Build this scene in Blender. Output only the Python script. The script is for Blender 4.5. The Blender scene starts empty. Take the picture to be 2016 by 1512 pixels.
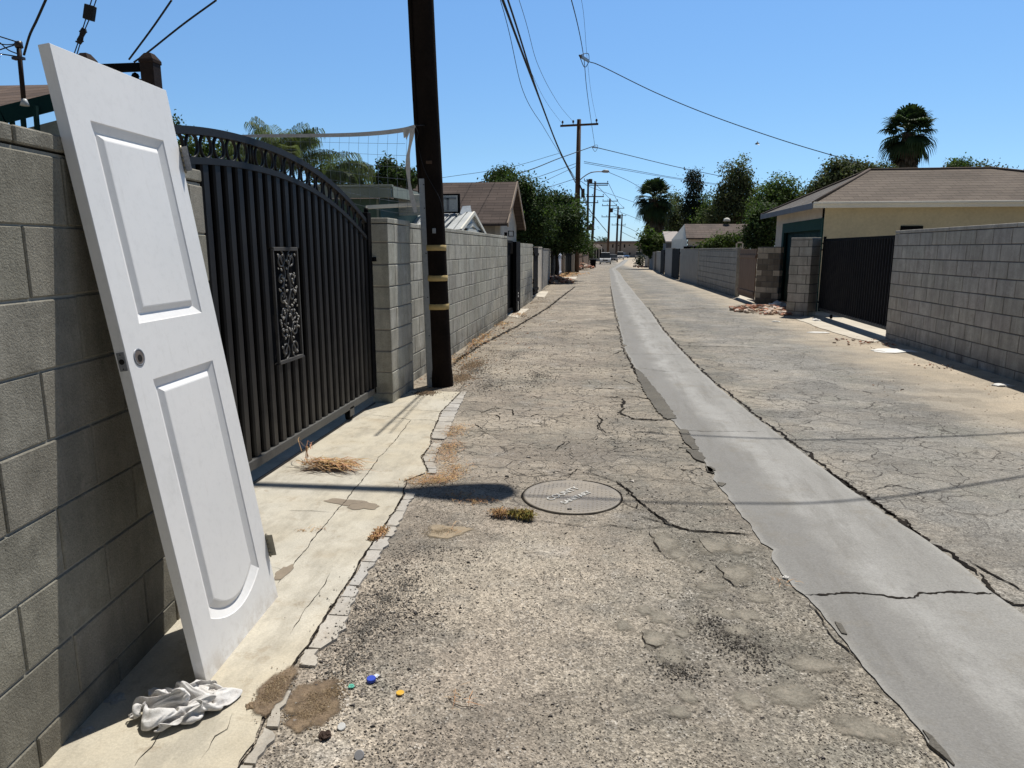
import bpy, math, random
import numpy as np
from mathutils import Vector, Matrix, noise, Quaternion
rnd = random.Random(7)
sc = bpy.context.scene
COL = sc.collection
V = Vector

# ------------------------------------------------------------------ camera model (real depths are always given)
F, CX, CY, VX, VY, CAMH = 1390.0, 1008.0, 756.0, 1195.0, 492.0, 1.434
TH = math.atan((CY - VY) / F)
_fw = V((0, math.cos(TH), -math.sin(TH))); _rt = V((1, 0, 0)); _up = _rt.cross(_fw)
_d = _fw + _rt * ((VX - CX) / F) - _up * ((VY - CY) / F)
YAW = math.atan2(_d.x, _d.y)
_R = Matrix.Rotation(YAW, 3, 'Z')
FW, RT, UP = _R @ _fw, _R @ _rt, _R @ _up
CAM = V((0, 0, CAMH))
def ray(x, y): return FW + RT * ((x - CX) / F) - UP * ((y - CY) / F)
def G(x, y, z=0.0):
    d = ray(x, y); return CAM + d * ((z - CAMH) / d.z)
def PY(x, y, Y):
    d = ray(x, y); return CAM + d * (Y / d.y)
def PX(x, y, X):
    d = ray(x, y); return CAM + d * (X / d.x)

def gz(Y): return 0.0 if Y < 45 else (-.012 * (min(Y, 120) - 45))
def G2(x, y):
    z = 0.0
    for _ in range(60):
        p = G(x, y, z); z = z * .5 + gz(p.y) * .5
    return V((p.x, p.y, gz(p.y)))

cam_d = bpy.data.cameras.new('camera'); cam = bpy.data.objects.new('camera', cam_d); COL.objects.link(cam)
cam_d.sensor_fit = 'HORIZONTAL'; cam_d.sensor_width = 36; cam_d.lens = 36 * F / 2016
cam_d.clip_start = 0.05; cam_d.clip_end = 5000
m = Matrix((RT, UP, -FW)).transposed().to_4x4(); m.translation = CAM; cam.matrix_world = m
sc.camera = cam

# ------------------------------------------------------------------ light
SUN = V((0.185, 0.44, 1.0)).normalized()
w = bpy.data.worlds.new("World"); sc.world = w; w.use_nodes = True
nt = w.node_tree; nt.nodes.clear()
sky = nt.nodes.new('ShaderNodeTexSky'); sky.sky_type = 'NISHITA'; sky.sun_disc = False
sky.sun_elevation = math.asin(SUN.z); sky.sun_rotation = math.atan2(SUN.x, SUN.y)
sky.altitude = 50; sky.air_density = 1.0; sky.dust_density = 0.1; sky.ozone_density = 3.0
hs = nt.nodes.new('ShaderNodeHueSaturation'); hs.inputs['Saturation'].default_value = 1.0; hs.inputs['Value'].default_value = 1.0
bg = nt.nodes.new('ShaderNodeBackground'); bg.inputs[1].default_value = 0.118
out = nt.nodes.new('ShaderNodeOutputWorld')
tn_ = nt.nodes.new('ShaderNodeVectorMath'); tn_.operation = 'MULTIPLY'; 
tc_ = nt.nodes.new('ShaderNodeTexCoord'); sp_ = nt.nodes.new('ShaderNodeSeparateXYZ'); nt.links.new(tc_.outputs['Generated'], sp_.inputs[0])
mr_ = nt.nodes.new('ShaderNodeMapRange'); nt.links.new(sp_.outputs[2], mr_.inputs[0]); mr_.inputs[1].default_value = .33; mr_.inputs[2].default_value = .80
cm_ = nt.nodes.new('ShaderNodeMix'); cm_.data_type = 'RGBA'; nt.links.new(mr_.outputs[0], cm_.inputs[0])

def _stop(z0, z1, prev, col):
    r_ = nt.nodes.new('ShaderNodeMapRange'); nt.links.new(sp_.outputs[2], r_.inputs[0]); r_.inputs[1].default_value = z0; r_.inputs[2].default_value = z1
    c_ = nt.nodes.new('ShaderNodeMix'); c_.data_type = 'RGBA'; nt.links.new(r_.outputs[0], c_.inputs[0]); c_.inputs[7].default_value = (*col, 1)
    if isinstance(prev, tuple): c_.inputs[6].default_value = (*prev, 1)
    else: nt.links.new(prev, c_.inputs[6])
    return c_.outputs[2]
s1_ = _stop(.0, .13, (.57, .81, 1.24), (.69, .89, 1.06)); s2_ = _stop(.13, .30, s1_, (.79, 1.03, 1.19)); nt.links.new(s2_, cm_.inputs[6]); cm_.inputs[7].default_value = (.52, .45, .40, 1)     # zenith dimmed and made less blue to cut fill in the shade
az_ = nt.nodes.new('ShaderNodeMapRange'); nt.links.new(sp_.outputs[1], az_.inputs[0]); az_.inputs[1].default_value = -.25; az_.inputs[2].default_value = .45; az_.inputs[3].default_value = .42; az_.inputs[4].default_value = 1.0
vs_ = nt.nodes.new('ShaderNodeVectorMath'); vs_.operation = 'SCALE'; nt.links.new(cm_.outputs[2], vs_.inputs[0]); nt.links.new(az_.outputs[0], vs_.inputs['Scale'])   # sky dimmed behind the camera, added to cut fill on shaded walls
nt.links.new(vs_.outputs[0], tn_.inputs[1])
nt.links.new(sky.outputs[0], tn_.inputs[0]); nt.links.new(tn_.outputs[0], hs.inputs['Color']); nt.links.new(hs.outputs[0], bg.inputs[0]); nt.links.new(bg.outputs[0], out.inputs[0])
ld = bpy.data.lights.new('sun', 'SUN'); ld.energy = 5.0; ld.angle = math.radians(0.4); ld.color = (1.0, 0.955, 0.88)
lo = bpy.data.objects.new('sun', ld); COL.objects.link(lo); lo.location = (5, 10, 30)
lo.rotation_euler = SUN.to_track_quat('Z', 'Y').to_euler()
sc.view_settings.view_transform = 'Standard'; sc.view_settings.look = 'None'; sc.view_settings.exposure = 0; sc.view_settings.gamma = 1
sc.cycles.max_bounces = 6

# ------------------------------------------------------------------ materials
class NG:
    def __init__(s, name):
        s.m = bpy.data.materials.new(name); s.m.use_nodes = True
        s.t = s.m.node_tree; s.t.nodes.clear()
        s.out = s.t.nodes.new('ShaderNodeOutputMaterial'); s.b = s.t.nodes.new('ShaderNodeBsdfPrincipled')
        s.t.links.new(s.b.outputs[0], s.out.inputs[0])
        s.pos = s.t.nodes.new('ShaderNodeNewGeometry').outputs['Position']
    def put(s, inp, v):
        if isinstance(v, bpy.types.NodeSocket): s.t.links.new(v, inp)
        elif isinstance(v, (tuple, list)) and len(v) == 3 and inp.type == 'RGBA': inp.default_value = (*v, 1)
        else: inp.default_value = v
    def math(s, op, a, b=0.0, clamp=False):
        n = s.t.nodes.new('ShaderNodeMath'); n.operation = op; n.use_clamp = clamp
        s.put(n.inputs[0], a); s.put(n.inputs[1], b); return n.outputs[0]
    def noise(s, scale, detail=3, rough=.55, vec=None, dist=0):
        n = s.t.nodes.new('ShaderNodeTexNoise'); n.inputs['Scale'].default_value = scale; n.inputs['Detail'].default_value = detail
        n.inputs['Roughness'].default_value = rough; n.inputs['Distortion'].default_value = dist
        s.t.links.new(vec or s.pos, n.inputs['Vector']); return n.outputs['Fac']
    def noisec(s, scale, vec=None):
        n = s.t.nodes.new('ShaderNodeTexNoise'); n.inputs['Scale'].default_value = scale; n.inputs['Detail'].default_value = 3
        s.t.links.new(vec or s.pos, n.inputs['Vector']); return n.outputs['Color']
    def voro(s, scale, feat='F1', vec=None, o='Distance', rnd=1):
        n = s.t.nodes.new('ShaderNodeTexVoronoi'); n.feature = feat; n.inputs['Scale'].default_value = scale
        n.inputs['Randomness'].default_value = rnd
        s.t.links.new(vec or s.pos, n.inputs['Vector']); return n.outputs[o]
    def mix(s, f, a, b, mode='MIX'):
        n = s.t.nodes.new('ShaderNodeMix'); n.data_type = 'RGBA'; n.blend_type = mode
        s.put(n.inputs[0], f); s.put(n.inputs[6], a); s.put(n.inputs[7], b); return n.outputs[2]
    def ramp(s, v, lo, hi, a=0.0, b=1.0):
        n = s.t.nodes.new('ShaderNodeMapRange'); n.clamp = True
        s.put(n.inputs[0], v); n.inputs[1].default_value = lo; n.inputs[2].default_value = hi
        n.inputs[3].default_value = a; n.inputs[4].default_value = b; return n.outputs[0]
    def scale(s, col, f):
        n = s.t.nodes.new('ShaderNodeVectorMath'); n.operation = 'SCALE'; s.put(n.inputs[0], col); s.put(n.inputs['Scale'], f); return n.outputs[0]
    def vadd(s, a, b):
        n = s.t.nodes.new('ShaderNodeVectorMath'); n.operation = 'ADD'; s.put(n.inputs[0], a); s.put(n.inputs[1], b); return n.outputs[0]
    def vmul(s, a, b):
        n = s.t.nodes.new('ShaderNodeVectorMath'); n.operation = 'MULTIPLY'; s.put(n.inputs[0], a); s.put(n.inputs[1], b); return n.outputs[0]
    def sep(s, v=None):
        n = s.t.nodes.new('ShaderNodeSeparateXYZ'); s.t.links.new(v or s.pos, n.inputs[0]); return n.outputs
    def comb(s, x, y, z):
        n = s.t.nodes.new('ShaderNodeCombineXYZ'); s.put(n.inputs[0], x); s.put(n.inputs[1], y); s.put(n.inputs[2], z); return n.outputs[0]
    def tint(s):
        n = s.t.nodes.new('ShaderNodeAttribute'); n.attribute_name = 'tint'; return n.outputs['Color']
    def bump(s, h, strength=.5, dist=.01, prev=None):
        n = s.t.nodes.new('ShaderNodeBump'); n.inputs['Strength'].default_value = strength; n.inputs['Distance'].default_value = dist
        s.put(n.inputs['Height'], h)
        if prev is not None: s.t.links.new(prev, n.inputs['Normal'])
        return n.outputs[0]
    def done(s, col, rough=.85, normal=None, metal=0, spec=.3):
        s.put(s.b.inputs['Base Color'], col); s.put(s.b.inputs['Roughness'], rough)
        s.b.inputs['Metallic'].default_value = metal; s.b.inputs['Specular IOR Level'].default_value = spec
        if normal is not None: s.t.links.new(normal, s.b.inputs['Normal'])
        return s.m

def mat(name, col, col2=None, rough=.85, var=.15, sc1=2.5, sc2=45, bs=.35, bd=.004, bsc=90, metal=0, spec=.3, tint=False):
    g = NG(name)
    c = g.mix(g.ramp(g.noise(sc1, 4, .6), .3, .7), col, col2 or tuple(x * (1 - var) for x in col))
    c = g.scale(c, g.ramp(g.noise(sc2, 3), .25, .75, 1 - var, 1 + var * .6))
    if tint: c = g.vmul(c, g.tint())
    nrm = g.bump(g.noise(bsc, 3), bs, bd) if bs else None
    return g.done(c, rough, nrm, metal, spec)

def block_mat(name, col, col2, stain=(.12, .11, .09), bs=.6, pits=True, rough=.93):
    g = NG(name)
    c = g.mix(g.ramp(g.noise(1.3, 4, .65), .32, .68), col, col2)
    c = g.scale(c, g.ramp(g.noise(7, 4, .7), .25, .75, .80, 1.15))
    c = g.scale(c, g.ramp(g.noise(140, 2), .3, .7, .82, 1.12))
    if pits:
        p = g.ramp(g.voro(150), .10, .28, .45, 1)
        pm = g.ramp(g.noise(40, 2), .45, .6)
        c = g.mix(pm, c, g.scale(c, p))
    z = g.sep()[2]
    low = g.math('MULTIPLY', g.ramp(z, .02, .35, .8, 0), g.ramp(g.noise(5, 3), .3, .65))
    c = g.mix(low, c, stain)
    st = g.noise(1, 4, .6, g.vmul(g.pos, (9, 9, .7)))
    c = g.scale(c, g.ramp(st, .35, .62, .80, 1.05))
    c = g.mix(g.ramp(g.noise(2.3, 6, .75, g.vadd(g.pos, (5.0, 2, 8))), .56, .70, 0, .4), c, tuple(min(.7, v * 1.6) for v in col)); c = g.mix(g.ramp(g.noise(3.7, 6, .75, g.vadd(g.pos, (1.0, 9, 3))), .58, .70, 0, .45), c, stain)
    c = g.vmul(c, g.tint())
    n = g.bump(g.noise(160, 3, .7), bs, .004); n = g.bump(g.noise(22, 3), .3, .006, n)
    return g.done(c, rough, n, 0, .2)

def roof_mat(name, a, b, along='x', rowz=.075, L=.33):
    g = NG(name); x, y, z = g.sep()
    br = g.t.nodes.new('ShaderNodeTexBrick')
    br.inputs['Scale'].default_value = 1; br.inputs['Brick Width'].default_value = L; br.inputs['Row Height'].default_value = rowz
    br.inputs['Mortar Size'].default_value = rowz * .07; br.inputs['Mortar Smooth'].default_value = .3
    g.put(br.inputs['Color1'], a); g.put(br.inputs['Color2'], b); g.put(br.inputs['Mortar'], tuple(v * .38 for v in a))
    u = x if along == 'x' else (y if along == 'y' else g.math('ADD', x, y))
    zz = g.math('ADD', z, g.math('MULTIPLY', g.noise(.7, 2), .05))
    g.t.links.new(g.comb(u, zz, 0.0), br.inputs['Vector'])
    fr = g.math('FRACT', g.math('DIVIDE', zz, rowz))
    c = g.scale(br.outputs['Color'], g.ramp(fr, 0, 1, 1.05, .85))
    c = g.scale(c, g.ramp(g.noise(.9, 4, .6), .3, .7, .8, 1.15)); c = g.scale(c, g.ramp(g.noise(60, 2), .3, .7, .85, 1.12))
    return g.done(c, .95, g.bump(g.math('SUBTRACT', 1.0, fr), .5, .012), 0, .15)

def leaf_mat(name, col, col2, trans=.25):
    g = NG(name)
    c = g.mix(g.ramp(g.noise(1.1, 3), .35, .65), col, col2); c = g.vmul(c, g.tint())
    g.done(c, .65, None, 0, .12)
    tr = g.t.nodes.new('ShaderNodeBsdfTranslucent'); g.put(tr.inputs[0], g.vmul(c, (1.3, 1.5, .6)))
    mx = g.t.nodes.new('ShaderNodeMixShader'); mx.inputs[0].default_value = trans
    g.t.links.new(g.b.outputs[0], mx.inputs[1]); g.t.links.new(tr.outputs[0], mx.inputs[2]); g.t.links.new(mx.outputs[0], g.out.inputs[0])
    return g.m

# ------------------------------------------------------------------ mesh building
class MB:
    def __init__(s): s.v = []; s.f = []; s.t = []; s.s = []
    def face(s, idx, tint=(1, 1, 1), smooth=False): s.f.append(idx); s.t.append(tint); s.s.append(smooth)
    def poly(s, pts, tint=(1, 1, 1)):
        b = len(s.v); s.v += [tuple(p) for p in pts]; s.face(tuple(range(b, b + len(pts))), tint); return s
    def box(s, lo, hi, M=None, tint=(1, 1, 1)):
        b = len(s.v)
        for z in (lo[2], hi[2]):
            for x, y in ((lo[0], lo[1]), (hi[0], lo[1]), (hi[0], hi[1]), (lo[0], hi[1])):
                p = V((x, y, z)); s.v.append(tuple(M @ p if M else p))
        for q in ((0, 3, 2, 1), (4, 5, 6, 7), (0, 1, 5, 4), (1, 2, 6, 5), (2, 3, 7, 6), (3, 0, 4, 7)): s.face(tuple(b + i for i in q), tint)
        return s
    def cbox(s, lo, hi, c=.004, M=None, tint=(1, 1, 1)):
        """box with chamfered edges on all sides"""
        b = len(s.v); P = {}
        def ad(p):
            p = V(p); s.v.append(tuple(M @ p if M else p)); return len(s.v) - 1
        for i in (0, 1):
            for j in (0, 1):
                for k in (0, 1):
                    e = [(lo, hi)[i][0], (lo, hi)[j][1], (lo, hi)[k][2]]; sg = [1 - 2 * i, 1 - 2 * j, 1 - 2 * k]
                    for a in range(3):   # vertex lying on face with axis a
                        q = [e[t] + (0 if t == a else sg[t] * c) for t in range(3)]; P[i, j, k, a] = ad(q)
        def F_(*ix): s.face(ix, tint)
        for a in range(3):
            o = [t for t in range(3) if t != a]
            for sd in (0, 1):
                ks = []
                for u, v_ in ((0, 0), (1, 0), (1, 1), (0, 1)):
                    t = [0, 0, 0]; t[a] = sd; t[o[0]] = u; t[o[1]] = v_; ks.append(P[(*t, a)])
                if (sd == 0) != (a == 1): ks = ks[::-1]
                F_(*ks)
        for a in range(3):      # edges parallel to axis a
            o = [t for t in range(3) if t != a]
            for u in (0, 1):
                for v_ in (0, 1):
                    t0 = [0, 0, 0]; t0[o[0]] = u; t0[o[1]] = v_; t1 = list(t0); t1[a] = 1
                    ks = [P[(*t0, o[0])], P[(*t1, o[0])], P[(*t1, o[1])], P[(*t0, o[1])]]
                    F_(*ks)
        for i in (0, 1):
            for j in (0, 1):
                for k in (0, 1): F_(P[i, j, k, 0], P[i, j, k, 1], P[i, j, k, 2])
        return s
    def tube(s, pts, r, n=8, cap=True, tint=(1, 1, 1), smooth=True):
        pts = [V(p) for p in pts]; rs = r if isinstance(r, (list, tuple)) else [r] * len(pts)
        b = len(s.v); ref = None
        for i, p in enumerate(pts):
            d = (pts[min(i + 1, len(pts) - 1)] - pts[max(i - 1, 0)])
            d = d.normalized() if d.length > 1e-9 else V((0, 0, 1))
            if ref is None:
                ref = d.orthogonal().normalized()
            ref = (ref - d * ref.dot(d)).normalized(); q = d.cross(ref)
            for k in range(n):
                a = 2 * math.pi * k / n; s.v.append(tuple(p + (ref * math.cos(a) + q * math.sin(a)) * rs[i]))
        for i in range(len(pts) - 1):
            for k in range(n):
                s.face((b + i * n + k, b + i * n + (k + 1) % n, b + (i + 1) * n + (k + 1) % n, b + (i + 1) * n + k), tint, smooth)
        if cap:
            s.face(tuple(b + k for k in range(n))[::-1], tint); e = b + (len(pts) - 1) * n; s.face(tuple(e + k for k in range(n)), tint)
        return s
    def lathe(s, prof, c=(0, 0, 0), n=24, tint=(1, 1, 1), M=None, smooth=True):
        b = len(s.v); c = V(c)
        for r, z in prof:
            for k in range(n):
                a = 2 * math.pi * k / n; p = V((r * math.cos(a), r * math.sin(a), z))
                s.v.append(tuple((M @ p if M else p) + c))
        for i in range(len(prof) - 1):
            for k in range(n): s.face((b + i * n + k, b + i * n + (k + 1) % n, b + (i + 1) * n + (k + 1) % n, b + (i + 1) * n + k), tint, smooth)
        s.face(tuple(b + k for k in range(n))[::-1], tint); e = b + (len(prof) - 1) * n; s.face(tuple(e + k for k in range(n)), tint)
        return s
    def beam(s, a, b_, w, h, tint=(1, 1, 1), up=V((0, 0, 1))):
        a, b_ = V(a), V(b_); d = (b_ - a); L = d.length; d.normalize()
        x = d.cross(up).normalized() if abs(d.dot(up)) < .999 else V((1, 0, 0)); z = x.cross(d)
        M = Matrix((x, d, z)).transposed().to_4x4(); M.translation = a
        return s.box((-w / 2, 0, -h / 2), (w / 2, L, h / 2), M, tint)
    def prism(s, pts, th, tint=(1, 1, 1)):
        """solid slab below a planar polygon given as 3-D points (vertical thickness th)"""
        b = len(s.v); n = len(pts); s.v += [tuple(p) for p in pts] + [(p[0], p[1], p[2] - th) for p in pts]
        s.face(tuple(range(b, b + n)), tint); s.face(tuple(range(b + n, b + 2 * n))[::-1], tint)
        for i in range(n): j = (i + 1) % n; s.face((b + j, b + i, b + n + i, b + n + j), tint)
        return s
    def build(s, name, m, parent=None, kind=None):
        me = bpy.data.meshes.new(name); me.from_pydata(s.v, [], s.f)
        ms = m if isinstance(m, (list, tuple)) else [m]
        for x in ms: me.materials.append(x)
        me.polygons.foreach_set('use_smooth', s.s)
        if any(t != (1, 1, 1) for t in s.t) or True:
            at = me.color_attributes.new('tint', 'FLOAT_COLOR', 'CORNER')
            cnt = np.array([len(f) for f in s.f]); cols = np.ones((len(s.f), 4), np.float32); cols[:, :3] = np.array(s.t, np.float32).reshape(-1, 3)
            at.data.foreach_set('color', np.repeat(cols, cnt, axis=0).ravel())
        me.update()
        o = bpy.data.objects.new(name, me); COL.objects.link(o)
        if parent is not None:
            o.parent = parent
            o.matrix_parent_inverse = parent.matrix_world.inverted() if parent.matrix_world != Matrix.Identity(4) else Matrix.Identity(4)
            if not parent.get('_abs'): pass
        if kind: o['kind'] = kind
        return o

def tag(o, label, cat=None, group=None, kind=None):
    o['label'] = label
    if cat: o['category'] = cat
    if group: o['group'] = group
    if kind: o['kind'] = kind
    return o
def thing(name, label, cat, loc=(0, 0, 0), group=None):
    """Empty at the thing's base. Part meshes are built in world space and shifted by -loc."""
    o = bpy.data.objects.new(name, None); COL.objects.link(o); o.location = loc; o.empty_display_size = .1
    return tag(o, label, cat, group)
def part(mb, name, m, parent):
    """part mesh in world coordinates under a thing (or a sub-part under a part)"""
    root = parent
    off = V(parent.location) if parent.type == 'EMPTY' else V((0, 0, 0))
    if parent.type != 'EMPTY': off = V(parent.parent.location) if parent.parent else V(parent.location)
    mb.v = [(x - off.x, y - off.y, z - off.z) for x, y, z in mb.v]
    o = mb.build(name, m); o.parent = parent; return o
def copy_tree(o, parent=None):
    c = o.copy(); COL.objects.link(c)
    if parent is not None: c.parent = parent
    for ch in list(o.children): copy_tree(ch, c)
    return c
def nz(x, y=0, z=0): return noise.noise(V((x, y, z)))

def catmull(P, n=8):
    P = [V(p) for p in P]; out = []
    if len(P) == 2:
        return [P[0].lerp(P[1], i / n) for i in range(n + 1)]
    Q = [P[0] * 2 - P[1]] + P + [P[-1] * 2 - P[-2]]
    for i in range(1, len(Q) - 2):
        for k in range(n):
            t = k / n; a, b, c, d = Q[i - 1], Q[i], Q[i + 1], Q[i + 2]
            out.append(.5 * ((2 * b) + (c - a) * t + (2 * a - 5 * b + 4 * c - d) * t * t + (3 * b - a - 3 * c + d) * t ** 3))
    out.append(P[-1]); return out
# ================================================================== GROUND
def ground_material():
    g = NG('dry_earth')
    c = g.mix(g.ramp(g.noise(.4, 4), .35, .65), (.30, .25, .18), (.20, .18, .14))
    c = g.scale(c, g.ramp(g.noise(30, 3), .3, .7, .8, 1.15))
    return g.done(c, .95, g.bump(g.noise(40, 3), .5, .01))
def asphalt_material():
    g = NG('old_asphalt'); x, y, z = g.sep()
    wob = g.noise(.9, 4, .6)
    # base tones: brownish worn left lane, greener grey right lane, sandy right verge
    left = g.mix(g.ramp(g.noise(.8, 5, .6), .35, .65), (.350, .300, .243), (.255, .222, .184))
    right = g.mix(g.ramp(g.noise(.7, 5, .6), .35, .65), (.295, .283, .258), (.235, .228, .21))
    xs = g.math('ADD', x, g.math('MULTIPLY', g.math('SUBTRACT', wob, .5), .8))
    base = g.mix(g.ramp(xs, .7, 1.5), left, right)
    base = g.mix(g.math('MULTIPLY', g.ramp(g.noise(1.9, 5, .7, g.vadd(g.pos, (1.0, 5, 0))), .50, .62), g.ramp(x, 1.1, 2.0, .6, .3)), base, (.205, .19, .162))
    base = g.mix(g.math('MULTIPLY', g.ramp(g.noise(1.3, 5, .7, g.vadd(g.pos, (6.0, 2, 0))), .52, .64), .45), base, (.235, .235, .200))
    ol = g.math('MULTIPLY', g.math('MULTIPLY', g.ramp(xs, -.35, .55), g.ramp(x, 1.3, 1.6, 1, 0)), g.ramp(g.noise(1.7, 4, .6), .3, .6, .25, .75)); base = g.mix(ol, base, (.205, .196, .163))
    # fresher, darker band on the far right lane
    base = g.mix(g.math('MULTIPLY', g.ramp(g.noise(.33, 3), .46, .58), .35), base, (.15, .145, .135))
    # light dusty film patches
    dust = g.math('MULTIPLY', g.ramp(g.noise(1.1, 6, .7, g.vadd(g.pos, (7.0, 3, 0))), .44, .62), g.ramp(x, 1.1, 2.0, .72, .28))
    base = g.mix(dust, base, (.43, .375, .30))
    tilem = g.ramp(g.noise(2.1, 4, .6), .60, .74)
    base = g.mix(g.math('MULTIPLY', tilem, .5), base, (.43, .41, .38))
    # worn dark islands with lighter grout between them, in the near right part of the left lane
    iw = g.vadd(g.pos, g.scale(g.noisec(3.0), .30)); isl = g.voro(5.2, 'SMOOTH_F1', iw); ism = g.ramp(g.noise(2.3, 4, .6, g.vadd(g.pos, (2.0, 7, 0))), .42, .58)
    zone = g.math('MULTIPLY', g.math('MULTIPLY', g.ramp(g.math('ADD', x, g.math('MULTIPLY', wob, .5)), .15, .65), g.ramp(x, 1.2, 1.6, 1, 0)), g.ramp(y, 3.9, 3.5))
    base = g.mix(g.math('MULTIPLY', g.math('MULTIPLY', zone, ism), g.ramp(isl, .30, .42, .62, .0)), base, (.150, .138, .112))
    edge_dk = g.math('MULTIPLY', g.math('MULTIPLY', zone, ism), g.math('MULTIPLY', g.ramp(isl, .36, .42), g.ramp(isl, .44, .52, 1, 0)))
    base = g.mix(g.math('MULTIPLY', edge_dk, .35), base, (.07, .062, .05))
    blot = g.math('MULTIPLY', g.ramp(g.noise(4.5, 5, .7, g.vadd(g.pos, (4.0, 11, 0))), .55, .66), g.ramp(y, 4.2, 3.4))
    base = g.mix(g.math('MULTIPLY', blot, .45), base, (.15, .14, .125))
    # aggregate: random coloured stones, strongest in the near left part
    cell = g.voro(165, o='Color'); cr = g.t.nodes.new('ShaderNodeSeparateColor'); g.t.links.new(cell, cr.inputs[0])
    agg = g.ramp(cr.outputs[0], 0, 1, .52, 1.50)
    cell2 = g.voro(70, o='Color'); cr2 = g.t.nodes.new('ShaderNodeSeparateColor'); g.t.links.new(cell2, cr2.inputs[0])
    agg2 = g.ramp(cr2.outputs[1], 0, 1, .68, 1.28)
    near = g.math('MULTIPLY', g.ramp(g.math('ADD', y, g.math('MULTIPLY', wob, 1.6)), 3.4, 5.5, 1, .45), g.ramp(g.noise(1.6, 3), .3, .6, .55, 1))
    af = g.math('ADD', 1.0, g.math('MULTIPLY', g.math('SUBTRACT', g.math('MULTIPLY', agg, agg2), 1.0), near))
    base = g.scale(base, af)
    spk = g.math('MULTIPLY', g.ramp(cr.outputs[1], .87, .90), g.ramp(g.noise(12, 3), .42, .55))
    base = g.mix(g.math('MULTIPLY', spk, .75), base, (.035, .032, .03))
    spw = g.math('MULTIPLY', g.ramp(cr.outputs[2], .93, .95), g.ramp(g.noise(9, 3, .5, g.vadd(g.pos, (3.0, 3, 0))), .45, .6))
    base = g.mix(g.math('MULTIPLY', spw, .6), base, (.62, .58, .52))
    # verge of sandy dirt on the right and a strip at the left wall
    vx = g.math('ADD', x, g.math('MULTIPLY', g.math('SUBTRACT', g.noise(1.1, 5, .65), .5), 1.7))
    vx = g.math('ADD', vx, g.math('MULTIPLY', y, .012))
    sand = g.mix(g.ramp(g.noise(3, 4), .3, .7), (.50, .425, .325), (.40, .345, .27))
    sand = g.scale(sand, g.ramp(g.noise(60, 3), .25, .75, .75, 1.2))
    base = g.mix(g.ramp(vx, 3.0, 4.0), base, sand)
    lv = g.math('SUBTRACT', g.math('MULTIPLY', g.math('SUBTRACT', g.noise(1.7, 5, .65), .5), 1.4), x)
    base = g.mix(g.math('MULTIPLY', g.ramp(lv, 1.35, 2.0), .85), base, g.scale(sand, .72))
    # fine alligator cracks
    wv = g.vadd(g.pos, g.scale(g.noisec(2.2), .42)); wv = g.vadd(wv, g.scale(g.noisec(11), .07))
    wv = g.vmul(wv, (1.0, 1.6, 1.0))
    ed = g.voro(2.3, 'DISTANCE_TO_EDGE', wv); wid = g.ramp(g.noise(3.1, 3), .35, .7, .003, .024)
    ck = g.math('SUBTRACT', 1.0, g.ramp(g.math('DIVIDE', ed, wid), .3, 1.1))
    nearm = g.ramp(g.math('ADD', y, g.math('MULTIPLY', wob, 1.0)), 3.9, 4.7)
    cm = g.math('MULTIPLY', g.math('MULTIPLY', g.ramp(g.noise(.75, 3, .5, g.vadd(g.pos, (1.3, 9, 0))), .30, .42), g.ramp(vx, 2.8, 3.4, 1, 0)), nearm)
    ck = g.math('MULTIPLY', ck, cm)
    ed2 = g.voro(6.5, 'DISTANCE_TO_EDGE', wv)
    ck2 = g.math('MULTIPLY', g.math('SUBTRACT', 1.0, g.ramp(ed2, .005, .035)), g.math('MULTIPLY', g.ramp(g.noise(1.1, 3, .5, g.vadd(g.pos, (5.3, 2, 0))), .40, .52), .85))
    ck = g.math('MAXIMUM', ck, g.math('MULTIPLY', g.math('MULTIPLY', ck2, nearm), g.ramp(vx, 2.8, 3.4, 1, 0)))
    cc_ = g.t.nodes.new('ShaderNodeSeparateColor'); g.t.links.new(g.voro(2.3, 'F1', wv, 'Color'), cc_.inputs[0]); base = g.scale(base, g.ramp(cc_.outputs[0], 0, 1, .86, 1.10))
    scf = g.math('MULTIPLY', g.ramp(g.noise(16, 4, .75), .60, .70), g.ramp(g.noise(1.5, 3), .45, .6)); base = g.mix(g.math('MULTIPLY', scf, .55), base, (.09, .082, .07))
    base = g.mix(g.math('MULTIPLY', ck, .85), base, (.045, .04, .035))
    n = g.bump(g.voro(165), .9, .0035); n = g.bump(g.noise(38, 4, .65), .8, .006, n); n = g.bump(g.noise(6, 3), .5, .02, n)
    n = g.bump(g.math('SUBTRACT', 1.0, ck), .6, .008, n)
    return g.done(base, .93, n, 0, .25)
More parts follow.
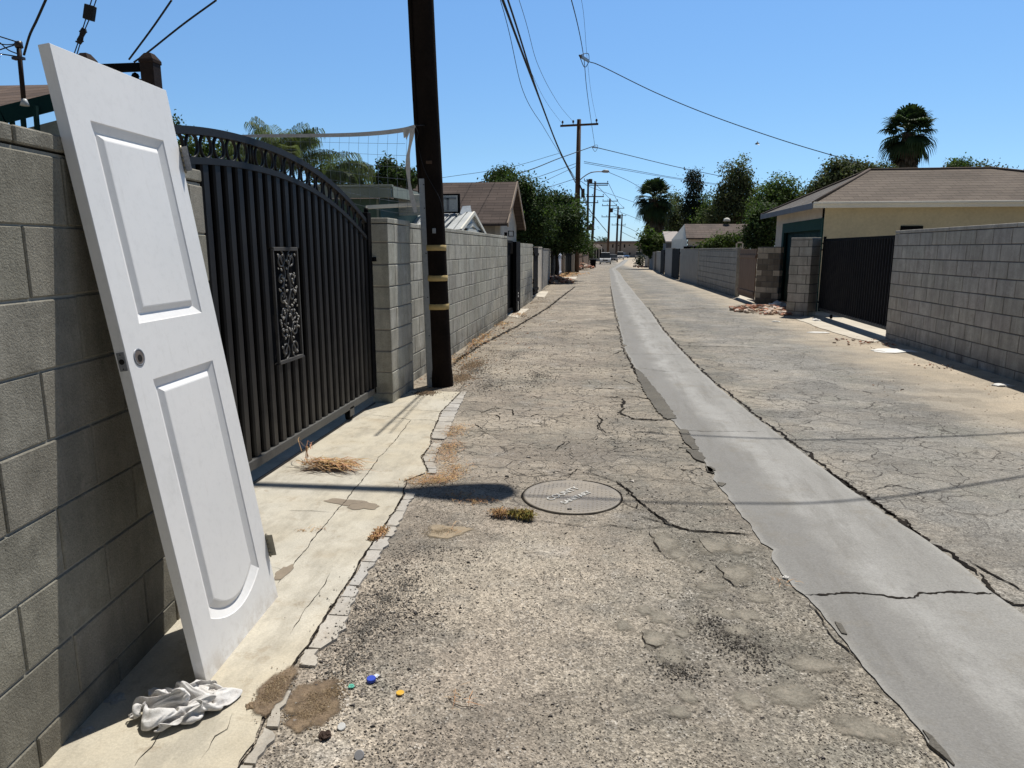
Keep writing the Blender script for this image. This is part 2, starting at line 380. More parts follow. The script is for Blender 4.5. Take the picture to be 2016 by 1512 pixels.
def gutter_material():
    g = NG('gutter_concrete'); x, y, z = g.sep()
    c = g.mix(g.ramp(g.noise(1.2, 5, .6), .3, .7), (.335, .328, .31), (.27, .264, .248))
    # t = distance across the strip is stored in tint red
    an = g.t.nodes.new('ShaderNodeAttribute'); an.attribute_name = 'across'; tr_ = an.outputs['Fac']; t = g.math('ADD', tr_, g.math('MULTIPLY', g.math('SUBTRACT', g.noise(1.3, 5, .65), .5), .55))
    c = g.mix(g.math('MULTIPLY', g.ramp(t, .30, .44, 1, 0), .62), c, (.205, .20, .19))
    c = g.mix(g.math('MULTIPLY', g.math('MULTIPLY', g.ramp(t, .40, .50), g.ramp(t, .55, .72, 1, 0)), g.ramp(g.noise(3.4, 5, .7), .3, .65, .0, .75)), c, (.40, .395, .38))
    c = g.mix(g.ramp(tr_, .95, 1.0, 0, .5), c, (.42, .41, .38))
    c = g.mix(g.ramp(tr_, 0.0, .04, .5, 0), c, (.40, .39, .36))
    c = g.mix(g.ramp(g.noise(4.2, 4, .7, g.vmul(g.pos, (1, .55, 1))), .58, .7, 0, .35), c, (.17, .165, .155))
    c = g.mix(g.ramp(g.noise(1.0, 5, .7, g.vmul(g.pos, (7, .9, 1))), .50, .66, 0, .5), c, (.19, .182, .165))
    c = g.mix(g.ramp(g.noise(2.4, 5, .75, g.vadd(g.pos, (3.0, 1, 0))), .54, .66, 0, .45), c, (.235, .215, .18))
    c = g.scale(c, g.ramp(g.noise(110, 4, .8), .25, .75, .74, 1.18))
    sp = g.math('MULTIPLY', g.ramp(g.voro(26), .05, .10, 1, 0), g.ramp(g.noise(7, 2), .52, .6)); c = g.mix(g.math('MULTIPLY', sp, .6), c, (.09, .085, .08))
    n = g.bump(g.noise(130, 3, .7), .6, .004); n = g.bump(g.noise(9, 3), .35, .01, n)
    return g.done(c, .93, n, 0, .3)
def apron_material():
    g = NG('pale_concrete')
    c = g.mix(g.ramp(g.noise(1.6, 5, .6), .3, .7), (.56, .52, .425), (.50, .44, .33))
    c = g.mix(g.ramp(g.noise(.9, 3), .45, .6, 0, .6), c, (.55, .53, .47))
    c = g.mix(g.ramp(g.noise(3.2, 5, .7, g.vmul(g.pos, (2.2, .8, 1))), .48, .64, 0, .6), c, (.36, .33, .27))
    c = g.mix(g.ramp(g.noise(8, 5, .75, g.vadd(g.pos, (1.0, 8, 0))), .56, .66, 0, .5), c, (.33, .27, .19))
    c = g.scale(c, g.ramp(g.noise(6, 4, .7), .25, .75, .86, 1.08)); c = g.scale(c, g.ramp(g.noise(120, 3, .7), .25, .75, .82, 1.10))
    x, y, z = g.sep()
    c = g.mix(g.ramp(g.noise(2.6, 4, .6, g.vadd(g.pos, (9.0, 1, 0))), .60, .72, 0, .5), c, (.36, .29, .20))
    st = g.math('MULTIPLY', g.ramp(g.voro(34), .04, .09, 1, 0), g.ramp(g.noise(5, 2), .55, .62)); c = g.mix(g.math('MULTIPLY', st, .7), c, (.12, .09, .06))
    c = g.vmul(c, g.tint())
    n = g.bump(g.noise(150, 3, .7), .4, .003); n = g.bump(g.noise(12, 3), .3, .008, n)
    return g.done(c, .9, n, 0, .25)

M_EARTH, M_ASPH, M_GUT, M_APR = ground_material(), asphalt_material(), gutter_material(), apron_material()
M_CRACK = mat('crack_dark', (.012, .010, .009), (.030, .025, .020), bs=.8, spec=.05)
M_DIRT = mat('brown_dirt', (.27, .19, .115), (.20, .15, .10), var=.3, sc1=6, bs=1, bd=.008, bsc=60)

def sheet(name, x0, x1, y0, y1, z, m, nx=1, ny=1):
    mb = MB()
    for i in range(nx + 1):
        for j in range(ny + 1): mb.v.append((x0 + (x1 - x0) * i / nx, y0 + (y1 - y0) * j / ny, z))
    for i in range(nx):
        for j in range(ny):
            a = i * (ny + 1) + j; mb.face((a, a + ny + 1, a + ny + 2, a + 1))
    return mb.build(name, m)
YB = [-300, -8, 2, 8, 20, 44.9, 60, 75, 90, 105, 120, 160, 250, 500, 1200, 3000]
mb = MB()
for y in YB: mb.v += [(-1500, y, gz(y) - .02), (-3.2, y, gz(y) - .02), (6, y, gz(y) - .02), (1500, y, gz(y) - .02)]
for i in range(len(YB) - 1):
    for k in range(3): q_ = 4 * i + k; mb.face((q_, q_ + 1, q_ + 5, q_ + 4))
tag(mb.build('ground', M_EARTH), 'dry bare ground around the alley', kind='structure')
def lin(y, pts):
    for a, b in zip(pts, pts[1:]):
        if a[0] <= y <= b[0]: return a[1] + (b[1] - a[1]) * (y - a[0]) / (b[0] - a[0])
    return pts[0][1] if y < pts[0][0] else pts[-1][1]
LE = [(-8, -2.35), (55, -2.35), (70, -5), (250, -7)]; RE = [(-8, 5.3), (24, 5.3), (60, 5.0), (120, 7.5), (180, 9.5), (250, 13)]
mb = MB(); YA = [-8, 3, 8, 14, 20, 28, 36, 45, 55, 60, 70, 82, 95, 108, 120, 150, 180, 222]
for y in YA: mb.v += [(lin(y, LE), y, gz(y)), (lin(y, RE), y, gz(y))]
for i in range(len(YA) - 1): mb.face((2 * i, 2 * i + 1, 2 * i + 3, 2 * i + 2))
tag(mb.build('road', M_ASPH), 'worn cracked asphalt of the back alley', kind='structure')

# centre gutter strip
GL = [(1201, 532), (1203.6, 568), (1211, 609), (1220, 645), (1230, 687), (1248, 722), (1281, 767), (1310, 800), (1318, 827), (1352, 856), (1369, 885), (1390, 918), (1414, 956), (1442, 995), (1470, 1027), (1510, 1087), (1545, 1134), (1585, 1176), (1652, 1249), (1712, 1329), (1772, 1396), (1819, 1456), (1871, 1512)]
GR = [(1211, 530), (1230, 553), (1254, 582.5), (1281, 615), (1305, 651), (1337, 687), (1382, 734), (1436, 782), (1500, 832), (1605, 912), (1692, 979), (1744, 1015), (1803, 1051), (1898, 1118), (1950, 1166), (2016, 1213)]
def edge_fn(px, far, near):
    pts = sorted([tuple(G(*p)[:2]) for p in px] + far + near, key=lambda p: p[1])
    def f(y):
        for a, b in zip(pts, pts[1:]):
            if a[1] <= y <= b[1]: return a[0] + (b[0] - a[0]) * (y - a[1]) / max(1e-6, b[1] - a[1])
        return pts[0][0] if y < pts[0][1] else pts[-1][0]
    return f
_fp = lambda l: [tuple(G2(*p)[:2]) for p in l]
gl = edge_fn(GL[1:], _fp([(1199, 530), (1219, 518), (1229, 511)]) + [(9.5, 190)], [(.96, 0.8), (.97, -6)])
gr = edge_fn(GR[1:], _fp([(1212, 530), (1230, 519), (1238, 511)]) + [(12.5, 190)], [(1.72, 0.8), (1.73, -6)])
mb = MB(); ys = []; y = -6.0
while y < 188: ys.append(y); y += max(.035, abs(y) * .012) if y > 1.3 else .2
NX = 14
for y in ys:
    jl = (nz(y * 3.1, 1) * .025 + nz(y * 11, 2) * .016 + max(0, nz(y * 4.3, 8) - .25) * .22 * (y > 3.3)) * min(1, 12 / max(y, 1)); jr = (nz(y * 2.3, 5) * .012 + nz(y * 9, 6) * .006)
    a, b = gl(y) + jl, gr(y) + jr
    for i in range(NX + 1):
        t = i / NX; mb.v.append((a + (b - a) * t, y, gz(y) + .006 + (.01 if y > 40 else 0)))
for j in range(len(ys) - 1):
    for i in range(NX):
        q = j * (NX + 1) + i; t = (i + .5) / NX; mb.face((q, q + 1, q + NX + 2, q + NX + 1), (t, t, t))
o_ = mb.build('gutter', M_GUT); at_ = o_.data.attributes.new('across', 'FLOAT', 'POINT'); at_.data.foreach_set('value', [(i % (NX + 1)) / NX for i in range(len(o_.data.vertices))])
tag(o_, 'smooth grey concrete drainage strip down the middle of the alley', kind='structure')

# ribbons for cracks
def ribbon(mb, pts, w, z=.0095, jit=.012, seed=0, taper=True, step=.02):
    P = [V((p[0], p[1], 0)) for p in pts]; Q = []
    for a, b in zip(P, P[1:]):
        n = max(1, int((b - a).length / step)); Q += [a.lerp(b, k / n) for k in range(n)]
    Q.append(P[-1]); r = random.Random(seed); N = len(Q); base = len(mb.v)
    for i, p in enumerate(Q):
        d = (Q[min(i + 1, N - 1)] - Q[max(i - 1, 0)]).normalized(); nrm = V((-d.y, d.x, 0))
        off = nz(p.x * 6 + seed, p.y * 6, 1) * jit * 2 + nz(p.x * 25, p.y * 25 + seed, 2) * jit
        ww = w * (.25 + 1.1 * abs(nz(p.x * 9, p.y * 9, seed)) + .9 * r.random() ** 2) * .5; off += r.uniform(-.35, .35) * w
        if taper: ww *= min(1, min(i, N - 1 - i) / 5 + .15)
        for s_ in (-1, 1): q = p + nrm * (off + s_ * ww); mb.v.append((q.x, q.y, z))
    for i in range(N - 1): mb.face((base + 2 * i, base + 2 * i + 1, base + 2 * i + 3, base + 2 * i + 2))
def zpx(lst, sc_, ox, oy): return [tuple(G(ox + x / sc_, oy + y / sc_)[:2]) for x, y in lst]
Z1 = lambda l: zpx(l, 2.52, 780, 820)
Z2 = lambda l: zpx(l, 3.36, 900, 520)
Z3 = lambda l: zpx(l, 2.52, 1216, 912)
Z4 = lambda l: zpx(l, 3.78, 560, 720)
Z5 = lambda l: zpx(l, 2.88, 150, 1000)
cr = MB()
for i, (pts, wd) in enumerate([
    (Z1([(1095, 320), (1150, 370), (1200, 430), (1300, 490), (1400, 550), (1500, 570), (1760, 590)]), .012),
    (Z1([(1195, 488), (1280, 515), (1370, 545)]), .011), (Z1([(1105, 425), (1190, 455), (1205, 430)]), .01),
    (Z1([(690, 515), (760, 530), (860, 540), (1000, 552), (1060, 545), (1190, 560), (1300, 548), (1400, 552)]), .006),
    (Z1([(520, 280), (640, 288), (800, 275), (860, 288), (960, 285), (1090, 320)]), .006), (Z1([(850, 312), (880, 275), (900, 262), (1010, 275)]), .006),
    (Z1([(1110, 290), (1190, 300), (1320, 312), (1480, 330)]), .004), (Z1([(1150, 12), (1260, 22), (1390, 12)]), .012),
    (Z1([(780, 178), (840, 140), (880, 122)]), .005), (Z1([(1000, 20), (1010, 60), (1060, 90)]), .006), (Z1([(530, 100), (440, 80), (350, 78)]), .005),
    (Z1([(1420, 242), (1500, 246)]), .012), (Z1([(1250, 565), (1300, 660), (1350, 705), (1410, 700)]), .006), (Z1([(1490, 590), (1540, 670), (1600, 700)]), .005),
    (Z1([(1560, 720), (1620, 800), (1700, 850), (1790, 830)]), .006), (Z1([(1440, 770), (1500, 780), (1545, 760)]), .008),
    (Z1([(1205, 1070), (1240, 1130), (1290, 1160), (1340, 1130)]), .01), (Z1([(1340, 890), (1380, 905)]), .008), (Z1([(1470, 870), (1600, 890)]), .006),
    (Z2([(1095, 890), (1090, 990), (1160, 1025), (1300, 1030), (1390, 1040)]), .022), (Z2([(880, 820), (1000, 825), (1060, 832)]), .02),
    (Z2([(1000, 915), (1100, 912)]), .02), (Z2([(1080, 700), (1150, 695)]), .02), (Z2([(1010, 765), (1100, 770), (1180, 800)]), .012),
    (Z2([(1100, 872), (1200, 878), (1300, 900)]), .015), (Z2([(1160, 660), (1180, 720), (1240, 800), (1290, 880), (1340, 950), (1400, 1010)]), .018),
    (Z2([(150, 990), (250, 950), (360, 965), (365, 1000), (480, 1012), (560, 985)]), .01), (Z2([(110, 1050), (180, 1100)]), .008), (Z2([(150, 990), (260, 1000), (290, 1035)]), .008),
    (Z2([(480, 868), (560, 888)]), .014), (Z2([(935, 990), (950, 1050), (930, 1090), (980, 1120)]), .012), (Z2([(20, 1105), (180, 1110), (330, 1100)]), .007),
    (Z2([(900, 440), (1040, 440)]), .02), (Z2([(980, 372), (1050, 375)]), .03), (Z2([(1030, 600), (1100, 570)]), .02), (Z2([(0, 640), (150, 540), (400, 410), (600, 290), (700, 210), (780, 150)]), .05),
    (Z2([(1180, 512), (1110, 512)]), .01), (Z2([(640, 1235), (720, 1180), (760, 1165)]), .008), (Z2([(1430, 450), (1560, 452)]), .02), (Z2([(1340, 300), (1500, 300), (1650, 292)]), .03), (Z2([(1420, 540), (2016, 552)]), .025),
    (Z3([(0, 90), (60, 140), (110, 200), (240, 300), (370, 340), (520, 345), (670, 357)]), .009),
    (Z3([(1140, 1138), (1180, 1150), (1230, 1140), (1270, 1160)]), .012),
    (Z3([(980, 0), (1080, 70), (1220, 160), (1340, 235), (1480, 345), (1600, 425), (1720, 500), (1790, 560)]), .028),
    (Z3([(1790, 545), (1860, 645), (1960, 710), (2060, 712)]), .016), (Z3([(1720, 480), (1860, 560), (1960, 600), (2060, 650)]), .01), (Z3([(1250, 140), (1340, 120), (1440, 105)]), .006),
    (Z3([(930, 670), (1000, 760), (1100, 890), (1220, 1030)]), .006), (Z3([(1500, 1330), (1570, 1400), (1660, 1505)]), .014),
]): ribbon(cr, pts, wd * 1.15, z=.0045, seed=i * 3.7)
r2 = random.Random(5)
for k in range(70):           # short ragged transverse cracks beside the strip
    y = r2.uniform(5, 26); x = gl(y) - r2.uniform(0.02, .9) * (1 if y < 14 else .35); L_ = r2.uniform(.08, .4)
    ribbon(cr, [(x - L_, y + r2.uniform(-.05, .05)), (x, y)], .008 + y * .0006, z=.0045, seed=k)
for k in range(16):
    y = r2.uniform(6, 24); x = gr(y) + r2.uniform(.02, .3); L_ = r2.uniform(.1, .5)
    ribbon(cr, [(x, y), (x + L_, y + r2.uniform(-.05, .05))], .008 + y * .0006, z=.0045, seed=k + 200)
ribbon(cr, [(gr(y) + .03, y) for y in [3.6 + .25 * k for k in range(60)]], .024, z=.0045, jit=.02, seed=77)
ribbon(cr, [(gl(y) - .02, y) for y in [6.5 + .25 * k for k in range(90)]], .022, z=.0045, jit=.02, seed=78)
tag(cr.build('road_cracks', M_CRACK), 'dark jagged cracks in the alley asphalt', kind='structure')
M_LIP = mat('asphalt_lip', (.17, .158, .135), (.12, .112, .098), var=.35, sc2=110, bs=1, bd=.006, bsc=90, spec=.1)
mb = MB()
def lip(pts, seed):
    P_ = []
    for a, b in zip(pts, pts[1:] + pts[:1]):
        n = max(1, int(math.dist(a, b) / .03)); P_ += [(a[0] + (b[0] - a[0]) * k / n, a[1] + (b[1] - a[1]) * k / n) for k in range(n)]
    mb.prism([(x + nz(x * 22, y * 22, seed) * .022 + nz(x * 60, y * 60, 2) * .008, y + nz(x * 22 + 4, y * 22, seed) * .03, .0115) for x, y in P_], .02)
lip(Z2([(1175, 690), (1225, 725), (1300, 820), (1365, 895), (1395, 940), (1452, 1026), (1385, 1032), (1330, 985), (1255, 880), (1195, 770)]), 1)
lip(Z2([(1465, 1098), (1520, 1104), (1560, 1165), (1605, 1240), (1560, 1236), (1505, 1180)]), 2)
lip(Z1([(1440, 165), (1490, 170), (1530, 205), (1525, 232), (1480, 215)]), 3); lip(Z1([(1530, 250), (1575, 258), (1578, 285), (1545, 280)]), 4); lip(Z1([(1590, 330), (1635, 340), (1620, 352), (1600, 350)]), 5)
lip(Z3([(1068, 795), (1100, 800), (1140, 855), (1110, 850)]), 6); lip(Z3([(435, 20), (480, 40), (475, 55), (450, 45)]), 7); lip(Z3([(1500, 1330), (1550, 1365), (1640, 1440), (1680, 1512), (1640, 1512), (1560, 1420)]), 8)
tag(mb.build('road_edge', M_LIP), 'broken asphalt flakes overlapping the edge of the concrete strip', kind='structure')
cg = MB()
ribbon(cg, Z3([(925, 662), (1020, 660), (1110, 648), (1200, 645), (1300, 660), (1380, 675), (1470, 680), (1495, 656), (1650, 645), (1870, 655)]), .013, z=.0085, jit=.006, seed=3, step=.012)
ribbon(cg, Z2([(1460, 1100), (1620, 1112), (2016, 1112)]), .006, z=.0085, seed=4)
ribbon(cg, Z2([(1200, 690), (1380, 715), (1620, 722)]), .006, z=.0085, seed=5)
for y in (9.9, 14.2, 18.4, 24, 31, 40): ribbon(cg, [(gl(y), y), (gr(y), y + .02)], .008, z=.0085, seed=y)
tag(cg.build('gutter_cracks', M_CRACK), 'dark cracks across the concrete strip', kind='structure')

# concrete apron before the tall gate
inner = Z4([(1310, 200), (1160, 350), (1120, 450), (1085, 520), (1085, 590), (1015, 690), (1060, 800), (900, 860), (870, 990), (800, 1110), (720, 1220), (640, 1330)]) + Z5([(1560, 400), (1430, 590), (1310, 780), (1200, 950), (1080, 1160), (1010, 1340), (930, 1450)]) + [(-.98, 1.3), (-.95, .5), (-.95, -6)]
outer = Z4([(1355, 200), (1290, 330), (1250, 420), (1215, 520), (1160, 600), (1110, 720), (1135, 800), (930, 1020), (850, 1180), (790, 1290)]) + Z5([(1700, 310), (1600, 450), (1500, 740), (1370, 820), (1340, 950), (1150, 1100), (1140, 1200), (1130, 1320), (1030, 1370), (960, 1475)]) + [(-.93, 1.3), (-.9, .5)]
def jagged(pts, amp=.012, seed=0, step=.03):
    P = []
    for a, b in zip(pts, pts[1:]):
        n = max(1, int(math.dist(a, b) / step)); P += [(a[0] + (b[0] - a[0]) * k / n, a[1] + (b[1] - a[1]) * k / n) for k in range(n)]
    P.append(pts[-1]); return [(x + nz(x * 14, y * 14, seed) * amp * 1.6 + nz(x * 45, y * 45, seed) * amp * .6, y + nz(x * 14 + 9, y * 14, seed) * amp * .6) for x, y in P]
jin = jagged(inner, .010, 1)
mb = MB(); back = -4.2
mb.v = []
for x, y in jin: mb.v += [(x, y, .008), (back, y, .008)]
for i in range(len(jin) - 1): mb.face((2 * i, 2 * i + 1, 2 * i + 3, 2 * i + 2))
tag(mb.build('driveway', M_APR), 'pale concrete apron in front of the tall black gate', kind='structure')
# broken edging stones between apron and asphalt
inf, outf = edge_fn([], [], [(x, y) for x, y in inner]), edge_fn([], [], [(x, y) for x, y in outer])
mb = MB(); y = 1.32; k = 0; r3 = random.Random(3)
while y < 6.95:
    dy = r3.uniform(.1, .24); y2 = min(y + dy, 6.97)
    if not (3.84 < y < 4.28 or 4.95 < y < 5.1 or 1.85 < y < 1.98):
        n = 6; a = [(inf(y + (y2 - y) * i / n) + .012 + r3.uniform(0, .006), y + .005 + (y2 - y - .01) * i / n) for i in range(n + 1)]
        b = [(outf(y + (y2 - y) * i / n) + r3.uniform(-.006, .008), y + .005 + (y2 - y - .01) * i / n) for i in range(n + 1)]
        b = [(max(q[0], p[0] + .03), q[1]) for p, q in zip(a, b)]
        t = r3.uniform(.80, .95); a = [(p_[0] + nz(p_[0] * 30, p_[1] * 30, 4) * .012, p_[1] + nz(p_[1] * 20, k, 1) * .01) for p_ in a]; b = [(p_[0] + nz(p_[1] * 22, k, 7) * .016, p_[1] + nz(p_[1] * 17, k, 2) * .02) for p_ in b]; mb.prism([(x, y_, .011) for x, y_ in a + b[::-1]][::-1], .02, (t * .98, t, t * 1.1))
    y = y2; k += 1
tag(mb.build('kerb_edging', M_APR), 'broken light concrete edging along the apron', kind='structure')
ca = MB()
for i, (pts, wd) in enumerate([(inner[:7], .009), (inner[7:], .008),
    (Z4([(945, 410), (900, 470), (800, 590), (700, 700), (590, 850), (500, 960), (370, 1120), (250, 1250), (60, 1512)]), .006),
    (Z5([(1140, 440), (1190, 365), (1110, 345)]), .007), (Z4([(640, 372), (760, 385), (880, 402), (945, 410), (1090, 410), (1160, 440)]), .007),
    (Z4([(870, 342), (960, 336), (1100, 345), (1200, 352)]), .007), (Z4([(470, 470), (700, 483), (880, 478)]), .004), (Z4([(0, 1090), (200, 1092), (370, 1105)]), .004),
    (Z5([(1440, 380), (1380, 490), (1300, 580), (1270, 650), (1210, 730)]), .004), (Z5([(470, 1290), (430, 1370), (350, 1440), (330, 1480)]), .005), (Z5([(880, 1180), (860, 1270), (790, 1310), (760, 1380), (700, 1460)]), .0035),
    (Z4([(100, 1380), (60, 1370)]), .004), (Z4([(430, 822), (540, 862)]), .003)]):
    ribbon(ca, [(p[0] + (.006 if i < 2 else 0), p[1]) for p in pts], wd * .8, z=.0105, jit=.005, seed=i + 50, taper=i > 1)
tag(ca.build('apron_cracks', M_CRACK), 'thin cracks and joint in the pale concrete apron', kind='structure')
# dirt and stain patches
def fading(m_, lo=.18, hi=.42, amp=.55, sc_=22):
    t = m_.node_tree; o = [n for n in t.nodes if n.type == 'OUTPUT_MATERIAL'][0]; b = o.inputs[0].links[0].from_socket
    at = t.nodes.new('ShaderNodeAttribute'); at.attribute_name = 'fade'; no = t.nodes.new('ShaderNodeTexNoise'); no.inputs['Scale'].default_value = sc_; no.inputs['Detail'].default_value = 5; no.inputs['Roughness'].default_value = .7
    ge = t.nodes.new('ShaderNodeNewGeometry'); t.links.new(ge.outputs['Position'], no.inputs['Vector'])
    m1 = t.nodes.new('ShaderNodeMath'); m1.operation = 'MULTIPLY_ADD'; t.links.new(no.outputs['Fac'], m1.inputs[0]); m1.inputs[1].default_value = amp; t.links.new(at.outputs['Fac'], m1.inputs[2])
    mr = t.nodes.new('ShaderNodeMapRange'); t.links.new(m1.outputs[0], mr.inputs[0]); mr.inputs[1].default_value = lo + amp / 2; mr.inputs[2].default_value = hi + amp / 2
    tr = t.nodes.new('ShaderNodeBsdfTransparent'); mx = t.nodes.new('ShaderNodeMixShader'); t.links.new(mr.outputs[0], mx.inputs[0]); t.links.new(tr.outputs[0], mx.inputs[1]); t.links.new(b, mx.inputs[2]); t.links.new(mx.outputs[0], o.inputs[0]); return m_
def soft_blob(mb, fade, c, rx, ry, z, seed, n=36, rot=0):
    b = len(mb.v); mb.v.append((c[0], c[1], z)); fade.append(1.0)
    for ring, f_ in ((.6, .62), (1.15, 0.0)):
        for k in range(n):
            a = 2 * math.pi * k / n; q = ring * (1 + .5 * nz(math.cos(a) * 1.6 + seed, math.sin(a) * 1.6, seed)); x, y = rx * q * math.cos(a), ry * q * math.sin(a)
            mb.v.append((c[0] + x * math.cos(rot) - y * math.sin(rot), c[1] + x * math.sin(rot) + y * math.cos(rot), z)); fade.append(f_)
    for k in range(n):
        j = (k + 1) % n; mb.face((b, b + 1 + k, b + 1 + j)); mb.face((b + 1 + k, b + 1 + n + k, b + 1 + n + j, b + 1 + j))
def set_fade(o, fade): at = o.data.attributes.new('fade', 'FLOAT', 'POINT'); at.data.foreach_set('value', fade); return o
def blob(mb, c, rx, ry, z, seed, n=40, rot=0):
    pts = []
    for k in range(n):
        a = 2 * math.pi * k / n; q = 1 + .45 * nz(math.cos(a) * 1.6 + seed, math.sin(a) * 1.6, seed) + .2 * nz(math.cos(a) * 6, math.sin(a) * 6 + seed, 1)
        x, y = rx * q * math.cos(a), ry * q * math.sin(a); pts.append((c[0] + x * math.cos(rot) - y * math.sin(rot), c[1] + x * math.sin(rot) + y * math.cos(rot), z))
    mb.poly(pts)
M_DIRTF = fading(mat('brown_dirt_soft', (.225, .165, .105), (.16, .115, .078), var=.4, sc1=14, bs=1, bd=.006, bsc=120), .10, .40, .6, 26); mb = MB(); fd = []
for i, (p, rx, ry, z_) in enumerate([(G(545, 1358), .05, .10, .0135), (G(528, 1392), .04, .06, .0136), (G(612, 1375), .07, .11, .0035), (G(628, 1395), .07, .08, .0036), (G(596, 1418), .04, .06, .0037)]): soft_blob(mb, fd, p, rx, ry, z_, i * 5 + 1)
tag(set_fade(mb.build('dirt_patch', M_DIRTF), fd), 'brown dirt film over the broken edging by the rag', kind='structure')
M_SANDF = fading(mat('tan_sand_soft', (.36, .29, .20), (.30, .245, .175), var=.2, bs=.8), .08, .3, .4, 20); mb = MB(); fd = []; soft_blob(mb, fd, G(880, 1046), .11, .08, .0035, 41)
tag(set_fade(mb.build('sand_patch', M_SANDF), fd), 'tan sand film on the asphalt below the lamp shadow', kind='structure')
M_STAIN = mat('grey_stain', (.24, .20, .155), (.29, .24, .18), var=.12)
fading(M_STAIN, .05, .2, .3, 12); mb = MB(); fd = []; soft_blob(mb, fd, G(690, 992), .13, .05, .0105, 31, rot=-.15); soft_blob(mb, fd, G(715, 1000), .08, .06, .0108, 35)
soft_blob(mb, fd, G(560, 1130), .03, .06, .0106, 39)
tag(set_fade(mb.build('stain', M_STAIN), fd), 'dark oily stain on the pale apron', kind='structure')
def patch_material():
    g = NG('smooth_old_patch'); c = g.mix(g.ramp(g.noise(5, 5, .7), .3, .7), (.27, .245, .20), (.20, .184, .152)); c = g.scale(c, g.ramp(g.noise(110, 4, .85), .28, .72, .55, 1.45))
    sv = g.ramp(g.noise(25, 4, .7), .52, .66, 0, .6); c = g.mix(sv, c, (.33, .29, .235))
    return g.done(c, .9, g.bump(g.noise(70, 4, .7), .7, .005), 0, .25)
M_PATCH = fading(patch_material(), .22, .75, 1.0, 40); mb = MB(); fd = []; ri = random.Random(17)
isl = [(1330, 620, 70, 50), (1400, 690, 50, 30), (1490, 740, 40, 30), (1690, 780, 95, 50), (1560, 845, 80, 25), (1550, 890, 60, 16), (1800, 900, 60, 24), (1620, 975, 60, 28), (1370, 890, 25, 15), (1480, 1005, 32, 26), (1130, 1040, 45, 30), (1280, 1100, 60, 45), (1370, 1190, 75, 50), (1740, 990, 70, 30), (1310, 1000, 60, 36), (1700, 1065, 70, 28), (1560, 640, 90, 40), (1700, 660, 60, 25), (1230, 960, 40, 26), (1420, 1080, 40, 24)]
isl = [(780 + x / 2.52, 820 + y / 2.52, rx / 2.52, ry / 2.52) for x, y, rx, ry in isl] + [(1216 + x / 2.52, 912 + y / 2.52, rx / 2.52, ry / 2.52) for x, y, rx, ry in [(350, 1160, 45, 40), (180, 870, 60, 45), (860, 1150, 150, 60), (960, 1000, 120, 40), (640, 1180, 60, 50), (1250, 1330, 160, 60), (300, 1240, 60, 30)]]
for i, (px_, py_, rx, ry) in enumerate(isl):
    c = G(px_, py_); wx = abs(G(px_ + rx, py_).x - c.x); wy = abs(G(px_, py_ - ry).y - c.y); soft_blob(mb, fd, c, wx * 1.15, wy * 1.15, .0018 + .0001 * i, i * 3.1 + 2, n=36, rot=ri.uniform(-.3, .3))
tag(set_fade(mb.build('road_patches', M_PATCH), fd), 'dark smooth worn islands in the near asphalt', kind='structure')
# right driveway pads and a few slabs
M_PAD = mat('pad_concrete', (.62, .57, .48), (.50, .45, .37), var=.12, bs=.4)
mb = MB(); mb.poly([(q_[0], q_[1], .009) for q_ in jagged([tuple(G(*p)[:2]) for p in ((1569, 629), (1594, 639), (1632, 652), (1670, 664), (1717, 675), (1740, 670))], .03, 5, .15) + [(4.75, 12.0), (7.5, 11.6), (8, 17), (4.7, 17.0)]])
tag(mb.build('driveway', M_PAD), 'pale concrete pad under the right hand black gate', kind='structure')
for nm, px in (('at the brown wooden gate', [(1442, 584), (1466, 596), (1483, 597), (1487, 588), (1452, 578)]), ('at the near left doorway', [(998, 622), (1020, 626), (1042, 608), (1012, 609)]),
               ('before the second left doorway', [(1048, 583), (1072, 586), (1080, 574), (1052, 574)]), ('before the pale blue gate', [(1094, 550), (1134, 549), (1136, 545), (1098, 545)])):
    mb = MB(); mb.poly([(G(*p).x, G(*p).y, .006) for p in px]); o = mb.build('path', M_PAD); tag(o, 'small pale concrete slab ' + nm, kind='structure')

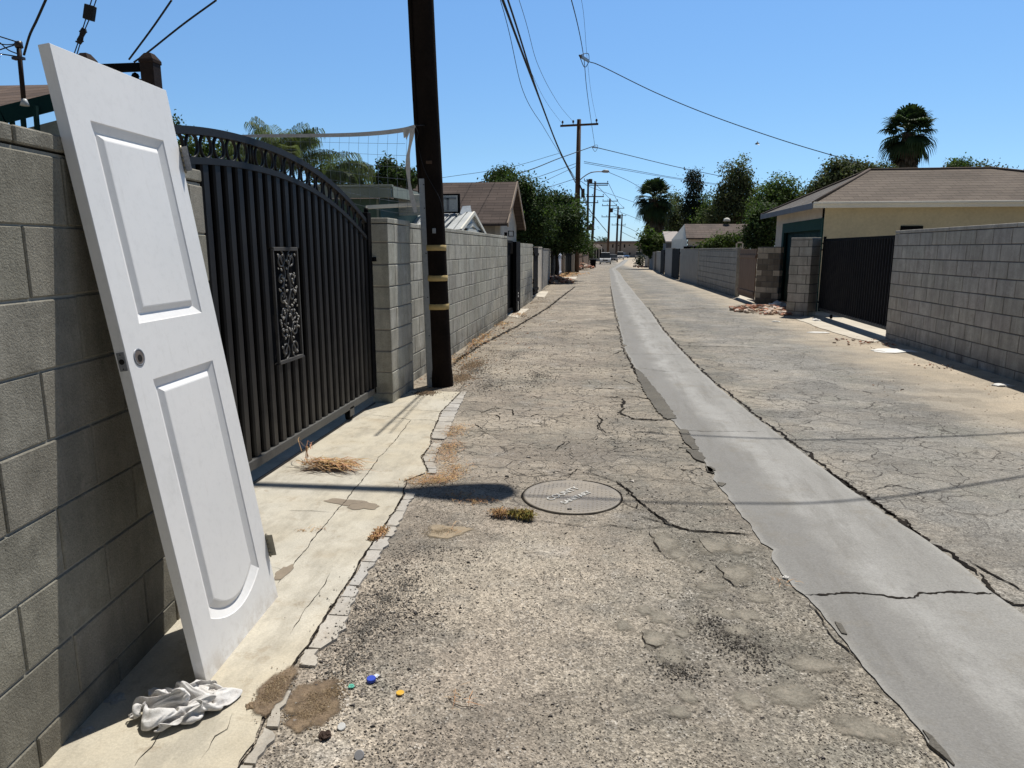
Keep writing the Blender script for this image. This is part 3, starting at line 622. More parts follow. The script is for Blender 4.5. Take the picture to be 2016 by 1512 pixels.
# ================================================================== WALLS
M_MORTAR = mat('mortar', (.27, .26, .235), (.2, .19, .17), bs=.5)
M_MORTAR_D = mat('mortar_dark', (.13, .125, .115), (.10, .095, .09), bs=.5)
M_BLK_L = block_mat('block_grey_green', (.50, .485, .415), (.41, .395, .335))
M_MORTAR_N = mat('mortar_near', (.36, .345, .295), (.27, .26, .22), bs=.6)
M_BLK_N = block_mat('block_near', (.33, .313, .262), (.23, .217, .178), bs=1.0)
M_BLK_R = block_mat('block_grey', (.44, .415, .37), (.38, .357, .318), stain=(.17, .15, .13), pits=False)
M_STUCCO_G = mat('stucco_grey', (.30, .29, .27), (.25, .24, .225), bs=.6)
def block_wall(name, label, p0, p1, H, m, mm=None, off=0.0, thick=.15, z0=-.1, rh=.2, bl=.4, joint=.011, cap=True, seed=0, var=.08, side=1, cat='wall', group=None, parent=None):
    """running bond block wall from p0 to p1 (2-D, front face line; thickness grows to the left of the direction * side)"""
    r = random.Random(seed * 13 + 1)
    a, b = V((*p0[:2], 0)), V((*p1[:2], 0)); d = (b - a); L = d.length; d.normalize(); nrm = V((-d.y, d.x, 0)) * side
    M = Matrix((d, nrm, V((0, 0, 1)))).transposed().to_4x4(); M.translation = a
    core = MB(); top = H - (.05 if cap else 0)
    core.box((.006, .006, -.1), (L - .006, thick - .006, top - .004), M)
    blk = MB(); k = 0; z = z0
    while z < top - .02:
        z1, z2 = z + joint / 2, min(z + rh, top) - joint / 2
        if z2 > 0.0 and z2 - z1 > .03:
            s = off - (bl / 2 if k % 2 else 0) - bl * 4
            while s < L:
                s0, s1 = max(s + joint / 2, 0), min(s + bl - joint / 2, L)
                if s1 - s0 > .03:
                    t = (r.choice((.45, .55, .6, 1.25, 1.4)) if var > .4 else 1 + r.uniform(-var, var)); dz = r.uniform(-.0015, .0015)
                    tn = (t * r.uniform(.99, 1.02), t, t * r.uniform(.97, 1.01)); e = r.uniform(-.0012, .0012)
                    blk.cbox((s0, e, z1 + dz), (s1, thick + e, z2 + dz), .004, M, tn)
                s += bl
        z += rh; k += 1
    if cap:
        s = -.2 * (seed % 2)
        while s < L:
            s0, s1 = max(s + .004, 0), min(s + .4 - .004, L)
            if s1 - s0 > .03: t = 1 + r.uniform(-var, var); blk.cbox((s0, -.002, top + .003), (s1, thick + .002, H), .005, M, (t, t, t))
            s += .4
    t = thing(name, label, cat, tuple(a), group)
    part(blk, 'blockwork', m, t); part(core, 'mortar', mm or M_MORTAR, t)
    return t
# near wall: passes the measured foot points and turns back towards the gate
NA, NB = V((-1.03, -2.6, 0)), V((-1.705, 2.87, 0))
nd = (V((-1.60, 2.2, 0)) - V((-1.525, 1.566, 0))).normalized(); NB = V((-1.525, 1.566, 0)) + nd * ((2.87 - 1.566) / nd.y); NA = V((-1.525, 1.566, 0)) - nd * 5.2
shift = V((-nd.y, nd.x, 0)) * .012; NA += shift; NB += shift
Ln = (NB - NA).length; s_joint = Ln - (2.87 - 1.755) / nd.y
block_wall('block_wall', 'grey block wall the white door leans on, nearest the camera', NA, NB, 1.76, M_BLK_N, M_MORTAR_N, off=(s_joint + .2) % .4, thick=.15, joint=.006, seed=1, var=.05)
# pier beside the gate and wall behind the utility pole
block_wall('block_pillar', 'grey block pillar at the far end of the tall black gate', (-1.975, 6.34), (-1.975, 7.08), 1.72, M_BLK_L, thick=.2, seed=3, off=.2)
block_wall('block_wall', 'weathered block wall between the utility pole and the narrow black gate', (-2.09, 7.095), (-2.09, 15.05), 1.715, M_BLK_L, seed=2, off=.1, var=.1)
block_wall('block_wall', 'short pale block wall just past the narrow black gate', (-2.09, 17.0), (-2.09, 20.3), 1.6, M_BLK_L, seed=5, cap=False)
# right side
block_wall('block_wall', 'long grey block wall at the right edge with dark joints', (4.55, 12.2), (4.6, 1.5), 1.735, M_BLK_R, M_MORTAR_D, seed=7, off=.12, side=1, joint=.013, var=.03)
block_wall('block_pillar', 'squat grey block pillar left of the right hand black gate', (4.0, 16.48), (4.37, 16.17), 1.70, M_BLK_R, M_MORTAR_D, seed=8, thick=.42, joint=.014, cap=True)
M_BLK_M = block_mat('block_mixed', (.36, .31, .25), (.29, .25, .20), stain=(.2, .15, .12), pits=False)
block_wall('brick_wall', 'patchwork wall of tan and dark brown blocks beside the green garage door', G(1485, 597), G(1530, 600), 1.52, M_BLK_M, M_MORTAR_D, seed=9, var=.42, thick=.15, rh=.15, z0=0, bl=.33, cap=False)
# ================================================================== FOREGROUND
# ---- leaning white door (door frame: u across 0..0.61, v up 0..2.03, w out of the face)
def white_paint():
    g = NG('white_paint')
    c = g.mix(g.ramp(g.noise(2, 4), .35, .65), (.84, .83, .81), (.79, .785, .77))
    c = g.scale(c, g.ramp(g.noise(35, 4, .7), .28, .5, .94, 1.0)); c = g.mix(g.ramp(g.noise(3.5, 6, .75), .60, .72, 0, .22), c, (.50, .49, .46))
    sm = g.ramp(g.noise(9, 5, .7, g.vmul(g.pos, (1, 1, .4))), .62, .78, 0, .18); c = g.mix(sm, c, (.55, .52, .47))
    sp = g.math('MULTIPLY', g.ramp(g.voro(55), .03, .06, 1, 0), g.ramp(g.noise(14, 2), .6, .66)); c = g.mix(g.math('MULTIPLY', sp, .6), c, (.35, .3, .25))
    z = g.sep()[2]; c = g.mix(g.math('MULTIPLY', g.ramp(z, .0, .12, .6, 0), g.ramp(g.noise(14, 5, .75), .38, .62)), c, (.42, .35, .27)); c = g.mix(g.math('MULTIPLY', g.ramp(g.noise(1, 5, .7, g.vmul(g.pos, (30, 30, 2.2))), .60, .70), .15), c, (.50, .47, .42))
    return g.done(c, .42, g.bump(g.noise(300, 2, .6, g.vmul(g.pos, (1, 1, .25))), .10, .001), 0, .4)
M_WHITE = white_paint()
M_STEEL = mat('dull_steel', (.33, .34, .36), (.20, .20, .20), rough=.5, metal=.5, bs=.2, sc2=120, var=.3)
M_BRASS = mat('tarnished_hinge', (.30, .27, .19), (.2, .19, .16), rough=.45, metal=.7, bs=.1)
M_HOLE = mat('dark_hole', (.012, .011, .01), bs=0)
O = G(410, 1352); O = V((-1.29, 1.98, .004)); BR_ = V((-1.33, 2.589, .004))
eu = (BR_ - O).normalized(); topd = V((-1.585, 1.955, 2.01)) - O
ev = (topd - eu * topd.dot(eu)).normalized(); ew = eu.cross(ev).normalized()
if ew.x < 0: ew = -ew
DM = Matrix((eu, ev, ew)).transposed().to_4x4(); DM.translation = O
W_, H_, T_ = .61, 2.03, .035
door = thing('door', 'white two panel interior door leaning upside down against the block wall', 'door', tuple(O))
slab = MB()
slab.cbox((0, 0, -T_), (W_, H_, -.0005), .0012)
# front skin with recessed panels, as a grid of rings
def ring_pts(u0, u1, v0, v1, arch, n=16):
    """closed outline: bottom (arched) edge from left to right, then up and back"""
    pts = []
    for i in range(n + 1):
        t = i / n; u = u0 + (u1 - u0) * t; pts.append((u, v0 - arch * (1 - (2 * t - 1) ** 2)))
    return pts + [(u1, v1), (u0, v1)]
def panel(mb, u0, u1, v0, v1, arch):
    offs = [(0, 0), (.003, -.003), (.028, -.0145), (.031, -.0150), (.049, -.0035), (.053, -.0025)]
    rings = []
    for o_, dpt in offs:
        rings.append([(u, v, dpt) for u, v in ring_pts(u0 + o_, u1 - o_, v0 + o_, v1 - o_, arch)])
    base = len(mb.v)
    for rg in rings: mb.v += [tuple(DM @ V(p)) for p in rg]
    n = len(rings[0])
    for k in range(len(rings) - 1):
        for i in range(n): j = (i + 1) % n; mb.face((base + k * n + i, base + k * n + j, base + (k + 1) * n + j, base + (k + 1) * n + i))
    mb.face(tuple(base + (len(rings) - 1) * n + i for i in range(n)))
    return base, n
# build the whole slab by hand: frame face with two openings
slab = MB()
P1 = (.105, .508, 1.212, 1.836, 0.0); P2 = (.108, .508, .182, 1.03, .064)
outer_ring = lambda: None
def face_strip(mb, pts): mb.poly([tuple(DM @ V((u, v, 0))) for u, v in pts])
fs = MB(); e = .0015
A = ring_pts(*P2)
face_strip(fs, [(e, H_ - e), (e, P1[3]), (W_ - e, P1[3]), (W_ - e, H_ - e)])
face_strip(fs, [(e, P1[3]), (e, P1[2]), (P1[0], P1[2]), (P1[0], P1[3])])
face_strip(fs, [(P1[1], P1[3]), (P1[1], P1[2]), (W_ - e, P1[2]), (W_ - e, P1[3])])
face_strip(fs, [(e, P1[2]), (e, P2[3]), (W_ - e, P2[3]), (W_ - e, P1[2])])
face_strip(fs, [(e, P2[3]), (e, P2[2]), (P2[0], P2[2]), (P2[0], P2[3])])
face_strip(fs, [(P2[1], P2[3]), (P2[1], P2[2]), (W_ - e, P2[2]), (W_ - e, P2[3])])
arc = A[:-2]
face_strip(fs, [(e, P2[2]), (e, e)] + [(P2[0], e), (P2[0], P2[2])])
face_strip(fs, [(P2[1], P2[2]), (P2[1], e), (W_ - e, e), (W_ - e, P2[2])])
for (a0, b0), (a1, b1) in zip(arc, arc[1:]): face_strip(fs, [(a0, b0), (a0, e), (a1, e), (a1, b1)])
panel(fs, *P1); panel(fs, *P2)
# sides and back
def q(*p): fs.poly([tuple(DM @ V(x)) for x in p])
q((e, e, 0), (e, H_ - e, 0), (0, H_, -e), (0, 0, -e)); q((0, 0, -e), (0, H_, -e), (0, H_, -T_), (0, 0, -T_))
q((W_ - e, H_ - e, 0), (W_ - e, e, 0), (W_, 0, -e), (W_, H_, -e)); q((W_, H_, -e), (W_, 0, -e), (W_, 0, -T_), (W_, H_, -T_))
q((e, H_ - e, 0), (W_ - e, H_ - e, 0), (W_, H_, -e), (0, H_, -e)); q((0, H_, -e), (W_, H_, -e), (W_, H_, -T_), (0, H_, -T_))
q((W_ - e, e, 0), (e, e, 0), (0, 0, -e), (W_, 0, -e)); q((W_, 0, -e), (0, 0, -e), (0, 0, -T_), (W_, 0, -T_))
q((0, 0, -T_), (0, H_, -T_), (W_, H_, -T_), (W_, 0, -T_))
part(fs, 'door_slab', M_WHITE, door)
# lock bore, latch plate, hinges
def dlathe(mb, prof, u, v, n=28):
    M2 = DM @ Matrix.Translation((u, v, 0)); b = len(mb.v)
    for r, z in prof:
        for k in range(n): a = 2 * math.pi * k / n; mb.v.append(tuple(M2 @ V((r * math.cos(a), r * math.sin(a), z))))
    for i in range(len(prof) - 1):
        for k in range(n): mb.face((b + i * n + k, b + i * n + (k + 1) % n, b + (i + 1) * n + (k + 1) % n, b + (i + 1) * n + k), smooth=True)
    e_ = b + (len(prof) - 1) * n; mb.face(tuple(e_ + k for k in range(n)))
mb = MB(); dlathe(mb, [(.0285, .0003), (.0275, .0022), (.0235, .0024), (.0225, .0012)], .062, 1.109); bore = part(mb, 'lock_rose', M_STEEL, door)
mb = MB(); dlathe(mb, [(.0225, .0013), (.0135, .0016)], .062, 1.109); part(mb, 'rose_centre', mat('worn_brown_metal', (.22, .18, .15), (.12, .10, .09), rough=.5, metal=.3), bore)
mb = MB(); dlathe(mb, [(.0115, .0022), (.010, .0022)], .063, 1.106); part(mb, 'spindle_hole', M_HOLE, bore)
mb = MB(); mb.cbox((-.0022, 1.077, -.030), (.0004, 1.135, -.005), .0008, DM); lp = part(mb, 'latch_plate', M_STEEL, door)
mb = MB()
MX = DM @ Matrix.Translation((-.0026, 1.106, -.0175)) @ Matrix.Rotation(math.radians(90), 4, 'Y')
for r_, vv in ((.0088, 0), (.002, .022), (.002, -.022)):
    b = len(mb.v); n = 16
    for k in range(n): a = 2 * math.pi * k / n; mb.v.append(tuple(MX @ V((r_ * math.cos(a), r_ * math.sin(a) + vv, 0))))
    mb.face(tuple(b + k for k in range(n)))
part(mb, 'latch_hole', M_HOLE, lp)
for v0, v1 in ((1.738, 1.827), (.185, .275)):
    mb = MB(); mb.cbox((W_ - .001, v0, -.030), (W_ + .0035, v1, .001), .0006, DM)
    mb.cbox((W_ + .002, v0, -.002), (W_ + .004, v1, .030), .0006, DM @ Matrix.Rotation(0, 4, 'Y'))
    h_ = part(mb, 'hinge', M_STEEL if v0 > 1 else M_BRASS, door)
    mb = MB()
    for k in range(5): a0 = v0 + (v1 - v0) * k / 5; mb.tube([DM @ V((W_ + .006, a0 + .0005, .003)), DM @ V((W_ + .006, a0 + (v1 - v0) / 5 - .0005, .003))], .0062, 10)
    mb.tube([DM @ V((W_ + .006, v0 - .006, .003)), DM @ V((W_ + .006, v1 + .006, .003))], .0035, 8); part(mb, 'hinge_knuckle', M_BRASS, h_)

# ---- white rag: a 50 x 50 grid of cloth, its draped shape stored as vertex data
RAG = (
-340,53,23,-314,51,7,-296,40,20,-309,27,10,-285,20,11,-263,20,22,-251,9,21,-236,12,9,-217,15,4,-199,16,8,-199,26,15,-179,33,9,-184,34,30,-198,22,30,-189,15,15,-186,3,5,-184,-7,14,-203,0,13,-205,-12,15,-198,-27,12,-174,-23,4,-181,-37,5,-175,-38,23,-166,-51,19,-137,-48,9,-90,-41,18,-64,-15,46,-27,-11,86,-51,-6,129,-48,-27,147,-33,-40,147,-27,-44,132,-50,-34,125,-93,-28,126,-131,-32,97,-188,-37,106,-227,-16,85,-263,2,99,-294,-12,91,-290,-3,72,-311,-8,58,-309,-25,43,-300,-42,14,-244,-36,15,-235,-62,0,-263,-62,30,-280,-75,38,-273,-84,34,-282,-95,33,-265,-114,46,
-316,57,30,-290,55,12,-312,41,7,-290,32,17,-268,26,7,-253,17,7,-243,19,23,-227,12,22,-212,16,17,-212,22,7,-194,24,4,-178,27,18,-193,41,24,-186,23,33,-181,10,25,-170,3,8,-188,4,17,-194,-3,26,-189,-15,24,-195,-14,7,-184,-26,15,-166,-31,9,-164,-40,14,-153,-45,28,-122,-37,14,-73,-29,27,-43,-11,68,-20,-3,117,-34,-15,159,-18,-35,169,5,-34,158,7,-42,150,-18,-33,144,-57,-26,131,-100,-23,104,-154,-39,110,-197,-15,95,-237,4,84,-275,-3,75,-284,-19,69,-295,-21,50,-298,-20,21,-274,-45,24,-219,-44,4,-232,-71,15,-258,-67,42,-277,-70,24,-284,-81,30,-282,-98,23,-269,-111,54,
-286,60,38,-298,46,29,-287,46,7,-269,35,10,-251,27,20,-235,25,7,-225,23,18,-227,19,33,-211,21,29,-212,27,19,-203,31,5,-173,31,8,-175,41,30,-178,20,23,-166,5,32,-164,14,11,-168,1,20,-171,-6,34,-168,-11,17,-185,-21,22,-164,-23,17,-172,-32,23,-154,-35,24,-131,-39,32,-108,-23,16,-57,-16,45,-53,-2,96,-31,3,147,0,-23,164,16,-40,175,23,-49,160,33,-37,161,12,-28,146,-27,-19,135,-74,-14,111,-133,-23,105,-187,-32,87,-223,-13,71,-246,3,57,-271,-4,49,-264,-12,35,-268,-29,47,-242,-30,19,-220,-59,31,-231,-85,39,-248,-70,15,-263,-74,7,-279,-71,15,-295,-89,22,-287,-109,43,
-302,63,15,-283,55,26,-265,51,11,-260,41,23,-249,35,6,-230,35,14,-227,34,28,-225,30,40,-213,24,42,-212,30,32,-204,36,17,-181,39,4,-161,42,28,-164,22,15,-151,10,30,-147,8,7,-152,-4,14,-158,-15,27,-181,-13,32,-177,-25,37,-158,-22,34,-163,-31,38,-146,-39,40,-128,-25,34,-88,-11,28,-40,-7,62,-37,11,114,-3,-3,155,26,-28,171,43,-47,176,39,-58,168,35,-48,156,23,-36,140,-8,-21,131,-54,-17,104,-110,-18,92,-160,-25,76,-206,-29,61,-220,-12,47,-238,-15,34,-229,-27,44,-232,-32,20,-250,-54,34,-231,-81,49,-265,-80,25,-244,-93,24,-255,-97,15,-271,-87,16,-292,-73,8,-292,-89,38,
-278,76,9,-271,61,8,-252,57,22,-253,46,10,-246,37,23,-228,41,28,-214,42,37,-206,39,46,-201,32,51,-194,28,42,-206,41,31,-186,47,15,-151,39,15,-170,24,29,-136,16,18,-154,4,23,-136,-4,24,-150,-7,38,-173,-7,47,-170,-21,52,-159,-29,48,-143,-28,48,-140,-24,31,-109,-14,45,-57,-7,43,-24,5,82,-12,12,135,26,-9,162,48,-32,172,57,-48,166,57,-60,163,35,-58,152,17,-43,142,-12,-29,135,-54,-25,112,-97,-25,88,-138,-25,67,-179,-20,62,-191,-20,39,-203,-24,26,-202,-37,21,-213,-52,36,-234,-62,67,-278,-68,52,-255,-90,53,-257,-107,50,-254,-111,39,-267,-107,28,-272,-92,10,-303,-74,16,
-260,79,29,-264,76,10,-256,60,6,-238,50,13,-240,44,34,-222,38,44,-209,46,53,-191,46,57,-181,40,55,-188,31,61,-187,35,39,-191,54,27,-154,49,24,-154,28,14,-133,24,33,-135,10,16,-126,4,34,-150,6,40,-163,1,57,-155,-11,62,-161,-16,48,-147,-14,40,-124,-9,37,-89,0,40,-39,5,53,-17,17,101,17,3,136,50,-14,158,60,-35,161,65,-49,156,49,-50,157,42,-57,139,7,-49,138,-11,-32,126,-53,-33,113,-98,-29,99,-137,-29,80,-169,-33,63,-188,-34,49,-191,-40,37,-213,-38,49,-242,-48,60,-273,-59,76,-269,-85,69,-240,-99,69,-227,-111,57,-222,-114,43,-234,-111,27,-264,-114,15,-292,-98,9,
-241,70,38,-262,72,27,-263,65,19,-240,59,20,-225,47,35,-230,40,55,-205,36,60,-192,38,73,-177,37,74,-165,33,68,-173,27,50,-175,49,42,-162,59,11,-140,41,17,-121,23,14,-115,7,28,-119,-5,17,-125,-2,37,-141,7,49,-138,-5,48,-137,-14,61,-119,-17,54,-97,-5,54,-66,7,56,-22,17,67,8,14,109,25,-12,137,66,-20,151,53,-38,149,56,-49,146,43,-43,148,30,-50,131,-3,-48,126,-13,-26,114,-52,-35,103,-97,-38,97,-137,-36,83,-161,-40,62,-174,-40,47,-191,-42,53,-213,-45,65,-248,-48,79,-263,-69,91,-267,-93,88,-260,-110,72,-250,-122,60,-241,-126,50,-233,-126,35,-231,-117,16,-253,-103,9,
-221,73,35,-245,73,25,-252,71,15,-245,65,29,-236,51,43,-225,46,65,-207,34,73,-186,27,81,-170,28,90,-170,21,80,-154,31,66,-167,32,39,-158,55,36,-131,56,8,-120,40,23,-109,25,17,-105,11,6,-98,4,25,-109,3,45,-127,8,57,-115,0,64,-96,-9,69,-68,-4,67,-47,19,68,1,30,82,14,-2,109,37,-23,135,77,-29,148,70,-42,152,61,-42,139,47,-48,136,25,-38,129,-3,-44,112,-23,-26,103,-61,-27,97,-96,-41,85,-134,-44,79,-165,-46,66,-173,-48,48,-191,-51,51,-212,-52,58,-232,-49,83,-251,-66,100,-255,-89,99,-252,-108,88,-245,-123,76,-231,-129,63,-220,-128,49,-214,-121,32,-224,-107,17,
-218,80,40,-243,82,29,-243,77,14,-237,64,18,-229,58,43,-219,52,69,-204,37,87,-192,24,95,-174,17,98,-158,25,96,-156,18,80,-157,19,53,-151,41,54,-127,54,40,-119,59,12,-108,44,5,-97,31,13,-78,19,10,-90,20,30,-96,19,52,-86,10,58,-79,7,77,-49,8,80,-28,28,83,16,22,96,30,-12,111,51,-31,134,84,-37,148,74,-49,148,70,-49,134,55,-45,125,33,-37,115,1,-32,113,-25,-31,94,-62,-29,87,-106,-33,85,-137,-38,69,-152,-52,59,-172,-58,53,-180,-57,40,-197,-60,51,-220,-59,68,-226,-55,96,-242,-73,108,-240,-94,102,-235,-112,92,-225,-120,75,-217,-122,59,-208,-118,44,-208,-106,28,
-236,81,45,-243,91,29,-234,83,21,-230,68,12,-218,58,36,-204,52,68,-193,41,95,-184,23,112,-164,13,113,-145,17,109,-131,20,92,-151,11,79,-144,18,55,-134,32,36,-108,38,26,-100,52,38,-93,54,19,-77,40,18,-57,28,22,-67,30,44,-60,22,60,-61,22,81,-38,16,94,-5,29,95,29,15,106,41,-17,109,60,-37,129,90,-43,144,83,-56,146,65,-57,141,48,-55,130,33,-49,113,12,-38,103,-19,-42,93,-60,-40,94,-96,-35,75,-132,-40,59,-159,-48,45,-154,-62,43,-165,-70,43,-174,-67,32,-198,-66,40,-210,-67,63,-212,-55,87,-223,-68,110,-224,-88,99,-241,-101,83,-219,-109,69,-205,-111,53,-196,-109,35,
-262,90,42,-271,90,24,-254,86,11,-225,76,6,-208,62,32,-191,51,65,-176,40,98,-172,25,123,-151,10,130,-140,4,114,-128,3,98,-114,6,79,-124,23,77,-133,16,60,-107,23,47,-86,31,44,-75,42,35,-67,58,23,-74,40,29,-43,36,37,-45,30,60,-47,31,81,-31,24,97,4,28,105,28,8,115,54,-16,108,65,-38,121,93,-45,134,79,-54,133,70,-64,135,55,-62,125,34,-59,116,19,-49,101,-14,-48,106,-54,-50,96,-82,-42,67,-127,-49,62,-155,-51,33,-154,-70,25,-149,-83,31,-157,-90,34,-164,-84,20,-189,-79,24,-191,-77,52,-193,-59,68,-201,-57,99,-209,-79,91,-235,-87,72,-219,-97,51,-196,-103,46,
-276,103,20,-255,107,24,-262,98,7,-227,87,6,-199,69,28,-178,54,60,-165,36,92,-156,28,126,-133,14,129,-123,0,123,-109,0,106,-93,5,92,-95,20,86,-104,19,65,-129,31,61,-112,39,44,-84,46,50,-55,52,42,-74,47,15,-43,45,33,-52,39,56,-37,36,75,-29,34,94,-8,32,113,21,14,124,48,-10,122,72,-28,128,94,-42,119,84,-54,119,72,-61,121,64,-70,119,46,-66,111,29,-59,98,-1,-58,107,-37,-58,90,-71,-49,61,-121,-41,54,-142,-55,22,-141,-79,13,-139,-97,11,-133,-108,24,-146,-113,25,-155,-104,11,-181,-100,15,-176,-86,37,-172,-68,58,-179,-50,84,-189,-75,73,-221,-93,80,-200,-106,63,
-267,121,39,-282,118,28,-267,114,6,-229,100,7,-199,81,31,-198,59,61,-163,47,90,-145,37,124,-134,17,117,-111,9,122,-93,3,114,-88,14,100,-74,19,87,-87,23,73,-112,29,58,-126,47,50,-89,49,41,-57,61,47,-55,52,20,-48,52,40,-32,41,52,-45,45,73,-29,46,88,-3,38,95,21,28,114,49,8,122,76,-13,124,81,-32,107,67,-45,117,62,-54,113,72,-62,109,57,-68,100,31,-69,91,12,-56,95,-23,-54,80,-64,-41,66,-117,-35,47,-130,-58,16,-126,-86,12,-126,-110,16,-118,-123,6,-110,-124,23,-126,-125,14,-149,-123,8,-173,-116,20,-163,-98,39,-161,-75,59,-157,-55,88,-182,-81,86,-213,-102,86,
-297,131,28,-278,134,38,-268,129,11,-228,115,12,-214,93,41,-184,68,47,-170,63,86,-157,40,103,-124,31,119,-117,17,107,-101,17,116,-88,23,106,-75,29,92,-76,30,68,-96,35,52,-123,53,56,-95,59,35,-59,68,36,-35,54,24,-29,57,53,-7,45,60,-33,39,53,-17,46,66,-9,53,84,17,42,94,42,23,103,67,2,105,95,-15,109,70,-31,105,60,-44,100,75,-53,99,63,-61,91,40,-65,82,19,-53,87,-20,-47,72,-70,-34,75,-107,-34,39,-116,-61,14,-121,-91,23,-110,-113,7,-97,-129,10,-106,-136,4,-110,-140,16,-128,-140,9,-150,-135,17,-173,-122,29,-175,-99,47,-152,-81,75,-169,-61,105,-206,-83,100,
-289,147,22,-299,142,41,-269,140,23,-227,128,24,-210,101,19,-175,83,33,-157,73,61,-163,63,95,-133,49,99,-111,37,112,-121,25,99,-104,27,90,-92,35,81,-82,41,59,-109,39,61,-98,56,53,-91,72,34,-59,67,14,-25,62,33,-30,41,39,4,33,43,-14,22,48,-26,32,48,-13,36,65,7,51,70,14,30,82,32,9,95,71,-3,94,91,-21,91,83,-37,93,73,-47,84,55,-51,93,49,-55,74,17,-56,76,-20,-44,83,-67,-27,71,-96,-36,31,-107,-67,14,-112,-95,33,-97,-115,7,-88,-133,2,-93,-142,7,-104,-149,10,-112,-145,19,-133,-146,21,-148,-132,31,-179,-120,40,-176,-97,62,-154,-82,98,-200,-66,114,
-312,152,27,-295,154,46,-261,147,38,-241,127,42,-207,111,39,-173,103,22,-175,95,53,-156,88,79,-140,77,100,-114,63,100,-130,47,88,-132,38,76,-118,37,64,-113,41,79,-84,47,62,-70,63,45,-65,80,30,-25,74,13,-32,49,13,-13,30,17,-28,18,36,-49,25,31,-59,19,41,-44,21,52,-18,30,66,18,43,55,44,27,77,36,1,91,63,-17,102,73,-28,80,59,-38,91,56,-46,78,36,-51,84,10,-47,72,-26,-34,79,-68,-24,60,-92,-46,31,-104,-75,11,-100,-100,34,-96,-122,14,-75,-137,6,-80,-148,6,-91,-154,14,-108,-153,19,-123,-152,26,-140,-144,35,-162,-131,45,-190,-111,56,-178,-90,84,-170,-68,118,
-307,162,18,-281,158,31,-253,155,49,-229,137,44,-207,123,56,-188,121,32,-163,108,26,-146,98,45,-126,93,67,-143,76,72,-114,74,86,-131,63,70,-115,59,77,-95,57,72,-66,59,61,-63,77,46,-32,71,35,-4,59,22,-8,33,4,-32,14,11,-62,19,23,-69,6,30,-54,1,24,-47,2,38,-25,14,45,3,22,66,47,36,51,55,16,81,53,-9,83,52,-29,94,59,-34,72,34,-39,74,22,-40,93,2,-33,74,-38,-21,73,-72,-35,49,-91,-51,13,-93,-84,10,-92,-107,35,-96,-126,21,-81,-139,14,-71,-148,14,-85,-150,25,-97,-154,31,-111,-151,35,-128,-146,42,-149,-135,52,-172,-118,58,-194,-102,84,-179,-81,115,
-295,171,23,-271,159,20,-248,150,34,-216,146,42,-198,134,61,-176,128,51,-175,126,30,-155,119,45,-129,109,42,-135,90,46,-119,75,57,-94,72,69,-103,70,50,-89,64,44,-81,74,55,-46,68,52,-10,63,41,-10,45,26,-9,20,15,-34,10,31,-53,6,8,-70,-5,8,-77,-9,22,-65,-10,32,-39,0,38,-14,9,62,16,31,44,63,25,68,69,2,83,65,-22,80,37,-27,76,40,-34,93,11,-25,97,-22,-24,89,-40,-32,58,-69,-35,23,-77,-64,6,-78,-89,24,-92,-110,21,-81,-124,27,-84,-135,25,-73,-147,28,-89,-142,25,-103,-145,25,-107,-142,36,-123,-138,41,-138,-130,52,-156,-117,59,-186,-111,83,-188,-93,115,
-284,167,34,-259,165,19,-240,149,24,-217,137,32,-188,131,47,-168,140,55,-163,128,47,-148,129,31,-151,113,29,-126,101,34,-112,84,43,-102,83,65,-84,75,65,-80,78,46,-64,81,40,-33,77,56,-19,58,52,-3,39,35,4,18,22,-30,1,30,-51,-4,7,-65,-14,20,-69,-17,7,-70,-23,23,-44,-13,34,-25,-1,58,-5,23,40,34,26,70,66,4,67,75,-14,78,41,-15,82,24,-25,85,4,-13,85,-27,-16,67,-37,-29,34,-56,-45,6,-55,-74,19,-72,-96,9,-82,-117,7,-68,-125,22,-75,-134,18,-80,-138,32,-96,-142,41,-97,-134,32,-112,-130,29,-128,-128,34,-131,-121,49,-147,-112,65,-176,-104,79,-174,-92,109,
-274,164,43,-248,165,27,-228,151,18,-209,144,31,-183,132,35,-167,142,44,-153,134,43,-164,131,22,-152,118,14,-132,103,19,-110,91,31,-95,82,52,-70,79,69,-64,83,52,-55,88,38,-29,82,41,-5,67,49,10,47,35,9,25,9,-12,2,22,-37,-7,4,-52,-19,20,-51,-16,3,-60,-25,9,-49,-24,32,-34,-9,56,-14,12,39,20,18,66,50,3,76,77,-11,67,48,-15,72,27,-22,72,6,-7,69,-15,-25,57,-26,-44,25,-71,-57,24,-72,-85,35,-77,-107,27,-66,-121,14,-64,-132,8,-63,-137,23,-69,-139,43,-89,-131,52,-95,-121,46,-111,-117,44,-126,-111,38,-144,-107,44,-160,-102,58,-162,-103,84,-163,-95,112,
-266,173,39,-240,164,38,-220,159,19,-201,147,25,-190,141,43,-173,148,33,-154,140,37,-160,137,20,-142,124,13,-126,107,15,-102,99,31,-82,84,44,-77,87,69,-52,83,64,-38,89,54,-27,92,34,-5,80,38,18,61,35,17,37,8,10,10,21,-20,-7,2,-40,-13,26,-35,-16,6,-45,-29,6,-42,-28,26,-27,-14,53,-8,8,37,24,19,57,38,-1,78,61,-8,63,64,-23,69,45,-11,66,22,-22,62,0,-30,39,-52,-39,38,-60,-72,33,-63,-100,33,-67,-118,29,-59,-118,5,-51,-129,5,-56,-131,27,-60,-132,54,-79,-115,61,-89,-103,59,-108,-99,63,-115,-110,68,-129,-100,71,-145,-94,78,-148,-97,98,-170,-106,110,
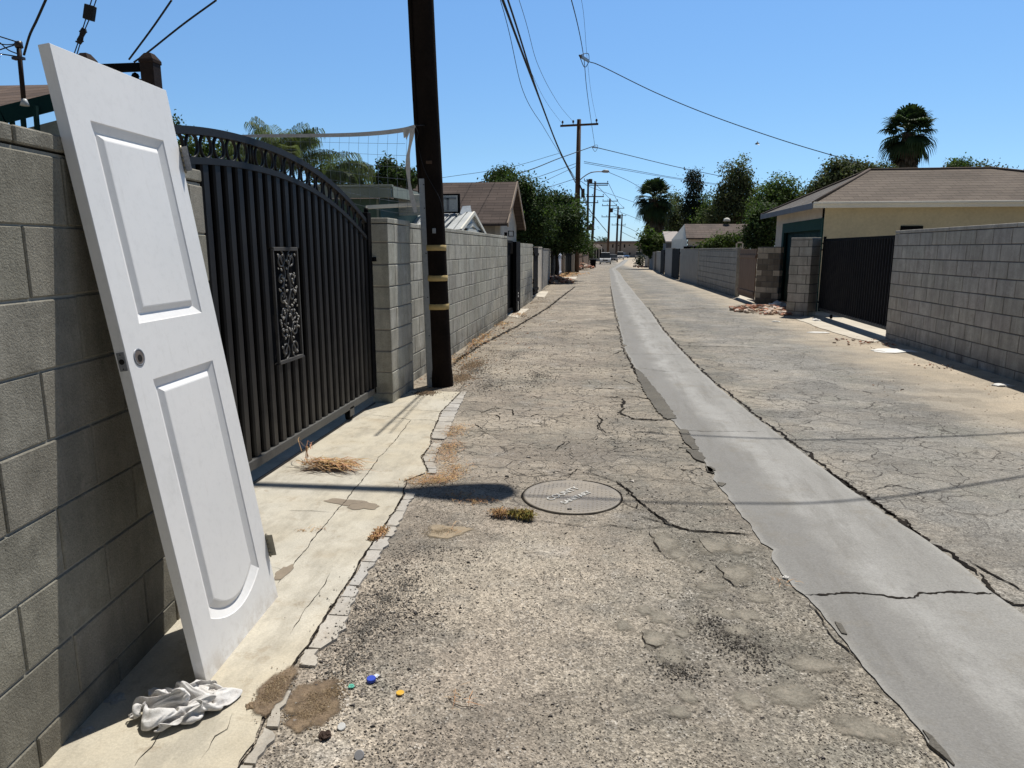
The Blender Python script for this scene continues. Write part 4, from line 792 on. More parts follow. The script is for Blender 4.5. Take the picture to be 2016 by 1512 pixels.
-257,174,26,-232,171,36,-214,158,32,-190,152,29,-188,147,52,-166,150,45,-141,146,34,-147,141,19,-131,127,16,-113,110,17,-90,102,32,-94,90,54,-60,89,57,-48,92,74,-28,95,66,-21,102,52,0,95,35,14,77,23,27,52,12,30,22,22,3,3,2,-19,-10,22,-32,-22,15,-27,-34,10,-28,-26,27,-13,-15,54,3,4,37,38,20,53,44,6,68,42,-8,55,61,-13,56,48,-26,61,26,-42,58,-16,-32,56,-58,-53,54,-66,-83,49,-49,-109,43,-63,-108,23,-52,-112,7,-39,-125,5,-41,-130,35,-51,-119,66,-70,-100,78,-93,-106,92,-105,-117,91,-114,-112,105,-136,-111,103,-136,-116,87,-152,-116,98,-170,-120,106,
-242,171,11,-221,174,22,-203,166,35,-193,157,44,-173,154,54,-152,148,57,-139,137,46,-129,135,28,-117,130,12,-110,117,33,-84,106,48,-75,86,52,-69,98,73,-50,106,77,-28,107,80,-12,101,73,-8,87,56,25,89,38,40,69,14,39,39,18,29,12,2,11,-7,18,-8,-15,6,-13,-18,22,-4,-23,36,-9,-6,32,17,12,32,44,11,51,55,0,62,35,-2,51,37,-14,57,32,-28,42,1,-36,46,-39,-45,37,-33,-71,46,-41,-92,42,-39,-111,28,-52,-109,12,-50,-120,17,-21,-124,12,-26,-126,49,-43,-103,78,-71,-108,108,-87,-126,113,-102,-139,117,-120,-141,105,-118,-136,90,-137,-140,94,-157,-137,94,-173,-131,91,
-213,178,11,-206,165,7,-191,160,18,-174,156,28,-156,157,41,-138,152,47,-123,143,50,-115,132,38,-101,134,19,-91,121,41,-73,102,34,-82,96,62,-62,111,75,-51,108,97,-49,97,85,-27,100,93,-7,96,72,19,81,54,53,78,28,58,50,10,50,22,14,41,-2,7,30,-13,15,27,-15,29,10,0,23,8,15,29,45,7,34,54,2,52,62,-5,56,51,-3,45,29,-11,42,8,-22,31,-14,-41,17,-35,-62,20,-25,-84,31,-53,-96,27,-29,-102,31,-42,-108,22,-42,-118,29,-8,-122,31,-19,-118,70,-42,-104,108,-61,-132,115,-73,-151,107,-92,-157,91,-111,-163,83,-129,-159,73,-136,-149,63,-155,-144,68,-174,-140,72,
-175,189,9,-176,177,15,-166,168,6,-155,164,16,-143,157,22,-130,151,28,-116,145,35,-105,138,47,-84,137,28,-85,118,21,-54,101,33,-76,106,60,-71,120,84,-36,113,87,-37,102,99,-41,90,98,-12,96,88,20,91,65,58,81,42,73,57,19,71,31,13,68,11,10,63,2,25,48,11,16,40,26,25,50,24,51,68,18,64,75,8,58,73,0,49,57,-10,39,33,-24,33,14,-39,18,-10,-57,6,-17,-69,32,-47,-80,15,-48,-101,11,-24,-98,25,-35,-108,17,-35,-113,39,3,-117,54,-14,-103,89,-33,-125,123,-44,-152,103,-61,-158,76,-77,-171,65,-97,-177,58,-119,-176,53,-139,-168,50,-156,-158,50,-175,-148,54,
-127,201,14,-133,188,7,-132,178,19,-128,171,6,-122,163,13,-114,155,16,-104,153,26,-95,145,34,-83,132,45,-66,119,18,-64,92,23,-57,102,59,-60,127,71,-54,115,97,-53,103,111,-44,91,110,-19,86,94,14,82,70,52,73,48,86,63,26,81,38,26,82,23,27,65,27,35,66,23,52,80,5,48,98,6,69,103,6,84,94,-3,85,86,-6,63,67,-16,40,36,-35,33,-4,-49,27,10,-69,14,-16,-84,26,-34,-87,4,-33,-105,5,-23,-95,17,-23,-107,18,-17,-104,47,15,-107,75,-8,-111,117,-20,-142,107,-34,-161,75,-58,-180,71,-78,-190,76,-100,-196,71,-123,-193,66,-143,-185,60,-161,-175,51,-170,-161,43,
-144,187,45,-125,198,41,-105,196,25,-106,187,8,-101,175,8,-94,164,10,-88,154,13,-80,153,25,-70,143,40,-58,121,35,-49,94,18,-40,102,58,-42,128,78,-53,120,109,-52,105,123,-40,92,123,-17,83,103,13,74,72,52,64,49,97,62,35,84,44,42,87,33,47,98,23,54,108,5,46,131,-4,68,153,3,88,155,8,97,136,0,100,114,-7,75,82,-20,49,34,-36,45,-7,-54,35,9,-75,28,-11,-91,33,-20,-88,5,-20,-106,5,-4,-99,17,-2,-118,29,16,-99,58,8,-93,102,4,-131,108,-14,-154,86,-43,-176,90,-57,-196,81,-67,-200,61,-88,-201,52,-110,-202,49,-136,-200,50,-145,-187,40,-165,-175,32,
-124,197,69,-124,181,62,-124,179,38,-96,185,30,-83,188,10,-75,174,5,-71,162,4,-64,153,12,-53,149,29,-39,127,39,-42,104,12,-28,109,55,-28,128,86,-37,117,114,-42,108,129,-30,94,127,-5,83,106,28,71,77,65,58,54,108,55,38,97,43,30,108,34,37,132,19,37,123,13,76,167,10,86,201,6,89,202,6,100,179,3,107,141,-10,95,101,-22,63,53,-40,43,-1,-53,47,-6,-75,33,0,-96,34,-2,-87,7,4,-103,5,17,-113,22,25,-111,49,23,-92,86,30,-116,109,19,-143,88,-21,-167,97,-32,-190,84,-46,-206,76,-65,-212,63,-80,-212,48,-101,-214,49,-124,-212,43,-137,-201,32,-159,-190,24,
-106,202,53,-109,194,74,-111,177,58,-101,168,36,-78,179,24,-59,182,8,-53,168,8,-48,157,3,-35,151,21,-20,132,35,-22,107,10,-23,119,52,-15,125,90,-27,112,111,-26,107,130,-23,97,118,3,87,92,45,73,64,91,56,58,115,42,45,110,44,23,103,29,27,126,8,39,156,10,69,200,19,71,227,19,89,231,13,100,213,4,106,174,-9,102,123,-22,84,76,-39,58,29,-55,38,-10,-69,53,-21,-90,49,-12,-98,25,15,-91,28,37,-104,47,24,-90,68,30,-115,85,41,-142,101,6,-160,96,-25,-175,76,-34,-193,68,-48,-204,66,-53,-216,56,-72,-221,49,-90,-220,41,-110,-218,33,-133,-214,25,-156,-205,18,
-86,202,48,-91,197,72,-98,177,72,-97,164,51,-83,167,26,-57,177,19,-39,177,4,-31,163,4,-21,149,9,-1,134,30,-2,108,9,-4,120,49,-8,115,87,-11,115,114,-6,104,124,-4,99,98,26,87,74,75,64,73,124,50,59,140,45,34,129,45,16,109,29,15,114,3,37,160,1,65,207,10,65,235,15,78,243,9,91,230,2,101,197,-10,100,150,-24,92,100,-39,80,58,-54,62,32,-71,45,-3,-71,63,-13,-84,65,13,-84,70,44,-81,77,42,-111,77,47,-136,82,23,-157,86,0,-175,93,-22,-182,67,-42,-190,59,-54,-199,60,-56,-208,49,-60,-219,38,-78,-220,31,-97,-220,23,-117,-216,15,-140,-207,7,
-93,194,48,-78,193,66,-80,174,74,-87,162,58,-79,159,30,-55,169,17,-30,174,13,-15,169,3,-4,152,7,15,134,21,18,107,10,13,117,47,9,121,81,10,113,103,17,101,108,23,85,93,67,75,68,122,54,70,165,54,41,177,47,19,154,54,19,127,36,12,112,6,21,149,-6,54,195,-1,64,225,6,65,233,3,80,225,-4,90,195,-6,90,162,-19,84,125,-32,74,95,-50,63,72,-69,60,43,-71,78,24,-82,89,27,-93,102,47,-107,89,48,-131,68,19,-147,72,-1,-163,76,2,-182,84,-20,-189,75,-27,-195,62,-35,-195,52,-36,-205,45,-57,-206,38,-75,-209,29,-86,-212,17,-104,-210,7,-126,-202,16,
-74,193,50,-94,185,61,-67,173,66,-70,159,55,-68,157,34,-47,161,18,-24,165,11,2,170,8,12,154,4,23,132,9,37,108,13,26,107,46,31,119,70,20,109,78,27,94,77,64,84,84,113,65,80,162,59,50,171,62,13,189,72,20,189,54,18,149,45,4,126,16,9,124,-6,40,168,-1,47,197,-3,51,215,-8,61,206,-4,70,190,-11,75,166,-20,75,141,-34,70,116,-49,74,92,-63,78,77,-77,82,65,-90,91,64,-105,93,64,-124,93,51,-145,88,27,-159,77,11,-169,72,0,-179,70,0,-190,69,-5,-191,57,-12,-190,46,-31,-191,41,-48,-193,33,-65,-196,24,-81,-200,15,-100,-199,10,-112,-201,27,
-92,184,45,-70,180,55,-83,168,55,-61,164,43,-47,157,33,-30,162,25,-10,163,21,10,162,17,30,155,6,40,134,6,53,114,15,46,102,40,43,104,63,56,108,78,66,93,86,107,81,83,152,65,61,163,63,10,190,83,5,211,86,16,211,70,22,173,58,3,149,26,7,123,0,18,137,-10,48,163,-13,47,181,-19,46,192,-22,56,190,-29,68,172,-35,74,149,-43,72,128,-55,72,107,-69,70,87,-83,69,67,-95,69,67,-109,70,58,-123,69,56,-142,68,40,-157,65,25,-166,61,9,-171,59,-6,-174,59,-19,-173,60,-32,-174,53,-43,-179,60,-60,-185,56,-75,-191,46,-81,-188,31,-94,-196,30,-105,-191,15,
-64,181,38,-92,180,50,-80,172,34,-53,168,27,-31,168,30,-19,170,18,2,171,25,15,161,29,33,151,22,58,141,10,62,123,25,69,105,28,66,98,45,78,95,58,105,95,72,146,80,61,150,60,25,177,85,3,198,99,23,216,104,24,213,86,28,200,66,2,172,36,7,146,11,16,130,-10,24,130,-17,41,141,-22,48,155,-29,45,151,-34,55,158,-45,49,142,-54,51,122,-63,50,99,-73,49,71,-80,50,63,-94,46,80,-104,52,62,-113,51,42,-124,60,25,-138,63,13,-148,57,0,-152,68,-15,-155,71,-29,-154,70,-42,-156,64,-56,-161,62,-65,-167,50,-82,-173,49,-97,-179,46,-110,-183,36,-121,-179,22,
-74,176,62,-58,177,44,-48,179,24,-30,175,30,-21,184,17,-6,178,32,13,178,40,21,174,21,42,161,23,64,145,23,79,129,13,86,118,29,91,106,35,101,108,50,127,100,46,120,69,46,156,73,8,182,104,6,209,114,23,218,113,7,224,98,23,219,72,7,194,42,4,167,15,7,145,-2,11,129,-11,19,121,-19,26,118,-28,36,127,-35,28,117,-36,43,103,-45,42,87,-55,39,73,-66,30,78,-82,23,96,-87,38,75,-93,27,62,-106,26,38,-112,38,18,-121,41,2,-126,50,-10,-129,62,-23,-132,59,-34,-135,54,-46,-138,49,-45,-147,42,-68,-147,44,-82,-155,39,-95,-162,34,-98,-167,24,-87,-177,23,
-45,172,58,-27,172,37,-32,185,49,-23,195,35,-5,197,26,9,191,36,4,187,25,30,185,16,49,173,18,71,156,16,89,139,14,101,125,17,108,114,24,120,111,36,123,96,28,140,80,49,143,88,6,173,113,12,202,125,25,223,120,17,236,103,15,234,75,11,205,47,12,177,21,16,161,1,17,149,-10,16,142,-19,19,123,-20,15,106,-23,21,101,-33,17,93,-45,15,94,-58,13,106,-69,24,108,-82,9,122,-91,20,108,-102,19,101,-109,38,76,-117,51,59,-129,49,42,-137,45,24,-139,38,7,-138,33,-7,-137,29,-23,-136,25,-40,-138,15,-37,-147,30,-52,-156,30,-68,-156,23,-65,-166,20,-61,-172,6,
-13,167,49,-23,184,61,-4,194,48,14,200,37,18,212,37,14,205,23,18,198,14,22,190,33,51,179,33,70,163,31,92,147,25,110,133,22,121,122,23,129,111,24,144,99,30,147,89,59,150,81,19,167,108,25,199,117,35,222,116,32,235,102,28,235,77,21,198,53,17,167,28,17,152,8,24,148,-4,28,147,-14,31,134,-24,30,125,-28,11,119,-40,6,116,-50,18,120,-61,7,131,-74,14,132,-89,6,128,-102,5,135,-112,18,120,-123,25,100,-112,25,80,-124,19,69,-117,33,50,-117,29,31,-118,24,12,-120,18,-1,-125,13,-10,-137,15,-30,-142,5,-46,-145,16,-51,-152,7,-48,-161,5,-51,-162,21,
8,185,57,-10,205,60,7,214,47,-14,210,48,-14,208,35,-13,205,20,-1,200,9,31,197,23,57,188,30,76,172,32,97,154,34,110,135,35,130,126,28,137,116,33,151,107,29,151,102,55,159,75,43,180,93,20,187,105,43,209,103,34,229,95,38,232,73,31,192,55,26,163,31,26,153,11,34,156,-2,35,159,-13,34,150,-25,28,140,-30,8,134,-42,14,134,-56,21,138,-64,5,146,-79,6,145,-94,13,147,-107,5,144,-122,10,138,-116,27,117,-128,29,113,-119,15,94,-120,9,72,-125,7,56,-132,20,39,-128,6,24,-133,19,9,-140,3,-10,-149,5,-24,-148,21,-40,-153,21,-36,-161,16,-48,-171,14,
20,204,49,19,223,62,-16,225,57,-27,224,39,-10,222,30,3,215,28,4,210,9,33,198,9,57,187,19,80,175,22,106,158,28,124,137,33,141,126,41,157,119,33,149,111,49,169,100,35,160,89,65,175,75,34,200,88,29,204,89,46,223,83,45,228,65,36,199,49,25,173,27,29,162,10,41,171,-2,35,172,-11,28,157,-19,17,158,-32,6,150,-43,18,145,-54,8,155,-65,13,161,-79,14,161,-94,6,157,-108,15,159,-122,14,146,-125,29,129,-135,25,122,-127,7,109,-129,23,86,-132,24,80,-137,9,64,-127,10,45,-136,8,21,-148,4,-1,-159,9,-27,-155,14,-29,-153,31,-38,-161,28,-38,-172,16,
35,219,45,7,231,42,-21,238,41,-20,233,27,-20,225,18,3,225,27,17,214,20,41,203,8,55,185,8,76,171,13,103,154,17,128,134,23,157,128,39,168,120,52,180,112,47,162,104,61,183,90,40,163,73,65,181,68,37,206,71,32,212,70,47,220,55,42,206,41,21,179,22,23,174,8,45,183,2,25,178,-8,15,174,-20,22,160,-32,24,167,-40,6,168,-53,5,178,-65,6,185,-77,8,183,-92,11,179,-106,15,176,-120,17,160,-129,29,142,-138,23,131,-134,5,113,-137,16,91,-131,12,82,-142,21,69,-135,5,48,-137,20,34,-154,8,-4,-152,16,-25,-163,20,-24,-160,39,-38,-158,42,-42,-171,30,
15,231,48,0,238,27,-19,247,27,-23,241,17,-15,231,10,3,223,13,31,218,22,48,201,22,70,188,7,85,171,5,111,153,8,140,133,15,172,122,30,186,129,52,203,121,53,192,112,64,174,95,68,189,78,43,172,60,64,182,57,37,199,56,47,202,52,35,206,35,27,188,17,21,186,7,47,193,-4,31,193,-12,18,186,-25,11,178,-38,17,163,-47,23,183,-52,24,179,-63,28,181,-75,31,185,-88,31,188,-101,32,188,-116,33,180,-131,27,159,-138,18,137,-144,9,115,-147,6,102,-134,6,95,-146,15,68,-144,5,49,-142,30,24,-159,16,-14,-152,26,-7,-169,29,-30,-172,24,-32,-172,37,-52,-165,46,
26,237,43,1,246,37,-4,250,22,-6,244,12,3,232,17,20,224,6,41,211,9,69,202,22,87,185,22,107,171,11,132,153,6,150,135,29,188,128,28,207,130,49,213,128,68,218,114,64,194,103,53,182,81,68,188,64,46,165,50,59,180,49,39,191,43,34,196,30,33,201,13,22,202,4,45,208,-9,35,186,-15,32,194,-27,26,177,-34,33,159,-41,37,155,-53,28,153,-64,26,155,-74,23,161,-85,33,165,-98,31,167,-111,37,174,-126,43,166,-139,34,149,-147,20,126,-152,18,110,-144,18,100,-154,5,71,-151,20,39,-152,39,7,-146,15,-7,-159,43,-28,-177,41,-34,-189,30,-28,-185,17,-43,-180,37,
32,236,32,18,248,39,12,243,28,17,235,19,29,230,6,49,219,15,73,209,4,94,194,5,111,180,6,135,169,13,132,150,25,162,140,43,199,136,33,223,131,49,226,135,68,231,123,58,212,111,46,204,89,57,192,69,69,193,51,53,177,39,57,186,34,45,195,24,43,212,17,27,219,4,40,208,-4,23,204,-18,28,199,-28,42,189,-40,43,175,-50,42,164,-60,46,152,-69,48,142,-75,44,131,-80,33,138,-92,24,142,-105,26,154,-113,41,154,-128,49,150,-142,43,141,-152,33,123,-158,26,100,-160,29,69,-150,42,38,-142,18,6,-153,41,-5,-177,50,-15,-190,27,-13,-204,29,-32,-203,27,-50,-191,17,
45,232,39,38,245,33,34,246,18,41,236,14,56,224,24,88,219,10,111,203,12,132,189,15,124,179,33,123,161,33,155,154,34,172,139,24,199,145,42,230,139,45,236,141,65,241,131,54,231,119,41,225,100,51,217,81,58,210,62,70,203,45,65,201,34,56,209,26,46,221,24,31,231,10,33,227,-5,33,226,-19,30,213,-31,33,197,-44,31,189,-57,35,184,-69,40,180,-80,42,172,-88,47,155,-92,49,135,-85,50,117,-93,41,118,-107,35,142,-108,48,138,-124,39,129,-136,46,115,-144,44,97,-140,34,58,-133,29,31,-146,48,19,-173,54,4,-181,18,8,-201,7,-7,-214,3,-29,-217,10,-58,-208,21,
67,230,38,59,238,26,65,242,12,73,232,11,91,222,30,96,200,30,129,189,33,151,177,33,142,162,33,151,171,21,166,155,14,185,143,12,209,140,27,232,148,38,230,148,58,248,142,47,249,128,46,245,112,43,238,97,56,235,79,58,226,61,55,225,44,54,226,30,51,231,19,40,226,16,20,221,1,16,222,-14,13,219,-29,17,212,-45,23,204,-56,39,199,-70,51,186,-78,64,176,-84,74,181,-92,77,157,-96,77,135,-96,70,110,-95,62,102,-109,51,126,-113,61,115,-117,44,103,-126,36,80,-125,43,56,-142,57,41,-167,60,27,-176,20,24,-201,23,3,-215,29,-22,-215,27,-16,-233,16,-58,-224,19,
85,242,43,88,241,29,92,233,24,109,223,18,115,206,29,113,185,47,137,170,49,159,158,48,170,166,32,178,172,20,185,161,6,199,151,15,221,140,14,242,138,31,246,149,45,259,150,59,265,137,55,265,125,51,266,110,48,252,96,42,249,78,44,238,59,39,243,40,46,240,26,35,242,14,23,238,3,9,244,-10,16,240,-25,13,230,-41,23,211,-48,46,184,-61,52,157,-71,65,183,-65,69,190,-68,79,168,-72,79,150,-79,86,129,-88,88,106,-102,79,90,-113,63,114,-124,63,90,-123,56,88,-139,54,61,-157,67,46,-166,27,38,-195,24,16,-215,46,-19,-208,46,-38,-217,49,-20,-222,30,-59,-237,29,
92,225,39,111,231,39,120,223,29,115,210,39,118,194,55,134,176,62,164,167,55,185,163,44,195,161,28,181,155,23,201,160,15,217,151,5,234,149,20,256,142,18,265,153,33,273,159,48,278,148,43,286,137,43,278,128,33,274,113,28,267,96,27,265,74,32,262,51,31,236,35,22,241,19,10,255,6,5,257,-9,5,259,-22,14,247,-37,24,227,-51,45,197,-65,60,153,-60,63,161,-64,88,169,-61,100,184,-61,103,188,-73,91,162,-83,96,133,-97,91,108,-112,79,90,-124,69,103,-134,57,89,-146,68,63,-155,49,58,-180,30,31,-202,42,-3,-213,61,-39,-213,59,-30,-229,58,-10,-227,36,-58,-240,42,
97,211,52,116,218,51,129,212,43,130,199,41,135,190,63,155,179,51,191,176,49,212,165,40,188,157,40,196,151,31,215,155,23,216,164,10,240,156,8,265,150,8,267,162,23,285,167,38,300,158,43,304,150,32,305,139,26,303,127,21,294,110,17,281,89,15,269,64,15,258,40,10,254,21,23,267,8,14,273,-4,7,270,-17,22,253,-30,31,233,-46,52,201,-60,71,151,-52,73,142,-69,93,155,-77,100,167,-75,108,182,-67,114,193,-80,94,159,-92,91,125,-105,74,104,-125,76,114,-139,66,95,-147,56,74,-161,40,61,-191,37,20,-201,61,-22,-208,73,-43,-221,67,-14,-220,59,-2,-233,35,-55,-246,48,
102,196,55,114,206,61,135,203,56,151,196,51,140,186,42,167,180,34,198,177,31,207,162,27,214,159,42,221,151,31,231,160,19,229,172,15,252,166,5,277,159,5,285,155,26,298,169,23,316,161,28,330,156,36,333,145,30,332,133,26,325,117,23,312,96,19,295,72,7,282,46,7,273,23,14,274,6,29,260,-1,16,266,-10,28,245,-23,34,231,-38,57,204,-57,80,153,-48,84,145,-67,107,140,-81,110,151,-80,120,171,-77,125,201,-77,108,174,-97,98,141,-109,73,116,-124,81,111,-143,77,98,-154,58,80,-166,27,68,-199,44,14,-211,62,-16,-216,77,-40,-229,69,-6,-219,63,7,-227,25,-44,-249,38,
111,187,57,119,196,67,142,199,67,150,189,59,154,188,38,173,184,26,187,171,29,213,170,31,228,162,33,239,154,31,246,165,25,248,177,20,264,175,4,288,168,12,303,153,19,314,167,12,326,171,27,336,163,22,340,153,16,339,141,11,336,125,9,330,103,7,319,77,8,304,50,9,291,27,7,273,18,26,259,5,28,252,-6,33,236,-18,39,218,-37,52,207,-52,86,156,-46,96,160,-70,111,132,-74,113,135,-79,123,159,-74,125,198,-77,117,181,-100,97,134,-108,83,123,-131,76,96,-140,82,90,-157,72,93,-167,33,64,-198,27,26,-212,65,-11,-224,77,-29,-234,71,-5,-224,65,4,-222,26,-41,-250,29)
def rag():
    g = NG('white_cloth'); c = g.mix(g.ramp(g.noise(14, 4), .35, .7), (.76, .75, .73), (.62, .60, .58))
    c = g.mix(g.ramp(g.noise(18, 5, .75), .50, .68, 0, .55), c, (.34, .29, .25))
    m_ = g.done(c, .95, g.bump(g.noise(90, 5, .8), .7, .003, g.bump(g.noise(520, 2), .6, .002)), 0, .1)
    q_ = [[v / 2000 for v in RAG[i:i + 3]] for i in range(0, len(RAG), 3)]
    for _ in range(1):
        q_ = [[sum(q_[n][t] for n in ns) / len(ns) * .6 + q_[k][t] * .4 for t in range(3)] for k in range(2500) for ns in [[n for n in (k - 1 if k % 50 else k, k + 1 if k % 50 < 49 else k, k - 50 if k >= 50 else k, k + 50 if k < 2450 else k)]]]
    c0 = G(358, 1404); ax = V((RT.x, RT.y, 0)).normalized(); ay = V((-ax.y, ax.x, 0)); mb = MB()
    for x, y, z in q_: p = c0 + ax * (float(x) * RFX) + ay * (float(y) * RFY); mb.v.append((p.x, p.y, .0115 + float(z) * 1.05))
    for j in range(49):
        for i in range(49): k = j * 50 + i; mb.face((k, k + 1, k + 51, k + 50), smooth=True)
    o = mb.build('rag', m_); sd_ = o.modifiers.new('thickness', 'SOLIDIFY'); sd_.thickness = .002; ss = o.modifiers.new('smooth', 'SUBSURF'); ss.levels = 2; ss.render_levels = 2
    return tag(o, 'crumpled white cloth rag at the foot of the leaning door', 'rag')
RFX, RFY = .97, 1.05
rag()

# ---- litter: caps, stones
def plastic(name, c): return mat(name, c, tuple(x * .85 for x in c), rough=.4, var=.06, bs=.1, spec=.5)
def cap(px, col, label, tilt=0, r=.015, h=.011, name='bottle_cap'):
    p = G(*px); mb = MB(); n = 24; M2 = Matrix.Rotation(tilt, 4, 'X')
    prof = [(r, 0), (r * 1.02, h * .1), (r, h * .85), (r * .92, h), (r * .3, h)]
    b = len(mb.v)
    for r_, z in prof:
        for k in range(n * 2):
            a = math.pi * k / n; rr = r_ * (1 + (.03 if k % 2 and z < h * .9 and z > 0 else 0)); mb.v.append(tuple((M2 @ V((rr * math.cos(a), rr * math.sin(a), z))) + V((p.x, p.y, .004))))
    N = n * 2
    for i in range(len(prof) - 1):
        for k in range(N): mb.face((b + i * N + k, b + i * N + (k + 1) % N, b + (i + 1) * N + (k + 1) % N, b + (i + 1) * N + k))
    mb.face(tuple(b + (len(prof) - 1) * N + k for k in range(N)))
    return tag(mb.build(name, col), label, 'bottle cap')
cap((731, 1342), plastic('blue_plastic', (.025, .07, .50)), 'royal blue plastic bottle cap lying on the gravelly asphalt', .1)
cap((788, 1367), plastic('yellow_plastic', (.72, .42, .04)), 'flattened yellow bottle cap on the asphalt', .0, .013, .004)
cap((673, 1434), plastic('white_plastic', (.72, .72, .70)), 'white bottle cap tilted on the asphalt near the brown dirt', .5, .012, .007)
cap((708, 1490), plastic('grey_plastic', (.30, .30, .31)), 'grey bottle cap at the bottom edge of the asphalt', .7, .014, .008)
def crumple(px, s, m_, name, label, cat, seed, h=.5, sx=1, sy=1, z=.004, world=None):
    p = world or G(*px); mb = MB(); n, mm_ = 14, 8
    for i in range(mm_ + 1):
        th = math.pi * i / mm_ / 2 * 1.0
        for k in range(n):
            a = 2 * math.pi * k / n; x, y, zz = math.sin(th) * math.cos(a), math.sin(th) * math.sin(a), math.cos(th)
            q_ = 1 + .5 * nz(x * 2 + seed, y * 2, zz * 2) + .25 * nz(x * 6, y * 6 + seed, zz * 5)
            mb.v.append((p.x + x * s * q_ * sx, p.y + y * s * q_ * sy, z + zz * s * h * q_))
    for i in range(mm_):
        for k in range(n): mb.face((i * n + k, i * n + (k + 1) % n, (i + 1) * n + (k + 1) % n, (i + 1) * n + k))
    return tag(mb.build(name, m_), label, cat)
crumple((691, 1354), .011, plastic('green_film', (.12, .48, .36)), 'plastic_scrap', 'green plastic scrap beside the blue bottle cap', 'scrap', 3, .5)
crumple((741, 1333), .009, plastic('clear_film', (.68, .72, .78)), 'plastic_scrap', 'clear white plastic scrap behind the blue bottle cap', 'scrap', 4, .5)
crumple((640, 1452), .020, mat('dark_clod', (.05, .03, .022), bs=1), 'clod', 'dark brown clod lying left below the white bottle cap', 'clod', 6, .6)
crumple((494, 1395), .018, M_DIRT, 'clod', 'brown clod on the broken edging left of the dirt', 'clod', 7, .6)
crumple((228, 1380), .028, mat('grey_stone', (.40, .39, .36), bs=.6), 'stone', 'pale stone in the shade left of the rag', 'stone', 8, .4, 1.2)
crumple((175, 1441), .020, mat('grey_stone_b', (.42, .41, .38), bs=.6), 'stone', 'small pale stone at the foot of the near wall', 'stone', 9, .35, 1.2)
crumple((1547, 1139), .014, mat('chalk_stone', (.72, .70, .66), bs=.4), 'stone', 'white pebble beside the concrete strip', 'stone', 11, .6)
M_PAPER = mat('white_paper', (.78, .77, .74), (.66, .64, .6), var=.08, bs=.3)
crumple((1760, 691), .26, M_PAPER, 'plaster_board', 'flat white broken board lying on the dirt by the long right wall', 'rubble', 12, .05, 1.1, .9)
crumple((1973, 760), .085, M_PAPER, 'broken_tile', 'white broken tile chunk on the dirt at the right edge', 'rubble', 13, .22, 1.2, .8)
crumple((1528, 634), .07, M_PAPER, 'broken_tile', 'small white chunk in front of the right block pillar', 'rubble', 14, .3, 1.2, .8)
crumple((1607, 632), .13, M_PAPER, 'broken_tile', 'tilted white fragment at the left end of the right driveway pad', 'rubble', 15, .3, .6, 1.2)
crumple((1611, 655), .12, M_PAPER, 'broken_tile', 'flat pale fragment in front of the right driveway pad', 'rubble', 16, .08, 1.6, .8)
crumple((1530, 604), .22, plastic('white_bag', (.72, .72, .72)), 'plastic_bag', 'crumpled white plastic bag before the green garage door', 'bag', 17, .6, 1.0, .8)

# ---- loose gravel (one mass)
def pebbles(name, label, n, rect, size, cols, seed, dens=None, zz=.002, flat=.6):
    r = random.Random(seed); mb = MB(); k = 0
    while k < n:
        x, y = r.uniform(rect[0], rect[1]), r.uniform(rect[2], rect[3])
        if dens and r.random() > dens(x, y): continue
        k += 1; s_ = r.uniform(size[0], size[1]) * (1 + 1.2 * (r.random() < .05)); a = r.uniform(0, 6.3); b = len(mb.v); z = zz
        ax = [(math.cos(a + i * 2.094 + r.uniform(-.4, .4)) * s_ * r.uniform(.7, 1.3), math.sin(a + i * 2.094) * s_ * r.uniform(.7, 1.2)) for i in range(3)]
        c = r.choice(cols); t = r.uniform(.75, 1.25); tn = tuple(v * t for v in c)
        for px_, py_ in ax: mb.v.append((x + px_, y + py_, z))
        hh = s_ * flat * r.uniform(.6, 1.3)
        for px_, py_ in ax: mb.v.append((x + px_ * .6 + r.uniform(-.2, .2) * s_, y + py_ * .6, z + hh * r.uniform(.7, 1)))
        mb.face((b + 3, b + 4, b + 5), tn)
        for i in range(3): j = (i + 1) % 3; mb.face((b + i, b + j, b + 3 + j, b + 3 + i), tn)
    g = NG(name + '_mat'); c = g.vmul(g.tint(), (1.0, 1.0, 1.0)); m_ = g.done(c, .9, None, 0, .25)
    return tag(mb.build(name, m_), label, kind='stuff')
ST = [(.20, .18, .16), (.32, .28, .24), (.42, .38, .32), (.10, .09, .085), (.05, .046, .044), (.50, .46, .41), (.28, .25, .21)]
pebbles('gravel', 'loose fine gravel worn out of the near asphalt', 15000, (-1.0, 1.25, 1.25, 3.9), (.0016, .0042), ST, 1,
        dens=lambda x, y: (x > outf(y) + .01 if y < 6.9 else 1) * (x < gl(y) - .02) * (.15 + 1.1 * max(0, .5 + nz(x * 1.5, y * 1.5, 3))) * (1.1 - (y - 1.25) / 3.4), zz=.0005)
pebbles('gravel', 'darker grit scattered along the broken edging', 3500, (-1.1, -.3, 1.3, 3.2), (.0018, .005), ST[:5] + [(.06, .055, .05)], 2,
        dens=lambda x, y: (x > outf(y)) * max(0, .25 + nz(x * 3, y * 3, 7)) * max(0, 1 - (x - outf(y)) / .6), zz=.0005)
SD = [(.42, .33, .24), (.30, .24, .18), (.55, .48, .40), (.20, .15, .11), (.45, .25, .15)]
pebbles('gravel', 'sandy grit and chips along the foot of the right walls', 1200, (2.4, 4.5, 4, 24), (.003, .011), SD, 3, dens=lambda x, y: max(0, .3 + nz(x * 2, y, 3)) * (.2 + (x - 2.4) / 2.4), flat=.4)
pebbles('gravel', 'brown grit and leaf crumbs along the foot of the left walls', 3000, (-2.05, -.7, 6.9, 22), (.004, .014), SD + [(.10, .08, .06)], 4, dens=lambda x, y: max(0, .35 + nz(x * 2, y, 3)) * max(0, 1 - (x + 2.05) / 1.3) ** 1.5, flat=.4)
